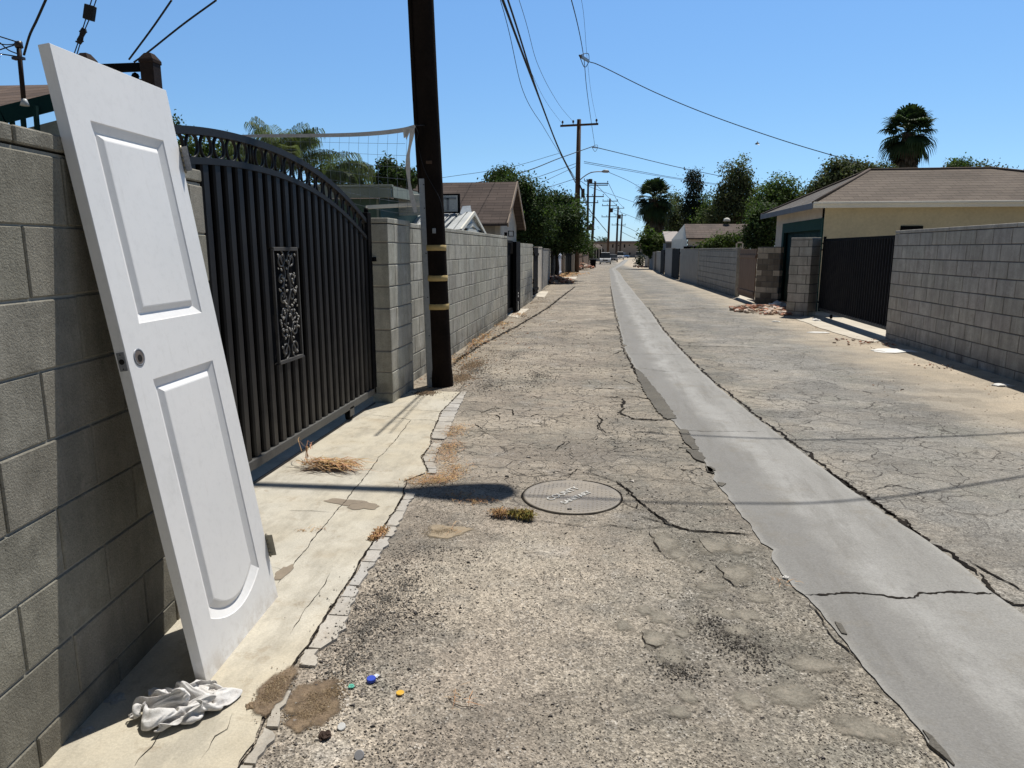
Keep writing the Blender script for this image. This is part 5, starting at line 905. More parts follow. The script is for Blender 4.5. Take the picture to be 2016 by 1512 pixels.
pebbles('gravel', 'dark specks and crumbs on the mid alley asphalt', 2600, (-1.0, .8, 3.8, 14), (.003, .010), ST + [(.06, .05, .04)], 6, dens=lambda x, y: (x > outf(y) + .02 if y < 6.9 else 1) * (x < gl(y) - .03) * max(0, .25 + nz(x * 2, y * 2, 3)), flat=.4)
def grit(name, label, spots, n, size, cols, seed):
    r = random.Random(seed); mb = MB()
    for _ in range(n):
        p, rx, ry = r.choice(spots); a = r.uniform(0, 6.283); q_ = 1 + .5 * nz(math.cos(a) * 1.5 + p.x * 9, math.sin(a) * 1.5, seed); t = abs(r.gauss(0, .48)) * q_
        x, y = p.x + math.cos(a) * rx * t, p.y + math.sin(a) * ry * t; s_ = r.uniform(*size); b = len(mb.v); z0 = (.012 if x < outf(y) and 1.3 < y < 6.9 else .0) + max(0, .006 * (1 - t)) * r.random()
        for k in range(4): aa = k * 1.57 + r.uniform(-.3, .3); mb.v.append((x + math.cos(aa) * s_ * r.uniform(.7, 1.2), y + math.sin(aa) * s_ * r.uniform(.7, 1.2), z0))
        mb.v.append((x, y, z0 + s_ * .8)); c = r.choice(cols); q2_ = r.uniform(.75, 1.25); tn = tuple(v * q2_ for v in c)
        for k in range(4): mb.face((b + k, b + (k + 1) % 4, b + 4), tn)
    g = NG(name + '_grit'); m_ = g.done(g.vmul(g.tint(), (1.0, 1.0, 1.0)), .95, None, 0, .15)
    return tag(mb.build(name, m_), label, kind='stuff')
DC = [(.27, .20, .125), (.22, .16, .10), (.32, .25, .165), (.17, .125, .085)]
grit('dirt', 'brown loose dirt lying over the broken edging by the bottle caps', [(G(542, 1360), .05, .12), (G(535, 1375), .05, .08), (G(618, 1378), .10, .12), (G(632, 1395), .08, .10), (G(600, 1410), .07, .06), (G(650, 1365), .06, .10)], 7000, (.0015, .0042), DC, 3)
grit('sand', 'tan sand patch on the asphalt below the lamp shadow', [(G(878, 1046), .14, .11), (G(862, 1048), .10, .09)], 1500, (.0015, .004), [(.36, .29, .20), (.31, .25, .175), (.40, .33, .24)], 4)
grit('dirt', 'brown dirt at the foot of the utility pole', [(G(905, 745), .22, .5), (G(840, 775), .12, .15), (G(930, 720), .25, .8)], 4000, (.004, .011), DC + [(.12, .09, .07), (.35, .24, .16)], 5)
DK = [(.10, .09, .08), (.06, .055, .05), (.18, .165, .145), (.42, .39, .34), (.32, .29, .25), (.25, .23, .20)]
grit('gravel', 'coarse dark gravel broken out of the asphalt near the concrete strip', [(G(1415, 1250), .22, .24), (G(1455, 1270), .16, .16), (G(1345, 1325), .18, .14), (G(1320, 1310), .14, .12), (G(1395, 1225), .12, .14), (G(1500, 1300), .3, .3)], 1500, (.0025, .0065), DK, 8)
grit('gravel', 'dark gravel loosened beside the broken edging', [(G(760, 1180), .22, .3), (G(720, 1240), .16, .24), (G(800, 1150), .3, .3), (G(690, 1300), .12, .2)], 2200, (.002, .005), DK, 9)
grit('gravel', 'dark loose stones in the middle of the left lane', [(G(960, 760), .5, 1.2), (G(1060, 740), .4, 1.2), (G(1010, 700), .5, 1.6), (G(940, 730), .3, .8)], 2200, (.003, .010), DK, 10)
RB = [(.42, .20, .13), (.50, .36, .26), (.60, .50, .42), (.34, .17, .12), (.30, .25, .2)]
def rubble(name, label, px, rad, n, sz, seed):
    p = G(*px); r = random.Random(seed); mb = MB()
    for k in range(n):
        a = r.uniform(0, 6.3); t = r.random() ** .6; x, y = p.x + math.cos(a) * rad[0] * t, p.y + math.sin(a) * rad[1] * t
        s_ = r.uniform(*sz); M2 = Matrix.Translation((x, y, s_ * .4 + (1 - t) * rad[2])) @ Matrix.Rotation(r.uniform(0, 6), 4, 'Z') @ Matrix.Rotation(r.uniform(-.6, .6), 4, 'X') @ Matrix.Rotation(r.uniform(-.4, .4), 4, 'Y')
        c = r.choice(RB); mb.cbox((-s_, -s_ * .7, -s_ * .35), (s_, s_ * .7, s_ * .35), s_ * .15, M2, c)
    g = NG(name + '_m'); m_ = g.done(g.scale(g.tint(), g.ramp(g.noise(40, 3), .3, .7, .8, 1.15)), .95)
    return tag(mb.build(name, m_), label, kind='stuff')
rubble('rubble_pile', 'broken orange brick rubble before the green garage door', (1508, 612), (.8, 1.3, .1), 260, (.02, .07), 1)
rubble('rubble', 'scattered orange brick chips near the white board', (1700, 676), (.45, .55, .02), 34, (.008, .028), 2)
rubble('rubble', 'orange chips on the dirt before the long right wall', (1845, 722), (.25, .3, .01), 24, (.006, .015), 3)
rubble('rubble', 'brown debris heap beneath the far left tree', (1090, 556), (1.0, 1.6, .25), 160, (.04, .12), 4)
rubble('rubble', 'pale clutter of chunks right of the brown utility pole', (1146, 528), (.8, 2.5, .25), 90, (.08, .22), 5)
rubble('rubble', 'reddish clutter on the ground by the far right palm', (1259, 526), (.6, 2.0, .05), 26, (.05, .12), 6)

# ---- dry fronds, grass and weeds
def blades_mat(name, a, b):
    g = NG(name); return g.done(g.vmul(g.mix(g.ramp(g.noise(30, 2), .3, .7), a, b), g.tint()), .8, None, 0, .2)
M_STRAW = blades_mat('straw', (.50, .33, .17), (.40, .24, .12)); M_WEED = blades_mat('weed', (.13, .15, .03), (.32, .22, .07))
def straw(mb, c, n, L_, w_, spread, seed, lift=.03, ang=(0, 6.3), z=.012, tint=(.6, 1.3)):
    r = random.Random(seed)
    for _ in range(n):
        x, y = c[0] + r.gauss(0, spread[0]), c[1] + r.gauss(0, spread[1]); a = r.uniform(*ang); l = r.uniform(*L_); z0 = z + r.uniform(0, lift) ; z1 = z + r.uniform(0, lift); bend = r.uniform(-.5, .5)
        P = []
        for i in range(5):
            t = i / 4; aa = a + bend * t; P.append(V((x + math.cos(aa) * l * t, y + math.sin(aa) * l * t, z0 + (z1 - z0) * t + lift * .6 * math.sin(t * math.pi) * r.random())))
        b = len(mb.v); ww = r.uniform(*w_); t_ = r.uniform(*tint); tn = (t_, t_ * r.uniform(.85, 1.1), t_ * r.uniform(.8, 1.1))
        for i, p in enumerate(P):
            hw = ww * (1 - (i / 4) ** 2 * .8) * .5; nx, ny = -math.sin(a) * hw, math.cos(a) * hw; mb.v += [(p.x - nx, p.y - ny, p.z), (p.x + nx, p.y + ny, p.z + hw * .5)]
        for i in range(4): mb.face((b + 2 * i, b + 2 * i + 1, b + 2 * i + 3, b + 2 * i + 2), tn)
mb = MB(); c = G(640, 925); straw(mb, c, 150, (.08, .24), (.004, .010), (.07, .035), 3, .05, (-.5, .5)); straw(mb, c, 80, (.08, .2), (.003, .008), (.08, .03), 4, .05, (2.6, 3.8)); straw(mb, G(605, 915), 6, (.12, .2), (.004, .008), (.02, .02), 5, .12, (1.8, 2.6))
tag(mb.build('dry_frond', M_STRAW), 'clump of dry brown palm fronds on the apron before the gate', 'dry fronds')
def patch(px_list, n, seed, name, label, L_=(.015, .06), w_=(.0015, .004), sp=(.05, .05), m_=None, lift=.012, kind='stuff', cat=None, tint=(.55, 1.4)):
    mb = MB()
    for i, p in enumerate(px_list): straw(mb, G(*p), n, L_, w_, sp, seed + i, lift, tint=tint, z=.004)
    o = mb.build(name, m_ or M_STRAW); return tag(o, label, cat, kind=kind)
patch([(825, 950), (850, 945), (870, 948), (885, 940), (895, 925), (880, 905), (872, 890), (890, 880), (895, 855), (900, 845)], 170, 11, 'dry_grass', 'orange dry grass litter at the edge of the apron', sp=(.05, .06))
patch([(900, 975), (930, 988), (955, 985)], 60, 31, 'dry_grass', 'thin dry grass litter under the lamp shadow', sp=(.05, .03))
patch([(745, 1055), (752, 1050), (738, 1064)], 120, 41, 'dry_leaves', 'small clump of brown dry leaves on the broken edging', L_=(.01, .03), w_=(.003, .008), sp=(.014, .014), lift=.02)
patch([(978, 1015), (990, 1018)], 110, 51, 'dry_weed', 'yellowed weed tuft left of the manhole cover', sp=(.02, .012), lift=.03, cat='weed', kind='thing', L_=(.02, .05), w_=(.002, .006))
patch([(1010, 1019), (1028, 1020), (1040, 1024)], 120, 61, 'weed', 'small green weed tuft just below the manhole cover', sp=(.02, .012), m_=M_WEED, lift=.035, cat='weed', kind='thing', L_=(.02, .05), w_=(.003, .007))
patch([(940, 672), (955, 664), (930, 680), (985, 640), (1020, 620), (905, 710)], 90, 71, 'dry_leaves', 'brown leaf litter at the foot of the left wall', L_=(.02, .08), w_=(.006, .02), sp=(.10, .25), lift=.03)
patch([(1095, 545), (1105, 543), (1120, 540)], 160, 81, 'dry_leaves', 'orange leaf litter before the far left gates', L_=(.1, .3), w_=(.03, .08), sp=(.4, 1.2), lift=.06)
patch([(628, 1043), (600, 1046), (885, 1045), (905, 1375), (1540, 1150)], 14, 91, 'twigs', 'scattered thin dry twigs on the apron and asphalt', L_=(.02, .07), w_=(.001, .003), sp=(.03, .03))
mb = MB(); mb.tube(catmull([G(883, 1372, .004), G(892, 1383, .004), G(912, 1391, .006), G(932, 1389, .004)], 6), .0013, 5)
tag(mb.build('twig', mat('twig_brown', (.10, .07, .05), bs=0)), 'thin curved dark twig on the near asphalt', 'twig')

# ---- manhole cover
def manhole():
    C_ = V((-.17, 3.99, 0)); R_ = .287
    g = NG('worn_iron'); c = g.mix(g.ramp(g.noise(9, 4, .7), .3, .7), (.27, .24, .203), (.195, .175, .15)); c = g.mix(g.ramp(g.noise(5, 4), .42, .6, 0, .75), c, (.31, .27, .215))
    c = g.scale(c, g.ramp(g.noise(160, 3), .25, .75, .75, 1.15)); M_I = g.done(c, .62, g.bump(g.noise(150, 3, .7), .5, .003), .15, .5)
    t = thing('manhole_cover', 'round iron manhole cover with raised lettering set in the cracked asphalt', 'manhole cover', tuple(C_))
    mb = MB(); mb.lathe([(R_, .001), (R_, .0065), (R_ - .012, .0075), (R_ - .02, .0055), (.002, .0062)], C_, 72); lid = part(mb, 'lid', M_I, t)
    mb = MB()
    for k in range(21):     # ribs across, interrupted for the lettering
        yy = -.25 + k * .025; hw = math.sqrt(max(0, (R_ - .03) ** 2 - yy * yy))
        if hw < .03: continue
        segs = [(-hw, -.13), (.15, hw)] if abs(yy) < .10 else [(-hw, hw)]
        for a, b in segs:
            n = max(1, int((b - a) / .03))
            for j in range(n): mb.box((C_.x + yy - .004, C_.y + a + (b - a) * j / n + .003, .0058), (C_.x + yy + .004, C_.y + a + (b - a) * (j + 1) / n - .003, 0.0071))
    part(mb, 'tread', M_I, t)
    mb = MB(); n = 90
    for k in range(n):
        if 20 <= k <= 24: continue
        a0, a1 = 2 * math.pi * k / n, 2 * math.pi * (k + 1) / n; w0 = .008 + .02 * max(0, nz(math.cos(a0) * 2, math.sin(a0) * 2 + .6)) + (.006 if .2 < a0 < 2.2 else 0)
        w1 = .008 + .02 * max(0, nz(math.cos(a1) * 2, math.sin(a1) * 2 + .6)) + (.006 if .2 < a1 < 2.2 else 0); r0 = R_ + .001
        mb.poly([(C_.x + math.cos(a) * r, C_.y + math.sin(a) * r, .0052) for a, r in ((a0, r0), (a0, r0 + w0), (a1, r0 + w1), (a1, r0))])
    part(mb, 'rim_gap', M_CRACK, t)
    mb = MB(); mb.box((C_.x - .015, C_.y - .235, .0076), (C_.x + .01, C_.y - .215, .0082)); part(mb, 'pick_hole', M_HOLE, t)
    M_L = mat('worn_letter_iron', (.62, .60, .55), (.50, .48, .44), rough=.5, bs=.3)
    for s_, a_px, b_px, size in (('COUNTY', (1085, 988), (1142, 964), .082), ('SANITARY', (1112, 995), (1166, 972), .062)):
        A_, B_ = G(*a_px), G(*b_px); dr = B_ - A_; dr.z = 0
        cu = bpy.data.curves.new('lettering', 'FONT'); cu.body = s_; cu.size = size; cu.extrude = .0018; cu.offset = .0015
        o = bpy.data.objects.new('lettering', cu); COL.objects.link(o)
        dg = bpy.context.evaluated_depsgraph_get(); me = bpy.data.meshes.new_from_object(o.evaluated_get(dg)); bpy.data.objects.remove(o)
        xs = [v.co.x for v in me.vertices]; wd = max(xs) - min(xs); k = dr.length / wd
        me.transform(Matrix.Diagonal((k, k * 1.0, 1, 1))); me.transform(Matrix.Rotation(math.atan2(dr.y, dr.x), 4, 'Z')); me.transform(Matrix.Translation((A_.x - C_.x, A_.y - C_.y, .0088)))
        me.materials.clear(); me.materials.append(M_L)
        o = bpy.data.objects.new('lettering', me); COL.objects.link(o); o.parent = t
manhole()

# ================================================================== TALL GATE
def gate_metal():
    g = NG('black_gate_paint'); c = g.mix(g.ramp(g.noise(3, 4), .35, .7), (.013, .0125, .0135), (.021, .020, .020))
    z = g.sep()[2]; c = g.mix(g.math('MULTIPLY', g.ramp(z, .1, 1.1, .45, .0), g.ramp(g.noise(5, 4), .3, .6)), c, (.085, .078, .066))
    return g.done(c, .5, g.bump(g.noise(80, 2), .1, .002), 0, .22)
M_GATE = gate_metal()
M_BLACK = mat('black_sheet', (.008, .008, .009), (.005, .005, .006), rough=.8, bs=.1, spec=.08)
M_GREYIRON = mat('dusty_iron', (.13, .128, .118), (.075, .073, .07), rough=.6, bs=.3)
GX = -2.14; GY0, GY1, GYC = 2.1, 6.27, 4.19
def arch(y, h0, rise): u = (y - GYC) / (GY1 - GYC); return h0 + rise * (1 - abs(u) ** 2.15)
top_o = lambda y: arch(y, 1.67, .42); top_i = lambda y: arch(y, 1.515, .42)
gt = thing('sliding_gate', 'tall black ornamental driveway gate with an arched top', 'gate', (GX, GYC, 0))
ysg = [GY0 + (GY1 - GY0) * i / 60 for i in range(61)]
def arch_rail(fn, w_, h_):
    mb = MB(); b = 0
    for y in ysg:
        z = fn(y)
        for dx, dz in ((-w_ / 2, -h_ / 2), (w_ / 2, -h_ / 2), (w_ / 2, h_ / 2), (-w_ / 2, h_ / 2)): mb.v.append((GX + dx, y, z + dz))
    for i in range(len(ysg) - 1):
        for k in range(4): mb.face((4 * i + k, 4 * i + (k + 1) % 4, 4 * i + 4 + (k + 1) % 4, 4 * i + 4 + k))
    return mb
part(arch_rail(lambda y: top_o(y) - .02, .05, .04), 'top_rail', M_GATE, gt)
part(arch_rail(lambda y: top_i(y) - .015, .05, .035), 'top_rail', M_GATE, gt)
mb = MB(); mb.cbox((GX - .03, GY0, .11), (GX + .03, GY1, .17), .003); mb.cbox((GX - .02, GY1 - .05, .12), (GX + .03, GY1, 1.74), .003); part(mb, 'bottom_rail', M_GREYIRON, gt)
mb = MB(); mb.cbox((GX - .025, GY1 - .085, .17), (GX + .034, GY1 + .008, 1.76), .003); mb.tube([(GX, GY1 - .02, 1.76), (GX, GY1 - .02, 1.80)], .02, 8); part(mb, 'end_post', M_BLACK, gt)
mb = MB(); mb.cbox((GX + .02, GY1 + .01, 1.33), (GX + .05, GY1 + .10, 1.37), .003); part(mb, 'latch', M_BLACK, gt); mb = MB(); mb.cbox((GX - .03, GY1 + .009, 1.1), (GX + .02, GY1 + .035, 1.16), .003); part(mb, 'latch_keeper', M_BLACK, gt)
mb = MB()
for i in range(len(ysg) - 1): mb.poly([(GX - .028, ysg[i], .15), (GX - .028, ysg[i + 1], .15), (GX - .028, ysg[i + 1], top_i(ysg[i + 1]) - .02), (GX - .028, ysg[i], top_i(ysg[i]) - .02)])
part(mb, 'backing_sheet', M_BLACK, gt)
OY0, OY1, OZ0, OZ1 = 4.355, 4.715, .70, 1.44
y = GY0 + .06
while y < GY1 - .07:
    mb = MB(); inside = OY0 - .055 < y < OY1 - .002
    pw = .070
    if inside:
        mb.cbox((GX - .016, y, .16), (GX + .018, y + pw, OZ0), .010); part(mb, 'picket', M_GATE, gt); mb = MB()
        mb.cbox((GX - .016, y, OZ1), (GX + .018, y + pw, top_i(y + .02) - .02), .010)
    else: mb.cbox((GX - .016, y, .16), (GX + .018, y + pw, top_i(y + .02) - .02), .010)
    part(mb, 'picket', M_GATE, gt); y += .121
for sg_ in (-1, 1):
    for k in range(15):
        y = GYC + sg_ * (.10 + .132 * k)
        if not GY0 + .03 < y < GY1 - .06: continue
        zc = (top_o(y) + top_i(y)) / 2 - .018; rr = (top_o(y) - top_i(y)) / 2 - .016; sl = (top_o(y + .02) - top_o(y - .02)) / .04
        ring = [(GX, y + math.cos(a) * .053, zc + math.sin(a) * rr + math.cos(a) * .053 * sl) for a in [2 * math.pi * j / 24 for j in range(25)]]
        mb = MB(); mb.tube(ring, .0095, 8, cap=False); part(mb, 'ring', M_GATE, gt)
for dy in (-.018, .018):
    zc = (top_o(GYC) + top_i(GYC)) / 2; mb = MB(); mb.tube([(GX, GYC + dy, zc - .07), (GX, GYC + dy, zc + .055)], .008, 6); part(mb, 'divider', M_GATE, gt)
# ornamental cast panel
mb = MB(); X1 = GX + .018
mb.cbox((X1 - .01, OY0, OZ1 - .012), (X1 + .01, OY1, OZ1 + .012), .002); mb.cbox((X1 - .01, OY0, OZ0 - .012), (X1 + .01, OY1, OZ0 + .012), .002)
mb.cbox((X1 - .01, OY0 - .008, OZ0), (X1 + .008, OY0 + .008, OZ1), .002); mb.cbox((X1 - .01, OY1 - .008, OZ0), (X1 + .008, OY1 + .008, OZ1), .002)
orn = part(mb, 'ornament_frame', mat('dark_frame_iron', (.06, .058, .056), (.10, .095, .09), bs=.2), gt)
mb = MB(); yc, zc = (OY0 + OY1) / 2, (OZ0 + OZ1) / 2
def scroll(cy_, cz_, r0, turns, flip, start):
    P = []
    for i in range(30):
        t = i / 29; a = start + flip * turns * 2 * math.pi * t; r_ = r0 * (1 - .8 * t); P.append((X1, cy_ + math.cos(a) * r_, cz_ + math.sin(a) * r_))
    mb.tube(P, .0065, 6)
for sy in (-1, 1):
    for sz in (-1, 1):
        scroll(yc + sy * .075, zc + sz * .30, .062, 1.3, sy * sz, math.pi / 2 * sz * 1.0); scroll(yc + sy * .085, zc + sz * .17, .05, 1.2, -sy * sz, -math.pi / 2 * sz)
        scroll(yc + sy * .07, zc + sz * .06, .048, 1.2, sy * sz, 0)
        mb.tube(catmull([(X1, yc, zc), (X1, yc + sy * .05, zc + sz * .12), (X1, yc + sy * .02, zc + sz * .22), (X1, yc + sy * .10, zc + sz * .34)], 6), .006, 6)
rr_ = random.Random(4)
for k in range(90):
    a, bz = rr_.uniform(-.14, .14), rr_.gauss(0, .15); bz = max(-.33, min(.33, bz)); s_ = rr_.uniform(.008, .015)
    M2 = Matrix.Translation((X1 + .006, yc + a, zc + bz)) @ Matrix.Rotation(rr_.uniform(0, 6), 4, 'X') @ Matrix.Rotation(rr_.uniform(-.6, .6), 4, 'Z')
    mb.lathe([(.001, -s_ * .3), (s_ * .8, 0), (s_ * .5, s_ * .4), (.001, s_ * .5)], (0, 0, 0), 6, tint=(4.0, 4.0, 3.8), M=M2 @ Matrix.Rotation(math.pi / 2, 4, 'Y'))
part(mb, 'scrollwork', mat('dark_cast_iron', (.05, .049, .048), (.09, .085, .08), rough=.45, bs=.3, tint=True, spec=.5), orn)
for yw in (3.0, 5.62):
    mb = MB(); M2 = Matrix.Translation((GX, yw, .058)) @ Matrix.Rotation(math.pi / 2, 4, 'Y'); mb.lathe([(.035, -.02), (.045, -.02), (.04, 0), (.045, .02), (.035, .02)], (0, 0, 0), 20, M=M2); wh = part(mb, 'wheel', M_BLACK, gt)
    mb = MB(); mb.cbox((GX - .03, yw - .05, .07), (GX - .024, yw + .05, .13), .002); mb.cbox((GX + .024, yw - .05, .05), (GX + .03, yw + .05, .13), .002); part(mb, 'wheel_bracket', M_GREYIRON, gt)
mb = MB(); mb.box((GX - .006, 1.0, .008), (GX + .006, 6.3, .020)); tag(mb.build('gate_track', M_GREYIRON), 'thin steel track in the concrete under the tall black gate', 'track')

# brown square posts with beam behind the door
M_BRPOST = mat('brown_painted_steel', (.022, .016, .015), (.04, .028, .023), rough=.6, spec=.1)
pA = PX(294, 108, -2.40); pB = PY(168, 108, pA.y)
for p, lab in ((pA, 'dark brown capped square post right of the top of the white door'), (pB, 'dark brown capped square post hidden mostly behind the white door')):
    t = thing('gate_post', lab, 'post', (p.x, p.y, 0)); mb = MB(); mb.cbox((p.x - .037, p.y - .037, 0), (p.x + .037, p.y + .037, p.z - .03), .004); part(mb, 'post_shaft', M_BRPOST, t)
    mb = MB(); mb.cbox((p.x - .041, p.y - .041, p.z - .045), (p.x + .041, p.y + .041, p.z - .025), .003); b = len(mb.v)
    for dx, dy in ((-1, -1), (1, -1), (1, 1), (-1, 1)): mb.v.append((p.x + dx * .039, p.y + dy * .039, p.z - .025))
    for dx, dy in ((-1, -1), (1, -1), (1, 1), (-1, 1)): mb.v.append((p.x + dx * .018, p.y + dy * .018, p.z + .006))
    for k in range(4): mb.face((b + k, b + (k + 1) % 4, b + 4 + (k + 1) % 4, b + 4 + k))
    mb.face((b + 4, b + 5, b + 6, b + 7)); part(mb, 'post_cap', mat('brown_cap', (.045, .032, .028), spec=.1), t)
t = thing('beam', 'dark steel beam running between the two brown posts', 'beam', (pB.x, pA.y, pA.z - .1))
zb = PY(270, 132, pA.y).z
mb = MB(); mb.cbox((pB.x + .05, pA.y - .02, zb - .02), (pA.x - .05, pA.y + .02, zb + .018), .003); part(mb, 'upper_bar', M_BLACK, t)
mb = MB(); mb.cbox((pB.x + .05, pA.y - .02, zb - .13), (pA.x - .05, pA.y + .02, zb - .062), .003); mb.lathe([(.001, -.02), (.015, -.012), (.02, 0), (.015, .012), (.001, .02)], (pA.x - .09, pA.y, zb - .045), 12); part(mb, 'lower_bar', M_BLACK, t)
# ================================================================== UTILITY POLES AND WIRES
M_POLE = mat('tarred_pole', (.010, .008, .007), (.022, .016, .013), rough=.9, sc1=4, bs=.7, bsc=40, spec=.05)
M_POLEB = mat('brown_pole', (.115, .07, .045), (.075, .048, .034), rough=.85, bs=.5)
M_POLED = mat('dark_far_pole', (.060, .045, .040), (.04, .032, .03), rough=.85, bs=.3)
M_TAPE = mat('yellow_band', (.52, .385, .16), (.42, .31, .13), rough=.6, bs=.2)
M_GALV = mat('galvanised_guard', (.36, .38, .40), (.28, .30, .32), rough=.55, metal=.25, bs=.1)
M_WIRE = mat('black_cable', (.02, .02, .022), bs=0, rough=.7)
M_INS = mat('insulator_dark', (.05, .04, .04), bs=0, rough=.4)
pole_x = lambda z: -1.735 - .0305 * z
pr = lambda z: .126 - .003 * z
NP = thing('utility_pole', 'black tarred utility pole with three yellow bands by the left wall', 'utility pole', (-1.735, 7.3, 0))
mb = MB(); zs = [-.05, 0, .1, .2, .5, 1, 1.5, 2, 2.5, 3, 4, 5, 7, 9.5]
P, R_ = [], []
for z in zs: P.append((pole_x(z), 7.3, z)); R_.append(pr(z) * (1.06 if z <= .1 else 1))
mb.tube(P, R_, 22)
rp = random.Random(9)
mb.v = [(x + nz(x * 9, y * 9, z * .8) * .006, y, z) for x, y, z in mb.v]
part(mb, 'pole_shaft', M_POLE, NP)
for z in (1.455, 1.145, .85):
    mb = MB(); mb.lathe([(pr(z) + .001, -.029), (pr(z) + .004, -.028), (pr(z) + .004, .028), (pr(z) + .001, .029)], (pole_x(z), 7.3, z), 30); part(mb, 'yellow_band', M_TAPE, NP)
mb = MB(); GB = [PY(840, 757, 7.19), PY(855, 757, 7.19)]; GT = [PY(824, 353, 7.19), PY(839, 353, 7.19)]
for (l_, r_) in (GB, GT):
    for dx, dy in ((0, .07), (0, .012), (.012, 0), (-.012, 0), (0, .012), (0, .07)):
        k_ = 0
zz_ = [0, .5, 1.0, 1.6, 2.14]; secs = []
for z in zz_:
    t = z / 2.14; l_, r_ = GB[0].lerp(GT[0], t), GB[1].lerp(GT[1], t)
    secs.append([(l_.x, 7.27, z), (l_.x, 7.20, z), (l_.x + .014, 7.188, z), (r_.x - .014, 7.188, z), (r_.x, 7.20, z), (r_.x, 7.27, z)])
for s_ in secs: mb.v += s_
for j in range(4):
    for k in range(5): q_ = j * 6 + k; mb.face((q_, q_ + 1, q_ + 7, q_ + 6))
mb.face(tuple(range(24, 30)))
cg_ = part(mb, 'conduit_guard', M_GALV, NP)
mb = MB(); mb.cbox((pole_x(1.62) + .02, 7.166, 1.60), (pole_x(1.62) + .055, 7.175, 1.65), .002); part(mb, 'pole_tag', M_GALV, NP)
mb = MB(); mb.cbox((pole_x(2.3) - .01, 7.172, 2.28), (pole_x(2.3) + .05, 7.18, 2.31), .002); part(mb, 'pole_tag', M_POLEB, NP)
for z in (.1, .55, .95, 1.4, 1.85, 2.08):
    mb = MB(); mb.lathe([(.006, 0), (.006, .004)], (GB[0].lerp(GT[0], z / 2.14).x + .05, 7.187, z), 8, M=Matrix.Rotation(math.pi / 2, 4, 'X')); part(mb, 'guard_bolt', M_HOLE, cg_)
mb = MB(); mb.tube(catmull([(pole_x(2.0) - .10, 7.23, 2.0), (pole_x(3) - .108, 7.23, 3), (pole_x(5) - .10, 7.23, 5), (pole_x(8) - .09, 7.23, 8)], 4), .022, 8); part(mb, 'riser_pipe', M_POLE, NP)
mb = MB(); mb.tube(catmull([(pole_x(2.45) - .09, 7.2, 2.45), (pole_x(2.2) - .02, 7.17, 2.2), (pole_x(1.95) + .10, 7.21, 1.95), (pole_x(1.8) + .115, 7.26, 1.8)], 6), .004, 5); part(mb, 'tie_wire', M_WIRE, NP)
# lamp arm and head high over the alley: they throw the long shadow with the rounded end
mb = MB(); mb.tube(catmull([(pole_x(8.0), 7.3, 7.6), (-1.2, 7.42, 7.95), (-.2, 7.48, 8.05), (.42, 7.50, 8.05)], 6), [.03 + .0015 * i for i in range(19)], 8); arm = part(mb, 'lamp_arm', M_GALV, NP)
mb = MB(); mb.tube([(.30, 7.49, 8.05), (.42, 7.50, 8.05), (.58, 7.51, 8.04), (.74, 7.52, 8.03), (.88, 7.53, 8.02), (.94, 7.53, 8.02), (.98, 7.53, 8.02)], [.06, .10, .135, .165, .16, .11, .03], 16); part(mb, 'lamp_head', M_GALV, arm)
for zc_, hw in ((8.9, 1.2), (6.4, .5)):
    mb = MB(); mb.cbox((pole_x(zc_) - hw, 7.12, zc_ - .06), (pole_x(zc_) + hw, 7.2, zc_ + .06), .005); part(mb, 'crossarm', M_POLEB, NP)

def upole(name, label, top_px, base_px, Y, arms, m_, rb=.15, group=None, extra=None):
    t_ = PY(*top_px, Y); b_ = PY(*base_px, Y); b_.z = gz(Y) - .05
    dirn = (t_ - b_); mb = MB(); mb.tube([b_, b_.lerp(t_, .5), t_], [rb, rb * .85, rb * .65], 10)
    o = thing(name, label, 'utility pole', tuple(b_), group); part(mb, 'pole_shaft', m_, o)
    for (l, r, tilt) in arms:      # pixel ends of each crossarm
        a, b = PY(*l, Y - rb - .06), PY(*r, Y - rb - .06); mb = MB(); mb.beam(a, b, .10, .12); ar = part(mb, 'crossarm', m_, o)
        for t in (tilt or (.04, .35, .96)):
            mb = MB(); q_ = a.lerp(b, t); mb.lathe([(.02, .05), (.02, .14), (.06, .16), (.07, .22), (.05, .30), (.02, .32)], q_, 8); part(mb, 'insulator', M_INS, ar)
    if extra: extra(o, Y)
    return o
def p1_extra(o, Y):
    mb = MB(); q_ = PY(1140, 335, Y); a = [PY(*p, Y + .0) for p in [(1142, 354), (1152, 346), (1163, 340), (1175, 338), (1186, 338)]]
    mb.tube(catmull(a, 5), .035, 6); ar = part(mb, 'lamp_arm', M_GALV, o)
    e_ = PY(1192, 338, Y); mb = MB(); mb.tube([e_ + V((-.25, 0, 0)), e_ + V((-.1, 0, .03)), e_ + V((.15, 0, .02)), e_ + V((.25, 0, 0))], [.04, .10, .10, .03], 8); part(mb, 'lamp_head', M_GALV, ar)
    mb = MB(); q_ = PY(1142, 380, Y); mb.cbox(tuple(q_ + V((.08, -.3, -.3))), tuple(q_ + V((.3, -.05, .25))), .01); part(mb, 'junction_box', M_POLED, o)
upole('utility_pole', 'tall brown utility pole with one crossarm and a lamp arm', (1140, 235), (1134, 537), 47.9, [((1103, 248), (1178, 244), (.06, .34, .95))], M_POLEB, .2, extra=p1_extra)
def can_extra(px, py, s=.3):
    def f(o, Y):
        q_ = PY(px, py, Y - .3); mb = MB(); mb.lathe([(s * .9, -s), (s, -s * .9), (s, s * .9), (s * .8, s), (.05, s * 1.1)], q_, 12); part(mb, 'transformer_can', M_POLED, o)
    return f
upole('utility_pole', 'dark pole with two crossarms rising from behind the dark tree', (1158, 354), (1156, 507), 100, [((1150, 356), (1166, 358), None), ((1141, 399), (1178, 399), None)], M_POLED, .2, extra=can_extra(1162, 357, .3))
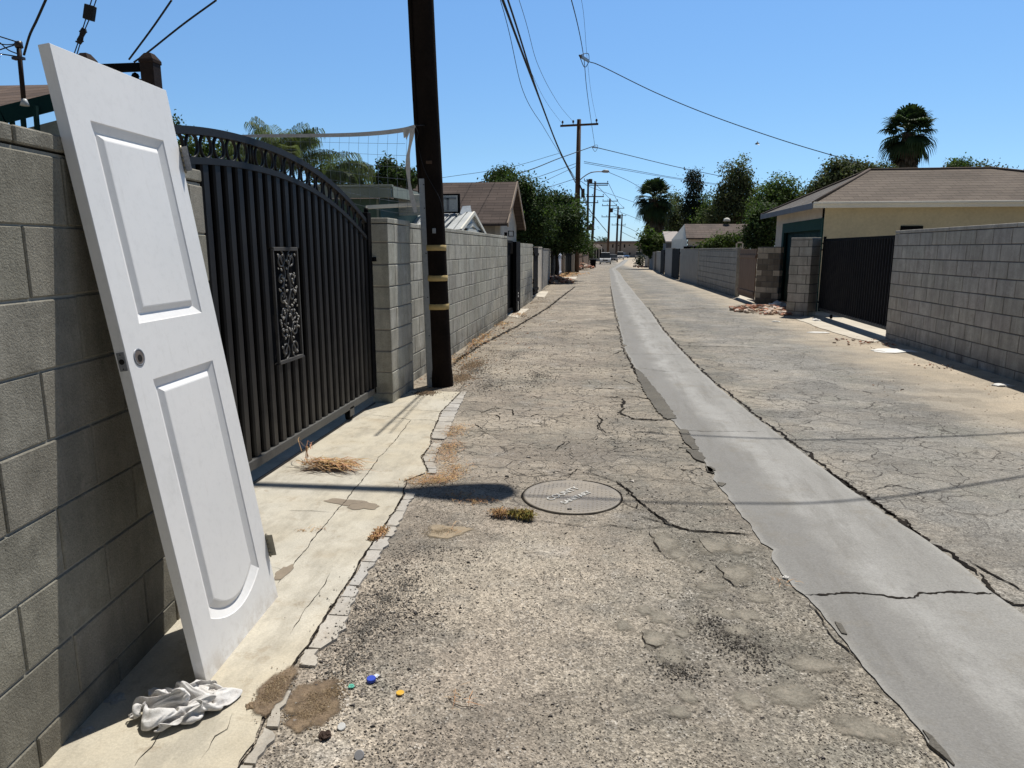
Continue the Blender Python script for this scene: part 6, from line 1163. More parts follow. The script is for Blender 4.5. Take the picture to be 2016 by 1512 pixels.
upole('utility_pole', 'dark leaning pole above the black wheelie bin', (1172, 357), (1163.5, 520), 95, [((1156, 361), (1198, 361), None), ((1158, 364.5), (1197, 364.5), None), ((1154, 387), (1189, 387), None)], M_POLED, .2, extra=can_extra(1164, 448, .35))
upole('utility_pole', 'far brown pole with three crossarms above the parked white car', (1201, 391), (1196, 510), 130, [((1186, 396), (1217, 396), None), ((1185, 405), (1215, 405), None), ((1184, 427), (1214, 427), None)], M_POLEB, .24, extra=can_extra(1203, 414, .35))
upole('utility_pole', 'far dark pole between two others, transformer near its top', (1217, 406), (1213, 507), 160, [((1206, 410), (1229, 410), None), ((1204, 443), (1232, 443), None)], M_POLED, .26, extra=can_extra(1219, 427, .4))
upole('utility_pole', 'farthest thin dark pole above the blue parked car', (1225, 421), (1220, 505), 195, [((1208, 421), (1233, 425), None)], M_POLED, .28)

def wire(pts, r, label, group='overhead wires', n=10, name='overhead_wire'):
    mb = MB(); mb.tube(catmull(pts, n), r, 5); return tag(mb.build(name, M_WIRE), label, 'wire', group)
q2 = lambda lst, Y0, Y1: [PY(p[0], p[1], Y0 + (Y1 - Y0) * t) for p, t in zip(lst, [i / (len(lst) - 1) for i in range(len(lst))])]
GRPW = 'overhead wires'
X0 = -1.95
def xw(lst, xa, xb): return [PX(p[0], p[1], xa + (xb - xa) * i / (len(lst) - 1)) for i, p in enumerate(lst)]
up = lambda p, d: p + d
w1 = xw([(990, 0), (1058.7, 185), (1103.7, 301.6), (1133, 360)], -2.0, -2.0)
wire([V((-2.0, 7.3, 6.3))] + w1, .026, 'thickest black cable running down from the top left to the tall brown pole')
w1 = xw([(1000, 0), (1061, 190), (1104, 300), (1134, 357)], -1.9, -1.95)
wire([V((-1.9, 7.3, 6.1))] + w1, .020, 'second thick black cable just right of the thickest one')
w1 = xw([(985, 0), (1030, 180), (1070, 250), (1091, 285), (1108, 312), (1134, 352)], -2.3, -2.0)
wire([V((-2.4, 7.3, 7.3))] + w1, .008, 'thin wire left of the two thick black cables')
w1 = xw([(1022, 0), (1060, 130), (1100, 205), (1127, 238)], -2.6, -2.55)
wire([V((-2.8, 7.3, 8.9))] + w1, .008, 'thin wire to the middle insulator of the tall brown pole')
w1 = xw([(987, 0), (1045, 140), (1075, 200), (1104, 240)], -3.2, -3.25)
wire([V((-3.1, 7.3, 9))] + w1, .007, 'thin wire to the left insulator of the tall brown pole')
w1 = xw([(1125, 0), (1148.6, 108), (1157, 190), (1171.5, 290)], -.85, -.95)
wire([V((-.85, 7.3, 4.9))] + w1, .012, 'wire passing through the two splice fittings above the alley')
w1 = xw([(1144.7, 0), (1156, 115), (1165, 190), (1176, 243)], -.95, -.85)
wire([V((-.8, 7.3, 4.7))] + w1, .006, 'thin wire to the right insulator of the tall brown pole')
spY = w1[1].y
s1 = PX(1150, 116, -.85)
def splice(name, a, b, r, label):
    t = thing(name, label, 'fitting', tuple((a + b) / 2)); mb = MB(); mb.tube([a, a.lerp(b, .15), a.lerp(b, .85), b], [r * .4, r, r, r * .4], 8); part(mb, 'fitting_body', M_INS, t)
    mb = MB(); mb.tube(catmull([a, (a + b) / 2 + V((0, 0, -r * 5)), b], 5), r * .25, 4); mb.tube(catmull([a, (a + b) / 2 + V((r * 2, 0, r * 3)), b], 5), r * .25, 4); part(mb, 'pigtail', M_WIRE, t)
splice('wire_splice', PX(1140.5, 109, -.9), PX(1160, 121, -.78), .05, 'dark splice fitting where the drop cable leaves for the garage')
splice('wire_splice', PX(1165, 289, -.97), PX(1177, 291, -.8), .05, 'small dark splice fitting near the tall brown pole')
a_ = PX(1160.5, 121.5, -.78)
dl = [(1160.6, 121.7), (1185.7, 131), (1290, 182), (1400, 227.5), (1540, 276), (1664, 313), (1729, 331)]
wire(q2(dl, a_.y, 30), .016, 'long drop cable curving down to the right behind the garage roof')
Yp = 47.5
for i, (lst, Y0, Y1, r, lab) in enumerate([
    ([(1177, 291), (1235, 305), (1330, 328), (1420, 347)], 42, 60, .022, 'wire sloping right from the far splice over the fan palm'),
    ([(1165, 289), (1100, 312), (1025, 340), (880, 372)], 42, 30, .022, 'wire sloping left from the far splice behind the dark tree'),
    ([(1150, 318), (1235, 333), (1330, 350), (1425, 364)], 47.5, 70, .018, 'upper of two wires sloping right at lamp height'),
    ([(1150, 321), (1235, 336), (1330, 352), (1425, 366)], 47.5, 71, .016, 'lower of two wires sloping right at lamp height'),
    ([(1133, 322), (1060, 348), (1010, 362)], 47.5, 40, .016, 'wire sloping left from the brown pole toward the dark tree'),
    ([(1133, 328), (1060, 362), (1040, 370)], 47.5, 40, .014, 'lower wire sloping left from the brown pole'),
    ([(1100, 302), (1000, 330), (870, 350), (820, 360)], 50, 45, .014, 'faint wire far left above the brown shingle roof'),
    ([(1132, 352), (1060, 375)], 47.5, 42, .016, 'lowest wire sloping left from the brown pole'),
    ([(1198, 339), (1235, 355), (1262, 370)], 50, 60, .016, 'wire sloping right from the lamp head to the fan palm'),
    ([(1142, 356), (1172, 372), (1260, 402)], 47.5, 80, .018, 'wire below the lamp arm sloping right behind the fan palm'),
    ([(1142, 365), (1160, 412), (1196, 458)], 47.5, 125, .05, 'sagging cable from the brown pole to the far pole'),
    ([(1145, 370), (1165, 420), (1192, 452)], 47.5, 120, .035, 'second sagging cable from the brown pole'),
    ([(1172, 362), (1201, 392), (1217, 408), (1225, 423)], 95, 195, .035, 'wire linking the tops of the far poles'),
    ([(1198, 361), (1216, 396), (1229, 410)], 95, 160, .03, 'wire along the right ends of the far crossarms'),
    ([(1212, 440), (1240, 450), (1262, 462)], 150, 170, .04, 'faint wire sloping right from the middle far pole'),
    ([(1221, 455), (1245, 467), (1262, 474)], 190, 200, .05, 'faintest wire above the apartment roof'),
    ([(1200, 410), (1235, 423), (1262, 434)], 130, 150, .035, 'faint wire sloping right above the blue car'),
]): wire(q2(lst, Y0, Y1), r, lab)
# wires at the top left
def wl(lst, Y, r, lab, Y1=None): wire(q2(lst, Y, Y1 or Y), r, lab)
mastY = 5.3
wl([(47, 108), (58, 70), (72, 40), (92, -5)], mastY, .009, 'twisted cable rising from the roof mast on the left house', 5.0)
wl([(338, 0), (300, 55), (254, 117)], 4.4, .006, 'left of two thin wires behind the brown post', 4.6)
wl([(426, 0), (360, 48), (292, 102), (264, 122)], 4.4, .006, 'right of two thin wires meeting the brown post', 4.6)
wl([(0, 72), (32, 82)], mastY, .005, 'topmost thin wire left of the roof mast'); wl([(-2, 86), (15, 88), (33, 86)], mastY, .004, 'short thin wire at the head of the roof mast')
wl([(0, 84), (16, 98), (35, 106)], mastY, .005, 'crossing thin wire left of the roof mast'); wl([(0, 98), (18, 92), (32, 88)], mastY, .005, 'rising thin wire left of the roof mast'); wl([(-2, 106), (20, 109), (37, 112)], mastY, .005, 'lowest thin wire left of the roof mast')
Yg = 5.0
t = thing('cable_fittings', 'pair of thin wires carrying a black box and a black clamp above the white door', 'cable fittings', tuple(PY(160, 70, Yg)))
mb = MB(); mb.tube([PY(183, -8, Yg), PY(172, 28, Yg), PY(160, 66, Yg), PY(144, 112, Yg)], .004, 5); mb.tube([PY(192, -8, Yg), PY(180, 28, Yg), PY(164, 66, Yg), PY(150, 112, Yg)], .004, 5); part(mb, 'wire_pair', M_WIRE, t)
mb = MB(); c = PY(176.5, 25, Yg); M2 = Matrix.Translation(c) @ Matrix.Rotation(.28, 4, 'Y'); mb.cbox((-.037, -.02, -.050), (.037, .02, .050), .004, M2); part(mb, 'box', M_WIRE, t)
mb = MB(); a, b = PY(166, 56, Yg), PY(155, 86, Yg); mb.tube([a, a.lerp(b, .2), a.lerp(b, .5), a.lerp(b, .8), b], [.016, .020, .015, .020, .014], 10); mb.tube([a.lerp(b, .18) + V((-.03, 0, 0)), a.lerp(b, .25) + V((.03, 0, 0))], .006, 6); mb.tube([a.lerp(b, .85) + V((-.03, 0, 0)), a.lerp(b, .85) + V((.03, 0, 0))], .006, 6); part(mb, 'clamp', M_WIRE, t)
# cables overhead outside the frame whose shadows cross the alley
def over(gx, label):      # ground shadow points and a height -> cable
    P = []
    for (x, y), z in gx: g_ = G(x, y); P.append(V((g_.x + .185 * z, g_.y + .44 * z, z)))
    return wire(P, .013, label)
over([((830, 966), 8.1), ((1010, 977), 7.9), ((1440, 993), 7.2), ((1700, 985), 6.8), ((2016, 938), 6.4), ((2300, 890), 6.2)], 'overhead cable whose shadow crosses by the manhole')
over([((1250, 850), 7.6), ((1390, 860), 7.3), ((1600, 866), 6.9), ((1900, 858), 6.5), ((2200, 840), 6.2)], 'overhead cable whose thin shadow crosses the concrete strip')

# ---- volleyball net tied to the pole
nt_ = thing('net', 'old volleyball net with white tape tied to the dark utility pole', 'net', tuple(PY(806, 255, 7.0)))
M_NETTAPE = mat('dirty_white_tape', (.62, .60, .57), (.50, .48, .45), bs=.4)
NY0, NY1 = 6.95, 12.0
def netp(px, py, t): return PY(px, py, NY0 + (NY1 - NY0) * t)
top = [(818, 247, 0), (790, 254, .03), (740, 260, .12), (680, 263.5, .25), (600, 265, .45), (500, 266, .7), (430, 268, .9)]
tp = catmull([netp(*q_) for q_ in top], 8); mb = MB(); b = 0
for i, p in enumerate(tp):
    hh = .034 if i else .015; mb.v += [tuple(p + V((0, 0, hh * .3))), tuple(p + V((0, 0, -hh)))]
for i in range(len(tp) - 1): mb.face((2 * i, 2 * i + 1, 2 * i + 3, 2 * i + 2), smooth=True)
part(mb, 'top_tape', M_NETTAPE, nt_)
sd = catmull([netp(812, 252, 0), netp(809, 275, 0), netp(803, 310, 0), netp(804, 345, 0), netp(808, 375, 0), netp(818, 418, 0)], 8); mb = MB()
for i, p in enumerate(sd): ww = .022 + .006 * math.sin(i * .4); mb.v += [tuple(p + V((-ww * .8, 0, 0))), tuple(p + V((ww * .8, .01, 0)))]
for i in range(len(sd) - 1): mb.face((2 * i, 2 * i + 1, 2 * i + 3, 2 * i + 2), smooth=True)
mb.poly([netp(793, 254, .0), netp(808, 252, 0), netp(800, 270, 0), netp(795, 272, 0)]); mb.poly([netp(796, 253, .0), netp(812, 254, 0), netp(806, 262, 0), netp(800, 276, 0)])
part(mb, 'side_tape', M_NETTAPE, nt_)
M_TWINE = mat('net_twine', (.20, .24, .30), bs=0)
mb = MB()
for k in range(24):
    t = .04 + k * .042; px = 805 - 19 * k * (1 + 0 * t); 
    if px < 430: break
    pt = netp(px - 3, 262, t); L_ = .78 if px > 640 else .4
    mb.tube(catmull([pt, pt + V((-.02, 0, -L_ * .35)), pt + V((-.015, 0, -L_)), ], 4), .0016, 4)
for j in range(7):
    z = -.10 - .115 * j; mb.tube(catmull([netp(805, 262, .02) + V((-.04, 0, z * .98)), netp(740, 263, .14) + V((0, 0, z * 1.0)), netp(660, 264, .3) + V((0, 0, z * .96)), netp(560, 265, .55) + V((0, 0, z * .9))], 6), .0020, 4)
part(mb, 'mesh', M_TWINE, nt_)
mb = MB(); mb.tube([netp(818, 247, 0), (pole_x(2.65), 7.25, 2.66)], .006, 5); mb.tube(catmull([netp(818, 250, 0), netp(823, 262, 0), netp(820, 276, 0)], 4), .003, 4); part(mb, 'tie_cord', M_WIRE, nt_)

# ================================================================== RIGHT GATE
rg = thing('gate', 'plain black picket gate with a sheet behind it between right pillar and wall', 'gate', (4.68, 14.2, 0))
a, b = V((4.70, 16.45, 0)), V((4.66, 12.22, 0)); d = (b - a); Lg = d.length; d.normalize(); nrm = V((d.y, -d.x, 0))
Mg = Matrix((d, nrm, V((0, 0, 1)))).transposed().to_4x4(); Mg.translation = a
mb = MB(); mb.box((.02, -.018, .14), (Lg - .02, -.012, 1.66), Mg); part(mb, 'backing_sheet', mat('navy_sheet', (.006, .006, .013), bs=0, rough=.9, spec=.05), rg)
mb = MB(); mb.cbox((0, -.02, 1.62), (Lg, .02, 1.67), .003, Mg); part(mb, 'top_rail', M_BLACK, rg)
mb = MB(); mb.cbox((0, -.02, .12), (Lg, .02, .18), .003, Mg); part(mb, 'bottom_rail', M_GREYIRON, rg)
x = .05
M_PK = mat('dusty_picket', (.030, .031, .037), (.045, .045, .048), bs=.1, spec=.1)
while x < Lg - .05: mb = MB(); mb.cbox((x, -.008, .16), (x + .026, .022, 1.63), .002, Mg); part(mb, 'picket', M_PK, rg); x += .125
mb = MB(); mb.cbox((-.02, -.025, .10), (.03, .025, 1.72), .003, Mg); part(mb, 'end_post', M_BLACK, rg)
for z in (1.56, 1.42, .28): mb = MB(); mb.cbox((-.12, .02, z), (.02, .034, z + .03), .002, Mg); part(mb, 'hinge', M_BLACK, rg)
mb = MB(); M2 = Mg @ Matrix.Translation((Lg - 3.2, 0, .055)); mb.lathe([(.03, -.02), (.045, -.018), (.045, .018), (.03, .02)], (0, 0, 0), 14, M=Mg @ Matrix.Translation((.9, 0, .06)) @ Matrix.Rotation(math.pi / 2, 4, 'X')); part(mb, 'wheel', M_BLACK, rg)

# ================================================================== GARAGE
M_CREAM = mat('cream_stucco', (.62, .545, .37), (.54, .475, .325), var=.10, bs=.6, sc1=1.6, sc2=20)
M_CREAM2 = mat('pale_stucco', (.62, .56, .47), (.50, .45, .38), var=.1, bs=.5)
M_GREEN = mat('dark_green_paint', (.012, .060, .050), (.010, .046, .039), rough=.75, spec=.12, bs=.15, var=.08)
M_GREEN2 = mat('darker_green_panel', (.007, .036, .034), (.006, .028, .028), rough=.75, spec=.12, bs=.15)
M_FASC = mat('white_fascia', (.80, .78, .70), (.72, .70, .63), bs=.2, var=.06)
M_FASCB = mat('blue_grey_fascia', (.17, .19, .22), (.14, .155, .18), bs=.2)
M_ROOF_G = roof_mat('garage_shingle', (.185, .155, .130), (.155, .130, .110), 'x', .072, .3)
M_ROOF_GY = roof_mat('garage_shingle_side', (.17, .155, .14), (.13, .12, .11), 'y', .072, .3)
Xf = 4.95; c1 = PX(1625.5, 405, Xf); Yc = c1.y; Yl = PX(1529, 440, Xf).y; ze = 2.46; Xe = 13.5; ov = .38
ga = thing('garage', 'cream stucco garage with brown hip roof and dark green door', 'garage', (Xf, Yc, 0))
dy0, dy1, dz = PX(1617, 500, Xf).y, PX(1538, 500, Xf).y, 2.16
mb = MB(); mb.box((Xf, Yc, -.05), (Xe, Yc + .15, ze)); part(mb, 'side_wall', M_CREAM, ga)
mb = MB(); mb.box((Xf, Yc + .152, -.05), (Xf + .15, max(dy0, Yc + .2), ze)); mb.box((Xf, dy1, -.05), (Xf + .15, Yl, ze)); mb.box((Xf, dy0, dz), (Xf + .15, dy1, ze)); mb.box((Xf + .152, Yl - .15, -.05), (Xe, Yl, ze)); part(mb, 'front_wall', M_CREAM2, ga)
mb = MB(); mb.cbox((Xf - .02, dy0, -.02), (Xf + .06, dy0 + .16, dz), .005); mb.cbox((Xf - .02, dy1 - .22, -.02), (Xf + .06, dy1, dz), .005); mb.cbox((Xf - .02, dy0 + .165, dz - .26), (Xf + .06, dy1 - .225, dz), .005); gd = part(mb, 'door_frame', M_GREEN, ga)
mb = MB(); mb.box((Xf + .09, dy0, -.02), (Xf + .13, dy1, dz))
for k in range(6): mb.cbox((Xf + .082, dy0 + .2 + k * (dy1 - dy0 - .5) / 6, .05), (Xf + .092, dy0 + .2 + (k + .97) * (dy1 - dy0 - .5) / 6, dz - .3), .003)
part(mb, 'garage_door', M_GREEN2, ga)
rs = PY(1712, 335, (Yc + Yl) / 2); re_ = PY(1950, 334, (Yc + Yl) / 2); rz = rs.z; yr = (Yc + Yl) / 2
e = [V((Xf - ov, Yc - ov, ze)), V((Xe + ov, Yc - ov, ze)), V((Xe + ov, Yl + ov, ze)), V((Xf - ov, Yl + ov, ze))]
r0, r1 = V((rs.x, yr, rz)), V((re_.x, yr, rz))
# eaves rise slightly so that the near roof corner sits where the photograph has it
mb = MB(); mb.poly([e[0], e[1], r1, r0]); mb.poly([e[2], e[3], r0, r1]); mb.poly([e[1], e[2], r1]); rf = part(mb, 'roof', M_ROOF_G, ga)
mb = MB(); mb.poly([e[3], e[0], r0]); part(mb, 'roof_hip', M_ROOF_GY, ga)
mb = MB(); mb.poly([V((q_.x, q_.y, ze - .012)) for q_ in e][::-1]); part(mb, 'soffit', M_CREAM2, ga)
mb = MB(); mb.cbox((e[0].x, e[0].y - .02, ze - .10), (e[1].x, e[0].y, ze + .01), .003); mb.cbox((e[0].x, e[0].y - .07, ze - .02), (e[1].x, e[0].y - .022, ze + .03), .008); part(mb, 'gutter', M_FASC, ga)
mb = MB(); mb.cbox((e[0].x - .02, e[0].y, ze - .12), (e[0].x, e[3].y, ze + .015), .003); part(mb, 'fascia', M_FASCB, ga)
for i, (s_, f_) in enumerate((((0, 0), 0),)):
    mb = MB(); mb.tube([e[0] + V((0, 0, .02)), r0 + V((0, 0, .02))], .035, 6); mb.tube([e[3] + V((0, 0, .02)), r0 + V((0, 0, .02))], .03, 6); mb.tube([r0 + V((0, 0, .015)), r1 + V((0, 0, .015))], .03, 6); mb.tube([r1 + V((0, 0, .02)), e[1] + V((0, 0, .02))], .03, 6); part(mb, 'ridge_cap', mat('ridge_cap', (.13, .10, .085), (.10, .08, .065), bs=.5), ga)
wq0, wq1 = PY(1773, 445, Yc), PY(1814, 470, Yc)
mb = MB(); mb.box((wq0.x, Yc - .03, wq1.z - .3), (wq1.x, Yc - .001, wq0.z)); part(mb, 'window', M_BLACK, ga)

# ================================================================== RIGHT FAR WALLS
def pwall(name, label, b0, b1, H, m_, thick=.15, cat='wall', courses=False):
    p0, p1 = G2(*b0), G2(*b1); d = (p1 - p0); d.z = 0; L_ = d.length; d.normalize(); n = V((d.y, -d.x, 0))
    if n.x * (1 if p0.x > 0 else -1) < 0: n = -n
    M2 = Matrix((d, n, V((0, 0, 1)))).transposed().to_4x4(); M2.translation = V((p0.x, p0.y, min(p0.z, p1.z)))
    t = thing(name, label, cat, (p0.x, p0.y, 0)); mb = MB()
    if courses:
        z = 0.0; k = 0
        while z < H - .05:
            mb.cbox((0, 0, z + .008), (L_, thick, min(z + .2, H) - .008), .006, M2); z += .2
        mb.box((.01, .02, 0), (L_ - .01, thick - .02, H - .01), M2)
    else: mb.cbox((0, 0, -.05), (L_, thick, H), .008, M2)
    part(mb, 'wall_body', m_, t); mb = MB(); mb.cbox((-.01, -.012, H + .001), (L_ + .01, thick + .012, H + .035), .006, M2); part(mb, 'coping', m_, t); return t
M_W1 = block_mat('painted_grey', (.34, .33, .305), (.28, .27, .25), pits=False)
pwall('wall', 'grey wall with long horizontal grooves left of the brown wooden gate', (1446, 584), (1373, 561), 1.46, M_W1, courses=True)
pwall('wall', 'smooth grey stucco wall left of the grooved wall', (1372, 560.5), (1337, 551), 1.45, M_STUCCO_G)
pwall('wall', 'grey wall piece between the dark gate and the far gap on the right', (1322, 546), (1308, 540), 1.5, M_STUCCO_G)
pwall('wall', 'short grey far wall piece beside the dark slit on the right', (1300, 538), (1291, 532), 1.45, M_W1)
pwall('wall', 'far grey wall piece under the low bright shrub on the right', (1288, 532), (1277, 529), 1.5, M_STUCCO_G)
pwall('wall', 'farthest grey wall piece by the fan palm', (1275, 527), (1269, 524), 1.5, M_W1)
def dgate(name, label, b0, b1, H, m_, n=8, gap=.012, zb=.03, thick=.03, cat='gate', picket='picket'):
    p0, p1 = G2(*b0), G2(*b1); d = (p1 - p0); z0 = min(p0.z, p1.z); d.z = 0; L_ = d.length; d.normalize(); nn = V((d.y, -d.x, 0))
    M2 = Matrix((d, nn, V((0, 0, 1)))).transposed().to_4x4(); M2.translation = V((p0.x, p0.y, z0)); t = thing(name, label, cat, (p0.x, p0.y, 0)); w_ = L_ / n
    for k in range(n): mb = MB(); mb.cbox((k * w_ + gap / 2, -thick / 2, zb), ((k + 1) * w_ - gap / 2, thick / 2, H - .01 * (k % 2)), .003, M2); part(mb, picket, m_, t)
    mb = MB(); mb.box((0, thick / 2, zb + .12), (L_, thick / 2 + .03, zb + .2), M2); mb.box((0, thick / 2, H - .25), (L_, thick / 2 + .03, H - .17), M2); part(mb, 'rail', m_, t); return t
M_WOOD = mat('reddish_wood', (.26, .165, .125), (.20, .125, .095), var=.2, bs=.5)
g_ = NG('weathered_wood'); c_ = g_.mix(g_.ramp(g_.noise(2.5, 4, .6, g_.vmul(g_.pos, (6, 6, .5))), .3, .7), (.215, .145, .10), (.15, .10, .07)); M_WOOD = g_.done(c_, .85, g_.bump(g_.noise(8, 3, .6, g_.vmul(g_.pos, (8, 8, .5))), .5, .005))
dgate('gate', 'reddish brown wooden board gate in the right hand walls', (1453, 586), (1484, 597), 1.46, M_WOOD, 9, zb=.10, picket='board')
dgate('gate', 'dark narrow gate between grey walls on the right', (1336, 550.5), (1322, 546), 1.5, M_BLACK, 6, zb=.0)
dgate('gate', 'black slats for the dark far gap on the right', (1307, 540), (1300, 538), 1.45, M_BLACK, 4, zb=.0)  # black slats stand in for the darkness of the gap
mb = MB(); p = G2(1449, 585); mb.cbox((p.x - .05, p.y - .05, 0), (p.x + .05, p.y + .05, 1.5), .005); tag(mb.build('post', M_W1), 'slim grey post at the left of the brown wooden gate', 'post')
# ================================================================== LEFT FAR WALLS
ng = thing('gate', 'narrow black gate in the left wall with an open dark gap', 'gate', (-2.15, 15.1, 0))
mb = MB(); mb.box((-2.20, 15.10, .05), (-2.17, 16.95, 1.62)); part(mb, 'gate_sheet', M_BLACK, ng)
mb = MB(); mb.cbox((-2.16, 15.08, 0), (-2.10, 15.14, 1.8), .003); part(mb, 'gate_post', M_BLACK, ng); mb = MB(); mb.cbox((-2.12, 16.2, 0), (-2.04, 16.97, 1.62), .003); part(mb, 'gate_leaf', M_BLACK, ng)
mb = MB(); mb.cbox((-2.16, 15.14, .08), (-2.12, 16.2, .14), .003); mb.cbox((-2.16, 15.14, 1.58), (-2.12, 16.2, 1.64), .003); part(mb, 'rail', M_BLACK, ng)
mb = MB(); a = [PX(x, y, -2.12) for x, y in ((1001, 455), (1011, 455), (1011, 465), (1001, 465))]; mb.tube(a + [a[0]], .012, 4); part(mb, 'loop', M_BLACK, ng)
mb = MB()
for z in (.35, .42): mb.box((-2.03, 16.4, z), (-2.02, 16.47, z + .04))
mb.box((-2.03, 16.4, .05), (-2.02, 16.44, .25)); part(mb, 'white_mark', M_PAPER, ng)
dgate('gate', 'dark recessed gate beyond the short pale wall on the left', (1050, 582), (1058, 577), 1.5, M_BLACK, 5, zb=0)
pwall('wall', 'pale grey wall end left of the long grey far wall', (1059, 577), (1067, 570), 1.5, M_CREAM2)
pwall('wall', 'grey wall section beneath the dark tree', (1068, 568), (1083, 556), 1.45, M_STUCCO_G)
dgate('gate', 'black gate with slim posts beneath the dark tree', (1084, 556), (1094, 548), 1.4, M_BLACK, 6, zb=0)
M_BLUEW = mat('bluish_white_paint', (.56, .60, .68), (.48, .52, .60), bs=.1)
dgate('gate', 'pale bluish white gate beneath the dark tree', (1094.5, 547), (1104, 541), 1.35, M_BLUEW, 5, zb=.02)
dgate('gate', 'black slats for the dark opening between white posts near the brown pole', (1111, 539), (1125, 536), 1.5, M_BLACK, 7, zb=0)  # darkness of the opening, put in as black slats
for px, lab in (((1109, 540), 'white post left of the dark opening on the left'), ((1127.5, 537), 'white post between the dark opening and the brown pole')):
    p = G2(*px); mb = MB(); mb.cbox((p.x - .1, p.y - .1, 0), (p.x + .1, p.y + .1, 1.5), .01); tag(mb.build('post', M_CREAM2), lab, 'post')
pwall('wall', 'dark brown wall piece just right of the bluish gate', (1104.5, 541), (1108, 539.5), 1.35, M_WOOD)
dgate('fence', 'brown plank fence behind the tall brown pole', (1139, 533), (1162, 524), 1.75, M_WOOD, 14, cat='fence', picket='plank')
# ================================================================== LEFT BUILDINGS
M_ROOF_H = roof_mat('house_shingle', (.125, .098, .086), (.092, .073, .066), 'x', .085, .5)
M_ROOF_N = roof_mat('near_left_shingle', (.17, .125, .10), (.12, .09, .075), 'x', .055, .4)
hs_ = thing('house', 'pale house with brown shingle gable roof behind the left block wall', 'house', (-3, 21, 0))
HX, HXl = -3.0, -11.0
eL, ap = PX(985, 432, HX), PX(1002, 358, HX); ya, za = ap.y, ap.z; y0, z0_ = eL.y, eL.z; y1 = 2 * ya - y0; z1_ = z0_
mb = MB()
mb.prism([(HX + .25, y0 - .35, z0_ - .12), (HX + .25, ya, za), (HXl, ya, za), (HXl, y0 - .35, z0_ - .12)], .07)
rf = part(mb, 'roof', M_ROOF_H, hs_)
mb = MB(); mb.prism([(HX + .25, ya, za), (HX + .25, y1 + .35, z1_ - .12), (HXl, y1 + .35, z1_ - .12), (HXl, ya, za)], .07); part(mb, 'roof', M_ROOF_H, hs_)
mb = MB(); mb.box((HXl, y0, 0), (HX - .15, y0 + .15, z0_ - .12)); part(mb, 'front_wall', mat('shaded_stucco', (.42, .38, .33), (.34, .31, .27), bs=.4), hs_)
mb = MB(); mb.poly([(HX, y0, 0), (HX, y1, 0), (HX, y1, z0_ - .05), (HX, ya, za - .08), (HX, y0, z0_ - .05)]); mb.poly([(HX, y0, 0), (HX, y0, z0_ - .05), (HX - .15, y0, z0_ - .05), (HX - .15, y0, 0)]); part(mb, 'gable_wall', M_CREAM2, hs_)
mb = MB()
for (ya_, za_, yb_, zb_) in ((y0 - .35, z0_ - .12, ya, za), (y1 + .35, z1_ - .12, ya, za)): mb.beam((HX + .26, ya_, za_ - .04), (HX + .26, yb_, zb_ - .04), .03, .13)
part(mb, 'barge_board', mat('tan_trim', (.34, .27, .21), (.28, .22, .17), bs=.2), hs_)
mb = MB(); mb.box((HX + .01, ya + .1, z0_ + .25), (HX + .02, ya + .4, z0_ + .6)); mb.tube([(HX + .05, ya - .35, za - .75), (HX + .1, ya - .3, za - .85), (HX + .07, ya - .2, za - .82)], .02, 6); part(mb, 'vent', M_HOLE, hs_)
# small metal shed
sh = thing('shed', 'small white metal shed with ribbed gable roof behind the left wall', 'shed', (-2.5, 11.6, 0))
M_METAL = mat('white_sheet_metal', (.56, .58, .58), (.42, .44, .44), rough=.5, metal=.1, bs=.2, var=.2)
apx = PX(928, 417, -2.42); ys0, ys1 = PX(903, 449, -2.42), PX(952, 456, -2.42); XL = -4.4
zs_ = ys0.z
mb = MB()
for k in range(14):
    t0, t1 = k / 14, (k + .82) / 14; xa, xb = -2.36 + (XL + 2.36) * t0, -2.36 + (XL + 2.36) * t1
    mb.prism([(xa, ys0.y - .05, zs_ - .02), (xa, apx.y, apx.z), (xb, apx.y, apx.z), (xb, ys0.y - .05, zs_ - .02)], .03)
    mb.prism([(xb, ys0.y - .05, zs_ - .045), (xb, apx.y, apx.z - .025), (xb - .04, apx.y, apx.z - .025), (xb - .04, ys0.y - .05, zs_ - .045)], .01)
mb.prism([(-2.36, apx.y, apx.z), (-2.36, ys1.y, zs_ - .05), (XL, ys1.y, zs_ - .05), (XL, apx.y, apx.z)], .03); part(mb, 'roof', M_METAL, sh)
mb = MB(); mb.poly([(-2.42, ys0.y, 0), (-2.42, ys1.y - .05, 0), (-2.42, ys1.y - .05, zs_ - .06), (-2.42, apx.y, apx.z - .05), (-2.42, ys0.y, zs_ - .06)]); mb.poly([(-2.42, ys0.y, 0), (-2.42, ys0.y, zs_ - .06), (XL, ys0.y, zs_ - .06), (XL, ys0.y, 0)])
part(mb, 'shed_wall', M_METAL, sh)
mb = MB()
for a, b in (((-2.37, ys0.y - .05, zs_ - .04), (-2.37, apx.y, apx.z - .02)), ((-2.37, apx.y, apx.z - .02), (-2.37, ys1.y, zs_ - .07)), ((-2.40, ys0.y + .25, zs_ - .02), (-2.40, apx.y, apx.z - .22)), ((-2.40, apx.y, apx.z - .22), (-2.40, ys1.y - .5, zs_ - .02)), ((-2.40, ys0.y + .25, zs_ - .02), (-2.40, ys1.y - .5, zs_ - .02))): mb.beam(a, b, .03, .06)
part(mb, 'gable_trim', M_FASC, sh)
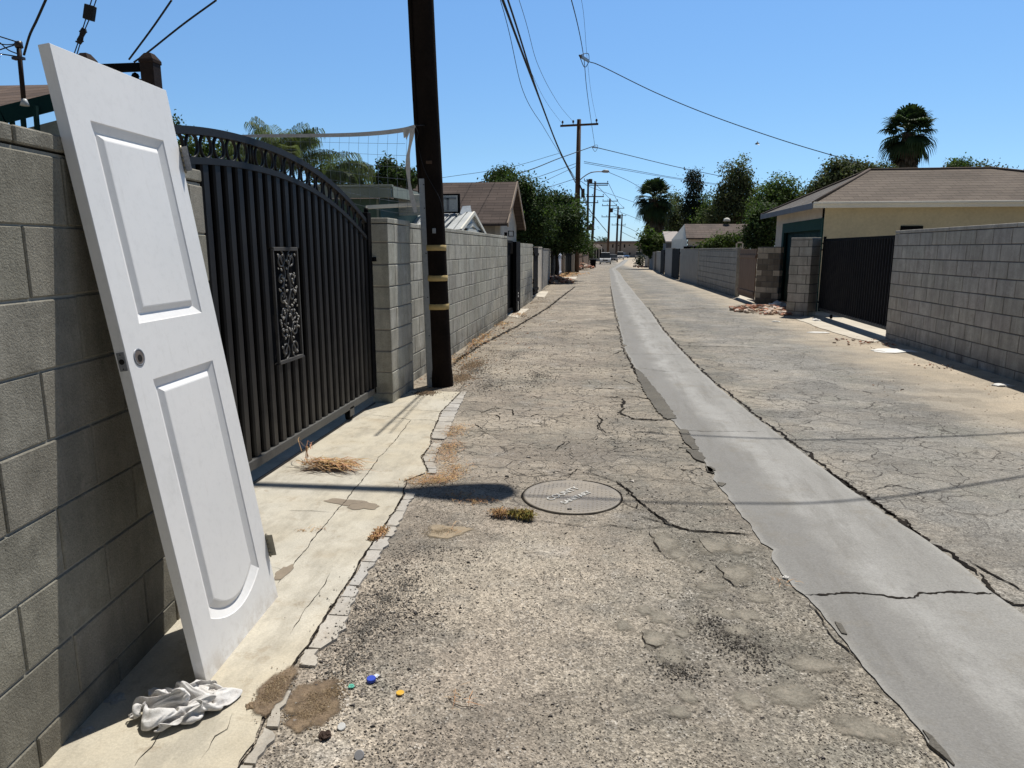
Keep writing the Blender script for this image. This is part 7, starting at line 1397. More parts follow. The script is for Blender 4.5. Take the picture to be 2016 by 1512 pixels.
# white sash frame standing behind
Yw = 12.6; t = thing('window_frame', 'black edged white window frame propped above the small metal shed', 'window frame', tuple(PY(888, 418, Yw)))
A_ = [PY(x, y, Yw) for x, y in ((862, 381), (905, 381), (905, 420), (862, 420))]
mb = MB(); mb.cbox((A_[3].x, Yw, A_[3].z), (A_[1].x, Yw + .04, A_[1].z), .003); fr = part(mb, 'outer_frame', M_BLACK, t)
mb = MB(); a, b = PY(862, 417, Yw), PY(901, 384.5, Yw); mb.box((a.x, Yw - .012, a.z), (b.x, Yw - .002, b.z)); part(mb, 'sash', M_METAL, t)
mb = MB(); a, b = PY(880, 415, Yw), PY(884, 390, Yw); mb.box((a.x, Yw - .02, a.z), (b.x, Yw - .013, b.z)); a, b = PY(864, 393, Yw), PY(898, 389, Yw); mb.box((a.x, Yw - .02, a.z), (b.x, Yw - .0131, b.z)); part(mb, 'glazing_bar', M_STEEL, t)
mb = MB(); a = [PY(x, y, Yw) for x, y in ((908, 405), (918, 402), (924, 418), (908, 420))]; mb.prism([(a[0].x, Yw + .1, a[0].z), (a[1].x, Yw + .4, a[1].z), (a[2].x, Yw + .3, a[2].z - .1), (a[3].x, Yw - .1, a[3].z)], .05)
tag(mb.build('sheet_scrap', M_METAL), 'folded white sheet beside the propped window frame', 'sheet')
# green outbuilding behind the gate
M_SAGE = mat('sage_green_paint', (.10, .16, .135), (.075, .125, .105), bs=.2, var=.1)
M_SAGEF = mat('sage_fascia', (.27, .31, .27), (.20, .235, .205), bs=.2, var=.1)
gb = thing('outbuilding', 'low sage green outbuilding with flat fascia behind the tall gate', 'outbuilding', (-4, 9.5, 0))
Yb = 9.6; q0, q1 = PY(600, 352, Yb), PY(771, 364, Yb); zt = q1.z; xr = q1.x; xl = -9.0
mb = MB(); mb.box((xl, Yb + .25, 0), (xr - .25, Yb + .4, zt - .16)); 
for k in range(16): mb.cbox((xr - .45 - k * .42, Yb + .235, .5), (xr - .05 - .4 - k * .42 + .38 - .02, Yb + .249, zt - .2), .003) if False else None
part(mb, 'wall', M_SAGE, gb)
mb = MB()
for k in range(14): mb.box((xr - .3 - k * .42, Yb + .235, .5), (xr - .27 - k * .42, Yb + .249, zt - .17))
part(mb, 'batten', M_SAGEF, gb)
mb = MB(); mb.cbox((xl, Yb - .04, zt - .17), (xr, Yb, zt - .03), .004); mb.cbox((xl, Yb - .06, zt - .03), (xr + .02, Yb + .02, zt), .004); part(mb, 'fascia', M_SAGEF, gb)
s0, s1 = PX(771, 366, xr), PY(836, 396, 12.6); mb = MB(); mb.beam((xr, Yb, zt - .09), (s1.x, 12.6, s1.z + .05), .04, .15); part(mb, 'side_fascia', M_SAGEF, gb)
mb = MB(); mb.poly([(xr - .25, Yb + .25, 0), (s1.x - .1, 12.6, 0), (s1.x - .1, 12.6, s1.z - .02), (xr - .25, Yb + .25, zt - .14)]); part(mb, 'side_wall', M_SAGE, gb)
mb = MB(); mb.poly([(xl, Yb - .05, zt + .004), (xr, Yb - .05, zt + .004), (s1.x, 12.6, s1.z + .14), (xl, 12.6, s1.z + .3)]); part(mb, 'roof', M_ROOF_H, gb)
mb = MB(); a, b = PY(776, 424, 11), PY(832, 382, 11)
for k in range(7): zz = a.z + (b.z - a.z) * k / 7; mb.cbox((a.x, 11 - .01 * k * 0, zz), (b.x, 11.05, zz + (b.z - a.z) / 7 * .92), .006)
part(mb, 'side_siding', M_FASC, gb)
mb = MB(); a, b = PX(722, 408, -2.36), PX(836, 403, -2.36); a = PY(722, 408, 7.3); b = PY(832, 402, 7.6); mb.beam(a, b, .10, .035); tag(mb.build('rail', M_FASC), 'thin white rail seen just above the gate side pillar', 'rail')
# near left house with mast
lh = thing('house', 'brown roofed house with dark green eave at the far left', 'house', tuple(PY(20, 215, 5.6)))
Y5 = 5.6; a, b, c, d = PY(-250, 170, Y5 + 2.2), PY(160, 168, Y5 + 2.2), PY(160, 180, Y5), PY(-250, 262, Y5)
c = PY(150, 186, Y5); d = PY(-200, 262, Y5)
mb = MB(); rt0 = [PY(-220, 172, 8.0), PY(140, 166, 8.0)]; ev_ = [PY(-220, 270, 5.4), PY(0, 213, 5.6), PY(100, 188, 5.8), PY(190, 170, 6.1)]
mb.poly([ev_[0], ev_[1], ev_[2], ev_[3], rt0[1], rt0[0]]); part(mb, 'roof', M_ROOF_N, lh)
mb = MB()
for p, q_ in zip(ev_, ev_[1:]): mb.beam(p + V((0, .02, -.05)), q_ + V((0, .02, -.05)), .04, .13)
part(mb, 'fascia', M_GREEN2, lh)
mb = MB()
for p, q_ in zip(ev_, ev_[1:]): mb.poly([p + V((0, .25, -.12)), q_ + V((0, .25, -.12)), V((q_.x, q_.y + .25, 0)), V((p.x, p.y + .25, 0))])
part(mb, 'wall', mat('pale_green_wall', (.30, .34, .32), (.22, .25, .24), bs=.4), lh)
mb = MB()
for x in (30, 52, 78): p = PY(x, 240, 5.75); mb.beam((p.x, 5.7, p.z - .4), (p.x + .02, 5.7, p.z + .12), .03, .03)
part(mb, 'wall_batten', M_GREEN2, lh)
mt = thing('roof_mast', 'thin dark service mast with wires on the far left roof', 'mast', tuple(PY(47, 204, mastY)))
mb = MB(); mb.tube([PY(47.5, 206, mastY), PY(36.5, 88, mastY)], .017, 8); part(mb, 'mast_pipe', M_BRPOST, mt)
mb = MB(); mb.tube([PY(38, 94, mastY), PY(36, 84, mastY), PY(33, 83, mastY)], [.028, .03, .01], 8); mb.box(tuple(PY(27, 118, mastY) + V((0, -.02, 0))), tuple(PY(46, 112, mastY) + V((0, .02, 0)))); part(mb, 'weather_head', M_INS, mt)
mb = MB(); mb.lathe([(.034, 0), (.024, .03), (.018, .05)], PY(49, 208, mastY), 12); part(mb, 'roof_boot', M_METAL, mt)

# ================================================================== TREES
M_BARK = mat('bark', (.12, .09, .07), (.08, .06, .05), bs=.8, bsc=20)
M_LF_D = leaf_mat('leaf_dark', (.070, .110, .042), (.042, .070, .032))
M_LF_G = leaf_mat('leaf_green', (.115, .17, .055), (.07, .115, .042))
M_LF_Y = leaf_mat('leaf_bright', (.10, .14, .04), (.06, .10, .032))
M_LF_O = leaf_mat('leaf_olive', (.135, .16, .09), (.08, .105, .06))
M_LF_C = leaf_mat('conifer', (.045, .065, .042), (.028, .045, .030), .1)
def crown_mb(blobs, leaf, n, seed, long_=1.6, droop=0.0, clump=10):
    """many small leaf faces gathered in clumps that spread through the volume of uneven ellipsoids"""
    r = random.Random(seed); mb = MB(); vols = [b[1].x * b[1].z for b in blobs]; tot = sum(vols)
    for (c, R_), v_ in zip(blobs, vols):
        nc = max(4, int(1.15 * n * v_ / tot / clump))
        for _ in range(nc):
            u = V((r.gauss(0, 1), r.gauss(0, 1), r.gauss(0, 1))).normalized(); t = r.random() ** .38
            lump = 1 + .62 * nz(u.x * 1.8 + seed, u.y * 1.8 + c.x, u.z * 1.8) + .28 * nz(u.x * 4, u.y * 5 + seed, u.z * 5)
            cc = c + V((u.x * R_.x, u.y * R_.y, u.z * R_.z)) * (t * lump)
            shade = .36 + .72 * t * (.66 + .50 * u.z) ; shade *= r.uniform(.7, 1.3); cr_ = leaf * r.uniform(1.2, 2.6)  # shading put into the leaf tint: darker inside the crown, lighter on top
            for _k in range(clump):
                p = cc + V((r.gauss(0, cr_), r.gauss(0, cr_), r.gauss(0, cr_ * .8))); nn = (u * .7 + V((r.gauss(0, .7), r.gauss(0, .7), r.gauss(.5, .6)))).normalized()
                a = nn.orthogonal().normalized(); a = Quaternion(nn, r.uniform(0, 6.28)) @ a
                if droop: a = (a + V((0, 0, -droop))).normalized()
                b_ = nn.cross(a).normalized(); s_ = leaf * r.uniform(.6, 1.3); l_ = s_ * long_; b0 = len(mb.v)
                mb.v += [tuple(p - a * l_ * .5), tuple(p + b_ * s_ * .45 + nn * s_ * .1), tuple(p + a * l_ * .5), tuple(p - b_ * s_ * .45 + nn * s_ * .1)]
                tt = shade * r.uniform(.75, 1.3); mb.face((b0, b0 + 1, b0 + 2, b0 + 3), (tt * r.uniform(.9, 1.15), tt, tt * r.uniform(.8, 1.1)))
    return mb
def tree(label, Y, blobs_px, leaf_px, n, m_, seed, base_px=None, trunk_px=4, name='tree', cat='tree', group=None, droop=0, depth=1.0, long_=1.6, clump=10):
    k = Y / F; bl = [(PY(x, y, Y + dy), V((rx * k, rx * k * depth, rz * k))) for x, y, rx, rz, dy in blobs_px]
    c0 = bl[0][0]; bx_ = c0.x if base_px is None else PY(base_px, 500, Y).x; base = V((bx_, c0.y, gz(Y)))
    t = thing(name, label, cat, tuple(base), group)
    mb = MB(); cen = sum((b[0] for b in bl), V((0, 0, 0))) / len(bl); fork = V((base.x * .6 + cen.x * .4, base.y, base.z + (cen.z - base.z) * .45)); r_ = trunk_px * k
    mb.tube(catmull([base, base.lerp(fork, .5) + V((r_ * .5, 0, 0)), fork], 4), [r_ * (1.25 - .5 * i / 8) for i in range(9)], 8)
    for i, (c, R_) in enumerate(bl[:7]): mb.tube(catmull([fork, fork.lerp(c, .5) + V((nz(i, 1, seed) * R_.x * .4, 0, R_.z * .1)), c + V((0, 0, R_.z * .3))], 4), [r_ * .6 * (1 - .8 * j / 8) for j in range(9)], 6)
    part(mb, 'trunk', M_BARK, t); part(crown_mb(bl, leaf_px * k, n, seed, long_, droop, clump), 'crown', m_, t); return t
tree('dark dense tree behind the left walls, crown starting at the brown roof', 27, [(1010, 375, 38, 34, 0), (990, 350, 30, 18, 2), (1040, 400, 40, 45, 0), (1045, 440, 45, 42, 0), (975, 350, 22, 10, 3), (998, 342, 14, 12, 1), (1020, 470, 30, 20, 0)], 3.6, 15000, M_LF_D, 3, 1040)
tree('round dark tree overhanging the far left walls beside the brown pole', 34, [(1095, 430, 42, 42, 0), (1075, 415, 30, 30, 0), (1120, 440, 30, 38, -2), (1110, 405, 24, 20, 0), (1075, 460, 40, 26, 0), (1125, 462, 24, 20, 0), (1095, 392, 16, 8, 0), (1095, 478, 50, 18, 0), (1130, 480, 26, 16, 0), (1062, 470, 24, 22, 0)], 3.4, 24000, M_LF_D, 7, 1095)
tree('bright leafed bush right of the brown pole', 62, [(1140, 470, 12, 22, 0), (1150, 478, 12, 16, 0), (1146, 490, 14, 10, 0)], 3, 1600, M_LF_G, 9, 1147, 2)
tree('shrubs beneath the far poles', 80, [(1145, 496, 10, 12, 0), (1158, 502, 8, 14, 0)], 2.5, 900, M_LF_D, 12, 1152, 2)
tree('tall dark conifer like tree right of the skirted fan palm', 75, [(1366, 362, 16, 24, 0), (1368, 395, 22, 28, 0), (1372, 425, 26, 24, 0), (1385, 410, 14, 12, 0), (1352, 410, 12, 14, 0), (1364, 345, 9, 12, 0)], 2.6, 6000, M_LF_C, 14, 1368, 4)
tree('airy tree between the fan palm and the dark conifer', 85, [(1330, 395, 12, 18, 0), (1335, 430, 20, 22, 0), (1345, 448, 24, 14, 0)], 2.6, 2600, M_LF_O, 15, 1335, 3)
tree('tall broad tree with an open crown above the pale low roofs', 62, [(1450, 345, 26, 28, 0), (1465, 365, 20, 22, 0), (1440, 385, 34, 28, 0), (1470, 400, 36, 30, 0), (1420, 395, 18, 16, 0), (1450, 425, 46, 22, 0), (1405, 430, 22, 16, 0), (1425, 370, 10, 10, 0)], 3.0, 12000, M_LF_O, 16, 1455, 5)
tree('leafy green tree left of the garage roof', 42, [(1540, 375, 34, 26, 0), (1515, 395, 26, 30, 0), (1565, 395, 24, 20, 0), (1500, 425, 30, 30, 0), (1535, 405, 40, 24, 0)], 3.2, 9000, M_LF_G, 17, 1530, 4)
tree('dense dark green tree close behind the patchwork wall', 27, [(1495, 455, 30, 34, 0), (1510, 430, 22, 26, 0), (1478, 475, 16, 16, 0), (1515, 475, 16, 20, 0), (1497, 425, 12, 12, 0)], 3.6, 7000, M_LF_D, 18, 1500, 4)
tree('broad glossy tree behind the left slope of the garage roof', 38, [(1665, 345, 38, 26, 0), (1630, 362, 26, 20, 0), (1700, 345, 28, 18, 0), (1650, 330, 24, 12, 0), (1610, 375, 20, 14, 0)], 3.6, 8000, M_LF_O, 19, 1660, 4)
tree('wispy shrub top beside the palm trunk over the garage ridge', 40, [(1745, 332, 14, 7, 0), (1730, 338, 12, 6, 0)], 2.6, 500, M_LF_O, 20, 1745, 2, long_=2.5)
tree('spiky treetop left of two above the garage ridge', 45, [(1880, 330, 14, 12, 0), (1900, 327, 16, 10, 0), (1868, 335, 8, 8, 0), (1890, 365, 40, 28, 0)], 3, 3000, M_LF_G, 21, 1890, 5, long_=2.2)
tree('small treetop right of two above the garage ridge', 45, [(1933, 332, 14, 8, 0), (1960, 338, 14, 8, 0), (1978, 343, 10, 6, 0), (1955, 368, 42, 24, 0)], 3, 3000, M_LF_O, 22, 1950, 5)
tree('green background tree between the open tree and the leafy tree', 70, [(1490, 420, 34, 26, 0), (1520, 430, 36, 22, 0), (1400, 455, 30, 16, 0), (1580, 415, 40, 20, 0)], 3.0, 7000, M_LF_G, 41, 1510, 3)
tree('rounded green tree rising behind the low pale house', 66, [(1405, 415, 28, 26, 0), (1430, 440, 34, 20, 0), (1385, 435, 22, 20, 0), (1555, 420, 34, 24, 0), (1590, 405, 26, 22, 0)], 2.8, 8000, M_LF_G, 43, 1410, 3)
tree('low background tree behind the fan palm', 78, [(1325, 425, 22, 30, 0), (1345, 440, 30, 24, 0), (1395, 440, 26, 22, 0)], 2.8, 5000, M_LF_O, 42, 1340, 3)
tree('bright green shrub hanging over the far right walls below the palm', 62, [(1285, 482, 22, 16, 0), (1305, 478, 18, 14, 0), (1275, 470, 12, 14, 0), (1295, 492, 26, 10, 0)], 3.2, 3600, M_LF_Y, 23, 1290, 2, name='shrub', cat='shrub', long_=2.4)
tree('low vine like shrub spilling over the smooth grey wall', 33, [(1420, 480, 22, 14, 0), (1445, 474, 16, 10, 0), (1400, 486, 16, 8, 0), (1385, 488, 10, 6, 0)], 3.0, 4200, M_LF_Y, 24, 1420, 1.5, name='shrub', cat='shrub')
tree('dark shrub behind the fan palm and the pale low roofs', 90, [(1320, 440, 24, 24, 0), (1350, 455, 30, 12, 0), (1400, 448, 30, 12, 0)], 2.6, 3500, M_LF_D, 25, 1340, 2)
tree('low dark hedge plant behind the left green outbuilding', 15, [(775, 346, 26, 15, 0), (762, 330, 12, 12, 0), (805, 352, 26, 11, 0), (740, 352, 10, 8, 0)], 4.2, 3600, M_LF_D, 26, 780, 3, name='shrub', cat='shrub', long_=2.0)
tree('yellow green bush behind the rings of the tall gate', 14, [(400, 300, 60, 22, 0), (330, 300, 40, 25, 0), (480, 300, 40, 18, 0), (640, 338, 34, 16, 0), (690, 352, 30, 8, 0)], 5, 5200, M_LF_Y, 27, 430, 4, name='shrub', cat='shrub')
tree('leaf tip visible at the right edge of the white door', 8, [(337, 240, 8, 12, 0), (343, 252, 8, 8, 0)], 5, 160, M_LF_G, 28, 330, 2)
tree('far treeline tuft left of the apartment roof', 215, [(1190, 472, 8, 3, 0), (1180, 473, 5, 2, 0)], 1.6, 260, M_LF_D, 29, 1188, .6)

# ---- fan palms
M_FR = leaf_mat('palm_frond', (.055, .085, .038), (.035, .060, .030), .15)
M_DEAD = leaf_mat('dead_frond', (.20, .155, .115), (.12, .095, .075), .1)
def fan(mb, o, d, L_, seed, w_=1.0, droop=.25, nb=17, tint=1.0, pet=.42):
    r = random.Random(seed); d = V(d).normalized(); side = d.cross(V((0, 0, 1)))
    if side.length < .05: side = V((1, 0, 0))
    side.normalize(); upv = side.cross(d).normalized(); roll = r.uniform(-.5, .5); s2 = side * math.cos(roll) + upv * math.sin(roll)
    hub = o + d * L_ * pet + V((0, 0, -droop * .15 * L_)); mb.tube([o, o.lerp(hub, .5) + V((0, 0, .03 * L_)), hub], L_ * .012, 4, tint=(tint * 1.4, tint * 1.3, tint))
    for k in range(nb):
        a = (k / (nb - 1) - .5) * 2 * 1.45 * w_; dd = (d * math.cos(a) + s2 * math.sin(a)).normalized(); l_ = L_ * (1 - pet) * (1 - .22 * abs(a)) * r.uniform(.88, 1.08)
        n_ = dd.cross(s2 if abs(a) < .8 else d).normalized(); wv = dd.cross(upv).normalized() * l_ * .085; b = len(mb.v)
        p1 = hub + dd * l_ * .45 + V((0, 0, -droop * .08 * l_)); p2 = hub + dd * l_ * .78 + V((0, 0, -droop * .40 * l_)); p3 = hub + dd * l_ * .95 + V((0, 0, -droop * 1.05 * l_))
        mb.v += [tuple(hub - wv * .25), tuple(hub + wv * .25), tuple(p1 - wv), tuple(p1 + wv), tuple(p2 - wv * .6), tuple(p2 + wv * .6), tuple(p3)]
        t = tint * r.uniform(.75, 1.25); tn = (t, t * r.uniform(.95, 1.1), t)
        mb.face((b, b + 1, b + 3, b + 2), tn); mb.face((b + 2, b + 3, b + 5, b + 4), tn); mb.face((b + 4, b + 5, b + 6), tn)
def fan_palm(label, Y, cx_px, cy_px, R_px, trunk_to, trunk_w, skirt_len, seed, n=46):
    k = Y / F; c = PY(cx_px, cy_px, Y); Rr_ = R_px * k; base = V((PY(trunk_to, 500, Y).x, c.y, gz(Y))); t = thing('fan_palm', label, 'palm tree', tuple(base)); r = random.Random(seed)
    mb = MB(); mb.tube(catmull([base, base.lerp(c, .5), c], 6), [trunk_w * k * (1.15 - .3 * i / 12) for i in range(13)], 12); part(mb, 'trunk', M_BARK, t)
    mb = MB()
    for i in range(n):
        el = math.radians(r.choice([80, 65, 50, 35, 20, 5, -12, -28, -45]) + r.uniform(-8, 8)); az = r.uniform(0, 6.283)
        d = V((math.cos(az) * math.cos(el), math.sin(az) * math.cos(el), math.sin(el))); fan(mb, c + V((0, 0, Rr_ * .05)), d, Rr_ * r.uniform(.85, 1.12), seed * 100 + i, 1.0, .22 + .5 * max(0, .6 - math.sin(el)) * .6, tint=r.uniform(.6, 1.25))
    part(mb, 'crown', M_FR, t)
    mb = MB(); ns = int(80 * max(1, skirt_len / R_px))
    for i in range(ns):
        az = r.uniform(0, 6.283); h = r.random(); o = c + (base - c).normalized() * (skirt_len * k * h * .75); rad = trunk_w * k * (1.2)
        o = o + V((math.cos(az) * rad * .6, math.sin(az) * rad * .6, 0)); d = V((math.cos(az) * .42, math.sin(az) * .42, -1)); fan(mb, o, d, Rr_ * r.uniform(.55, .85) * (1 - .25 * h), seed * 300 + i, .38, .1, 9, tint=r.uniform(.35, 1.15), pet=.3)
    part(mb, 'dead_frond_skirt', M_DEAD, t)
fan_palm('fan palm with a long brown skirt rising over the far right walls', 66, 1287, 392, 45, 1290, 10, 100, 3, 66)
fan_palm('fan palm standing alone above the garage ridge', 46, 1788, 262, 55, 1776, 12, 85, 5, 62)
# ---- feather palms behind the gate
def feather(mb, o, d, L_, seed, arc=.8, ll=.34, tint=1.0, n=44, w_=.006):
    r = random.Random(seed); d = V(d).normalized(); hz_ = V((d.x, d.y, 0)); hz_ = hz_.normalized() if hz_.length > .01 else V((1, 0, 0)); el0 = math.asin(max(-1, min(1, d.z))); P = [V(o)]; 
    N = 16
    for i in range(N):
        t = i / N; el = el0 - arc * 1.9 * t ** 1.3; P.append(P[-1] + (hz_ * math.cos(el) + V((0, 0, math.sin(el)))) * L_ / N)
    mb.tube(P, [L_ * .007 * (1 - .8 * i / N) for i in range(N + 1)], 4, tint=(1.3, 1.1, .8)); side = hz_.cross(V((0, 0, 1))).normalized()
    for i in range(n):
        t = .12 + .86 * i / n; j = min(N - 1, int(t * N)); p = P[j].lerp(P[j + 1], t * N - j); tg = (P[j + 1] - P[j]).normalized(); l_ = L_ * ll * math.sin(math.pi * (.12 + .8 * t)) ** .6 * r.uniform(.85, 1.1)
        for sg in (-1, 1):
            dd = (side * sg * r.uniform(.6, .95) + tg * .55 + V((0, 0, .12))).normalized(); p1 = p + dd * l_ * .5; p2 = p + dd * l_ * .72 + V((0, 0, -l_ * .38)); p3 = p + dd * l_ * .78 + V((0, 0, -l_ * .85)); ww = tg * w_; b = len(mb.v)
            mb.v += [tuple(p - ww * .5), tuple(p + ww * .5), tuple(p1 - ww), tuple(p1 + ww), tuple(p2 - ww * .8), tuple(p2 + ww * .8), tuple(p3)]
            tt = tint * r.uniform(.7, 1.35); tn = (tt, tt, tt); mb.face((b, b + 1, b + 3, b + 2), tn); mb.face((b + 2, b + 3, b + 5, b + 4), tn); mb.face((b + 4, b + 5, b + 6), tn)
M_FEA = leaf_mat('feather_frond', (.22, .25, .16), (.12, .15, .09), .25)
def feather_palm(label, Y, c_px, L_px, n, seed, arc, els, az=(0, 6.283)):
    k = Y / F; c = PY(*c_px, Y); base = V((c.x, c.y, 0)); t = thing('feather_palm', label, 'palm tree', tuple(base)); r = random.Random(seed)
    mb = MB(); mb.tube([base, base.lerp(c, .5), c], [.12, .10, .08], 10); part(mb, 'trunk', M_BARK, t); mb = MB()
    for i in range(n):
        el = math.radians(r.uniform(*els)); a = r.uniform(*az); d = V((math.cos(a) * math.cos(el), math.sin(a) * math.cos(el), math.sin(el))); feather(mb, c, d, L_px * k * r.uniform(.85, 1.15), seed * 50 + i, arc * r.uniform(.8, 1.2), tint=r.uniform(.6, 1.2))
    part(mb, 'crown', M_FEA, t)
feather_palm('feather palm with dense fronds behind the arched gate top', 13, (560, 345), 112, 46, 5, .62, (38, 88))
feather_palm('lower feather palm with one long arching frond right of the first', 12, (632, 372), 112, 12, 8, .95, (45, 72), (-.5, .5))

# ================================================================== RIGHT FAR HOUSES
M_ROOF_B = roof_mat('far_roof', (.17, .135, .118), (.125, .105, .095), 'x', .12, .5)
h2 = thing('house', 'low pale house with grey brown roof behind the smooth grey wall', 'house', tuple(PY(1400, 495, 45)))
Y2 = 45; a, b = PY(1348, 441, Y2 + 2.5), PY(1475, 441, Y2 + 2.5); c, d = PY(1351, 468, Y2), PY(1480, 468, Y2)
mb = MB(); mb.prism([c, d, b, a], .1); part(mb, 'roof', M_ROOF_B, h2)
mb = MB(); mb.box((c.x + .15, Y2 + .3, 0), (d.x, Y2 + .5, c.z - .05)); part(mb, 'front_wall', M_CREAM2, h2)
mb = MB(); x_ = PY(1344, 450, Y2).x; mb.poly([(c.x + .1, Y2 + .3, 0), (c.x + .1, Y2 + .3, c.z - .05), (a.x, Y2 + 2.5, a.z), (x_ - .2, Y2 + 5, c.z - .05), (x_ - .2, Y2 + 5, 0)]); part(mb, 'gable_wall', M_FASC, h2)
mb = MB(); 
for x in (1346, 1355, 1366): p = PY(x, 487, Y2 + .2); mb.box((p.x, Y2 + .2, p.z - .12), (p.x + .28, Y2 + .28, p.z + .06))
part(mb, 'window', M_BLACK, h2)
h3 = thing('shed', 'pale flat roofed shed left of the low pale house on the right', 'shed', tuple(PY(1322, 495, 50)))
a, b = PY(1307, 455, 52), PY(1341, 475, 50); mb = MB(); mb.prism([(a.x, 50, b.z), (b.x, 50, b.z), (b.x, 53, a.z), (a.x, 53, a.z)], .12); part(mb, 'roof', mat('pale_roof', (.42, .38, .36), (.36, .33, .31), bs=.3), h3)
mb = MB(); mb.box((a.x + .05, 50.2, 0), (b.x - .05, 52.8, b.z - .13)); part(mb, 'wall', mat('slate_wall', (.14, .15, .17), (.11, .12, .14), bs=.3), h3)
dm = PY(1431, 434, 47.4); mb = MB(); mb.lathe([(.22, -.05), (.2, .05), (.12, .14), (.02, .17)], dm, 12); tag(mb.build('roof_vent', M_FASC), 'small white dome on the ridge of the low pale house', 'roof vent')
mb = MB(); a, b = PY(1449, 486, 24.5), PY(1464, 476, 24.5); mb.box((a.x, 24.5, a.z - .3), (a.x + .04, 24.55, b.z)); mb.box((b.x - .04, 24.5, a.z - .3), (b.x, 24.55, b.z)); mb.box((a.x, 24.5, b.z - .045), (b.x, 24.55, b.z)); tag(mb.build('frame', M_CREAM2), 'small cream frame poking above the wall left of the wooden gate', 'frame')

# ================================================================== FAR END: apartments and cars
gE = gz(200); ab = thing('apartment_building', 'long two storey pale apartment block closing the end of the alley', 'building', tuple(PY(1210, 505, 228)))
Yb = 228; xl, xr, zt = PY(1150, 480, Yb).x, PY(1300, 480, Yb).x, PY(1200, 477.5, Yb).z
M_APT = mat('apartment_stucco', (.42, .36, .31), (.36, .31, .27), bs=0)
mb = MB(); mb.box((xl, Yb, gE - .5), (xr, Yb + 9, zt - .05)); part(mb, 'wall', M_APT, ab)
mb = MB(); mb.box((xl - .5, Yb - .6, zt - .02), (xr, Yb + 9.5, zt + .45)); part(mb, 'roof', mat('apartment_roof', (.30, .27, .26), bs=0), ab)
mb = MB(); mb.box((xl - .5, Yb - .62, zt - .2), (xr, Yb - .5, zt - .025)); part(mb, 'eave', mat('red_brown_eave', (.16, .07, .05), bs=0), ab)
for x, y0, y1, w_ in ((1206.5, 481, 488, 2.6), (1229.5, 481, 488, 2.8), (1239, 481.5, 484.5, 2.2), (1254, 481, 485, 2.2), (1218, 482, 485, 1.8), (1184, 482, 487, 2.5), (1240, 497, 502, 2.6), (1254, 497, 501, 2.4), (1222, 496, 501, 2)):
    a, b = PY(x - w_ / 2, y1, Yb), PY(x + w_ / 2, y0, Yb); mb = MB(); mb.box((a.x, Yb - .08, a.z), (b.x, Yb - .02, b.z)); wn = part(mb, 'window', M_BLACK, ab)
    mb = MB(); mb.box((a.x - .08, Yb - .10, a.z - .12), (b.x + .08, Yb - .085, a.z - .02)); part(mb, 'sill', M_FASC, wn)
sm = thing('house', 'low far house with grey roof before the apartment block', 'house', tuple(PY(1175, 505, 150)))
a, b, c = PY(1155, 487, 150), PY(1187, 487, 150), PY(1166, 479.5, 153); mb = MB(); mb.poly([a, b, PY(1178, 480.5, 153), c]); part(mb, 'roof', M_ROOF_B, sm)
mb = MB(); mb.box((a.x, 150.2, gz(150)), (b.x - .3, 156, a.z - .02)); part(mb, 'wall', M_CREAM2, sm); mb = MB()
for i in range(6): x = a.x + .5 + i * .55; mb.box((x, 150.1, a.z - 2.2), (x + .3, 150.18, a.z - .4))
part(mb, 'window', M_BLACK, sm)
M_GLASS = mat('car_glass', (.03, .035, .04), rough=.08, bs=0, spec=.8); M_TYRE = mat('tyre', (.02, .02, .02), bs=0); M_LAMP = mat('headlight', (.75, .76, .78), rough=.15, bs=0); M_CHROME = mat('chrome', (.6, .6, .6), rough=.2, metal=.9, bs=0)
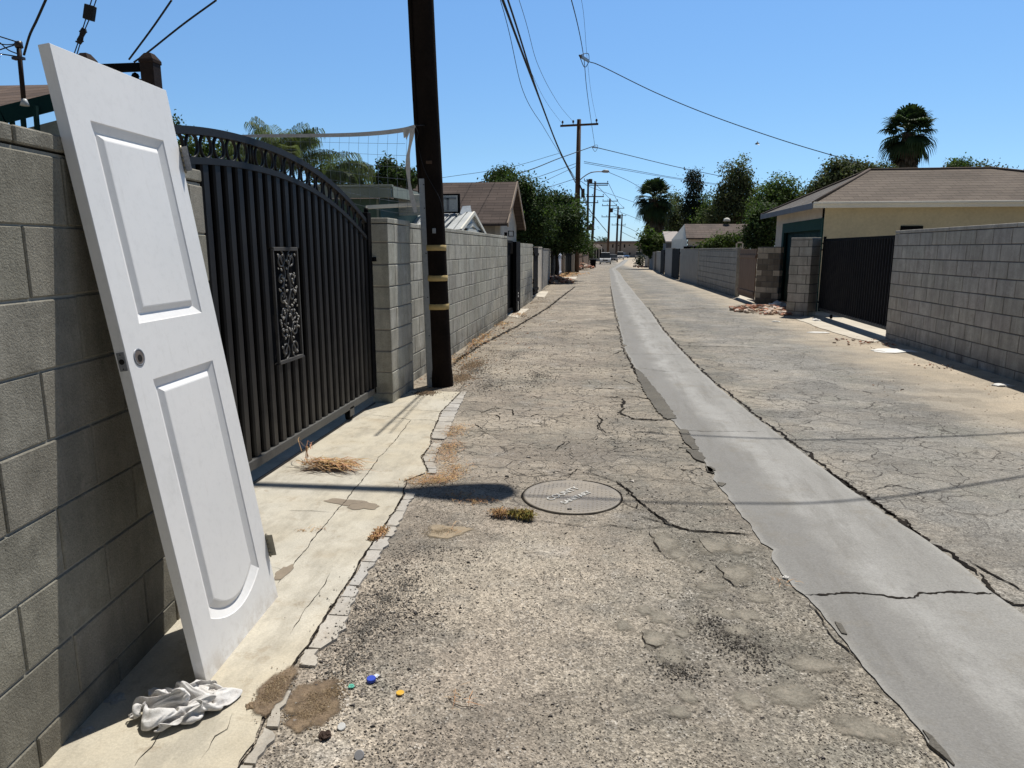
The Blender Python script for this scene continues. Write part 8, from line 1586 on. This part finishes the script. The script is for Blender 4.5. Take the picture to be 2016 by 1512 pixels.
def car(label, px, pw, col, kind='sedan', face=-1, wpx=None, rot=0):
    p = G2(*px); w = 1.82; Lc = 4.6 if kind == 'sedan' else 5.2; h = 1.45 if kind == 'sedan' else 1.85
    g = NG('car_paint'); cp = g.done(col, .25, None, .0, .6); t = thing('parked_car', label, 'car', tuple(p)); t.rotation_euler = (0, 0, rot)
    hb = .92 if kind != 'sedan' else .78
    prof = [(0, .30), (0, hb * .75), (.15, hb * .95), (1.2, hb * 1.05), (Lc - .6, hb * 1.08), (Lc, hb), (Lc, .32)]
    if kind == 'sedan': cab = [(1.15, hb * 1.04), (1.85, h), (3.3, h), (4.05, hb * 1.06)]
    else: cab = [(1.25, hb * 1.05), (1.8, h), (Lc - .5, h), (Lc - .15, hb * 1.05)]
    def extr(pts, hw, hw2=None):
        mb = MB(); n = len(pts); hw2 = hw2 or [hw] * n
        for sx in (-1, 1):
            for (y, z), hh in zip(pts, hw2): mb.v.append((p.x + sx * hh, p.y + y, p.z + z))
        mb.face(tuple(range(n))); mb.face(tuple(range(n, 2 * n))[::-1])
        for i in range(n): j = (i + 1) % n; mb.face((j, i, n + i, n + j))
        return mb
    bd = part(extr(prof, w / 2, [w / 2 - .08, w / 2 - .05, w / 2 - .03, w / 2, w / 2, w / 2 - .05, w / 2 - .05]), 'body', cp, t)
    part(extr(cab, w / 2, [w / 2 - .06, w / 2 - .25, w / 2 - .25, w / 2 - .1]), 'cabin_glass', M_GLASS, t)
    part(extr([(cab[1][0] + .05, h - .02), (cab[1][0] + .12, h + .03), (cab[2][0] - .1, h + .03), (cab[2][0] - .02, h - .02)], w / 2 - .24), 'roof', cp, t)
    for sx in (-1, 1):
        for yy in (.85, Lc - .95):
            mb = MB(); mb.lathe([(.2, -.1), (.33, -.09), (.33, .09), (.2, .1)], (p.x + sx * (w / 2 - .10), p.y + yy, p.z + .33), 16, M=Matrix.Rotation(math.pi / 2, 4, 'Y')); part(mb, 'wheel', M_TYRE, t)
        mb = MB(); mb.cbox((p.x + sx * .62 - .2, p.y - .03, p.z + hb * .66), (p.x + sx * .62 + .2, p.y + .05, p.z + hb * .84), .02); part(mb, 'headlight', M_LAMP, t)
        mb = MB(); mb.cbox((p.x + sx * .98 - .08, p.y + 1.3, p.z + hb * 1.02), (p.x + sx * .98 + .08, p.y + 1.4, p.z + hb * 1.2), .02); part(mb, 'mirror', M_BLACK, t)
    mb = MB(); mb.cbox((p.x - .4, p.y - .02, p.z + hb * .62), (p.x + .4, p.y + .03, p.z + hb * .82), .01); part(mb, 'grille', M_BLACK, t)
    mb = MB(); mb.cbox((p.x - w / 2 + .08, p.y - .08, p.z + .28), (p.x + w / 2 - .08, p.y + .02, p.z + .46), .03); bp = part(mb, 'bumper', M_CHROME if kind != 'sedan' else cp, t)
    mb = MB(); mb.box((p.x - .16, p.y - .095, p.z + .32), (p.x + .16, p.y - .085, p.z + .44)); part(mb, 'number_plate', M_PAPER, bp)
    return t
car('white pickup like car parked nearest at the left of the alley end', (1191.5, 520.5), 25, (.62, .62, .62), 'suv')
car('dark grey car with sunlit roof behind the nearest parked car', (1207, 516), 14, (.07, .07, .075), 'sedan')
car('white car parked third at the alley end', (1221, 511), 14, (.70, .70, .70), 'suv')
car('bright blue car parked before the apartment block', (1234, 508.4), 12, (.03, .16, .42), 'sedan', rot=.5)
car('dark car half behind the palm at the alley end', (1258, 509.5), 12, (.03, .03, .035), 'suv')
p = G2(1167.5, 527); bn = thing('wheelie_bin', 'black wheelie bin at the foot of the leaning dark pole', 'bin', tuple(p)); mb = MB()
s_ = 11.5 * p.y / F / 2; hh = 15 * p.y / F; b = len(mb.v)
for k_, z in ((.8, .08), (1, hh)):
    for dx, dy in ((-1, -1), (1, -1), (1, 1), (-1, 1)): mb.v.append((p.x + dx * s_ * k_, p.y + dy * s_ * k_, p.z + z))
for i in range(4): mb.face((i, (i + 1) % 4, 4 + (i + 1) % 4, 4 + i))
mb.face((3, 2, 1, 0)); part(mb, 'bin_body', M_BLACK, bn); mb = MB(); mb.prism([(p.x - s_ * 1.05, p.y - s_ * 1.1, p.z + hh + .04), (p.x + s_ * 1.05, p.y - s_ * 1.1, p.z + hh + .04), (p.x + s_ * 1.05, p.y + s_, p.z + hh + .12), (p.x - s_ * 1.05, p.y + s_, p.z + hh + .12)], .05); part(mb, 'lid', M_BLACK, bn)
for sx in (-1, 1): mb = MB(); mb.lathe([(.12, -.03), (.12, .03)], (p.x + sx * s_ * .8, p.y + s_ * .7, p.z + .12), 10, M=Matrix.Rotation(math.pi / 2, 4, 'Y')); part(mb, 'wheel', M_TYRE, bn)
tree('dark low plant on the ground by the far right walls', 95, [(1257, 516, 5, 6, 0), (1262, 512, 4, 8, 0)], 2, 500, M_LF_C, 33, 1258, .5, name='shrub', cat='shrub')
# small bird
bp_ = PY(1491, 284, 30); mb = MB(); mb.tube([bp_ + V((-.09, 0, .01)), bp_ + V((-.04, 0, .02)), bp_ + V((.03, 0, .03)), bp_ + V((.08, 0, .04))], [.01, .035, .03, .008], 8)
mb.poly([bp_ + V((-.03, 0, .03)), bp_ + V((.03, 0, .04)), bp_ + V((.05, .16, .10)), bp_ + V((0, .2, .09))]); mb.poly([bp_ + V((-.03, 0, .03)), bp_ + V((.03, 0, .04)), bp_ + V((.06, -.14, -.06)), bp_ + V((.0, -.18, -.05))]); mb.poly([bp_ + V((-.05, 0, .02)), bp_ + V((.02, 0, .04)), bp_ + V((.01, .02, .13))])
tag(mb.build('bird', M_INS), 'small dark bird flying in the clear sky right of centre', 'bird')
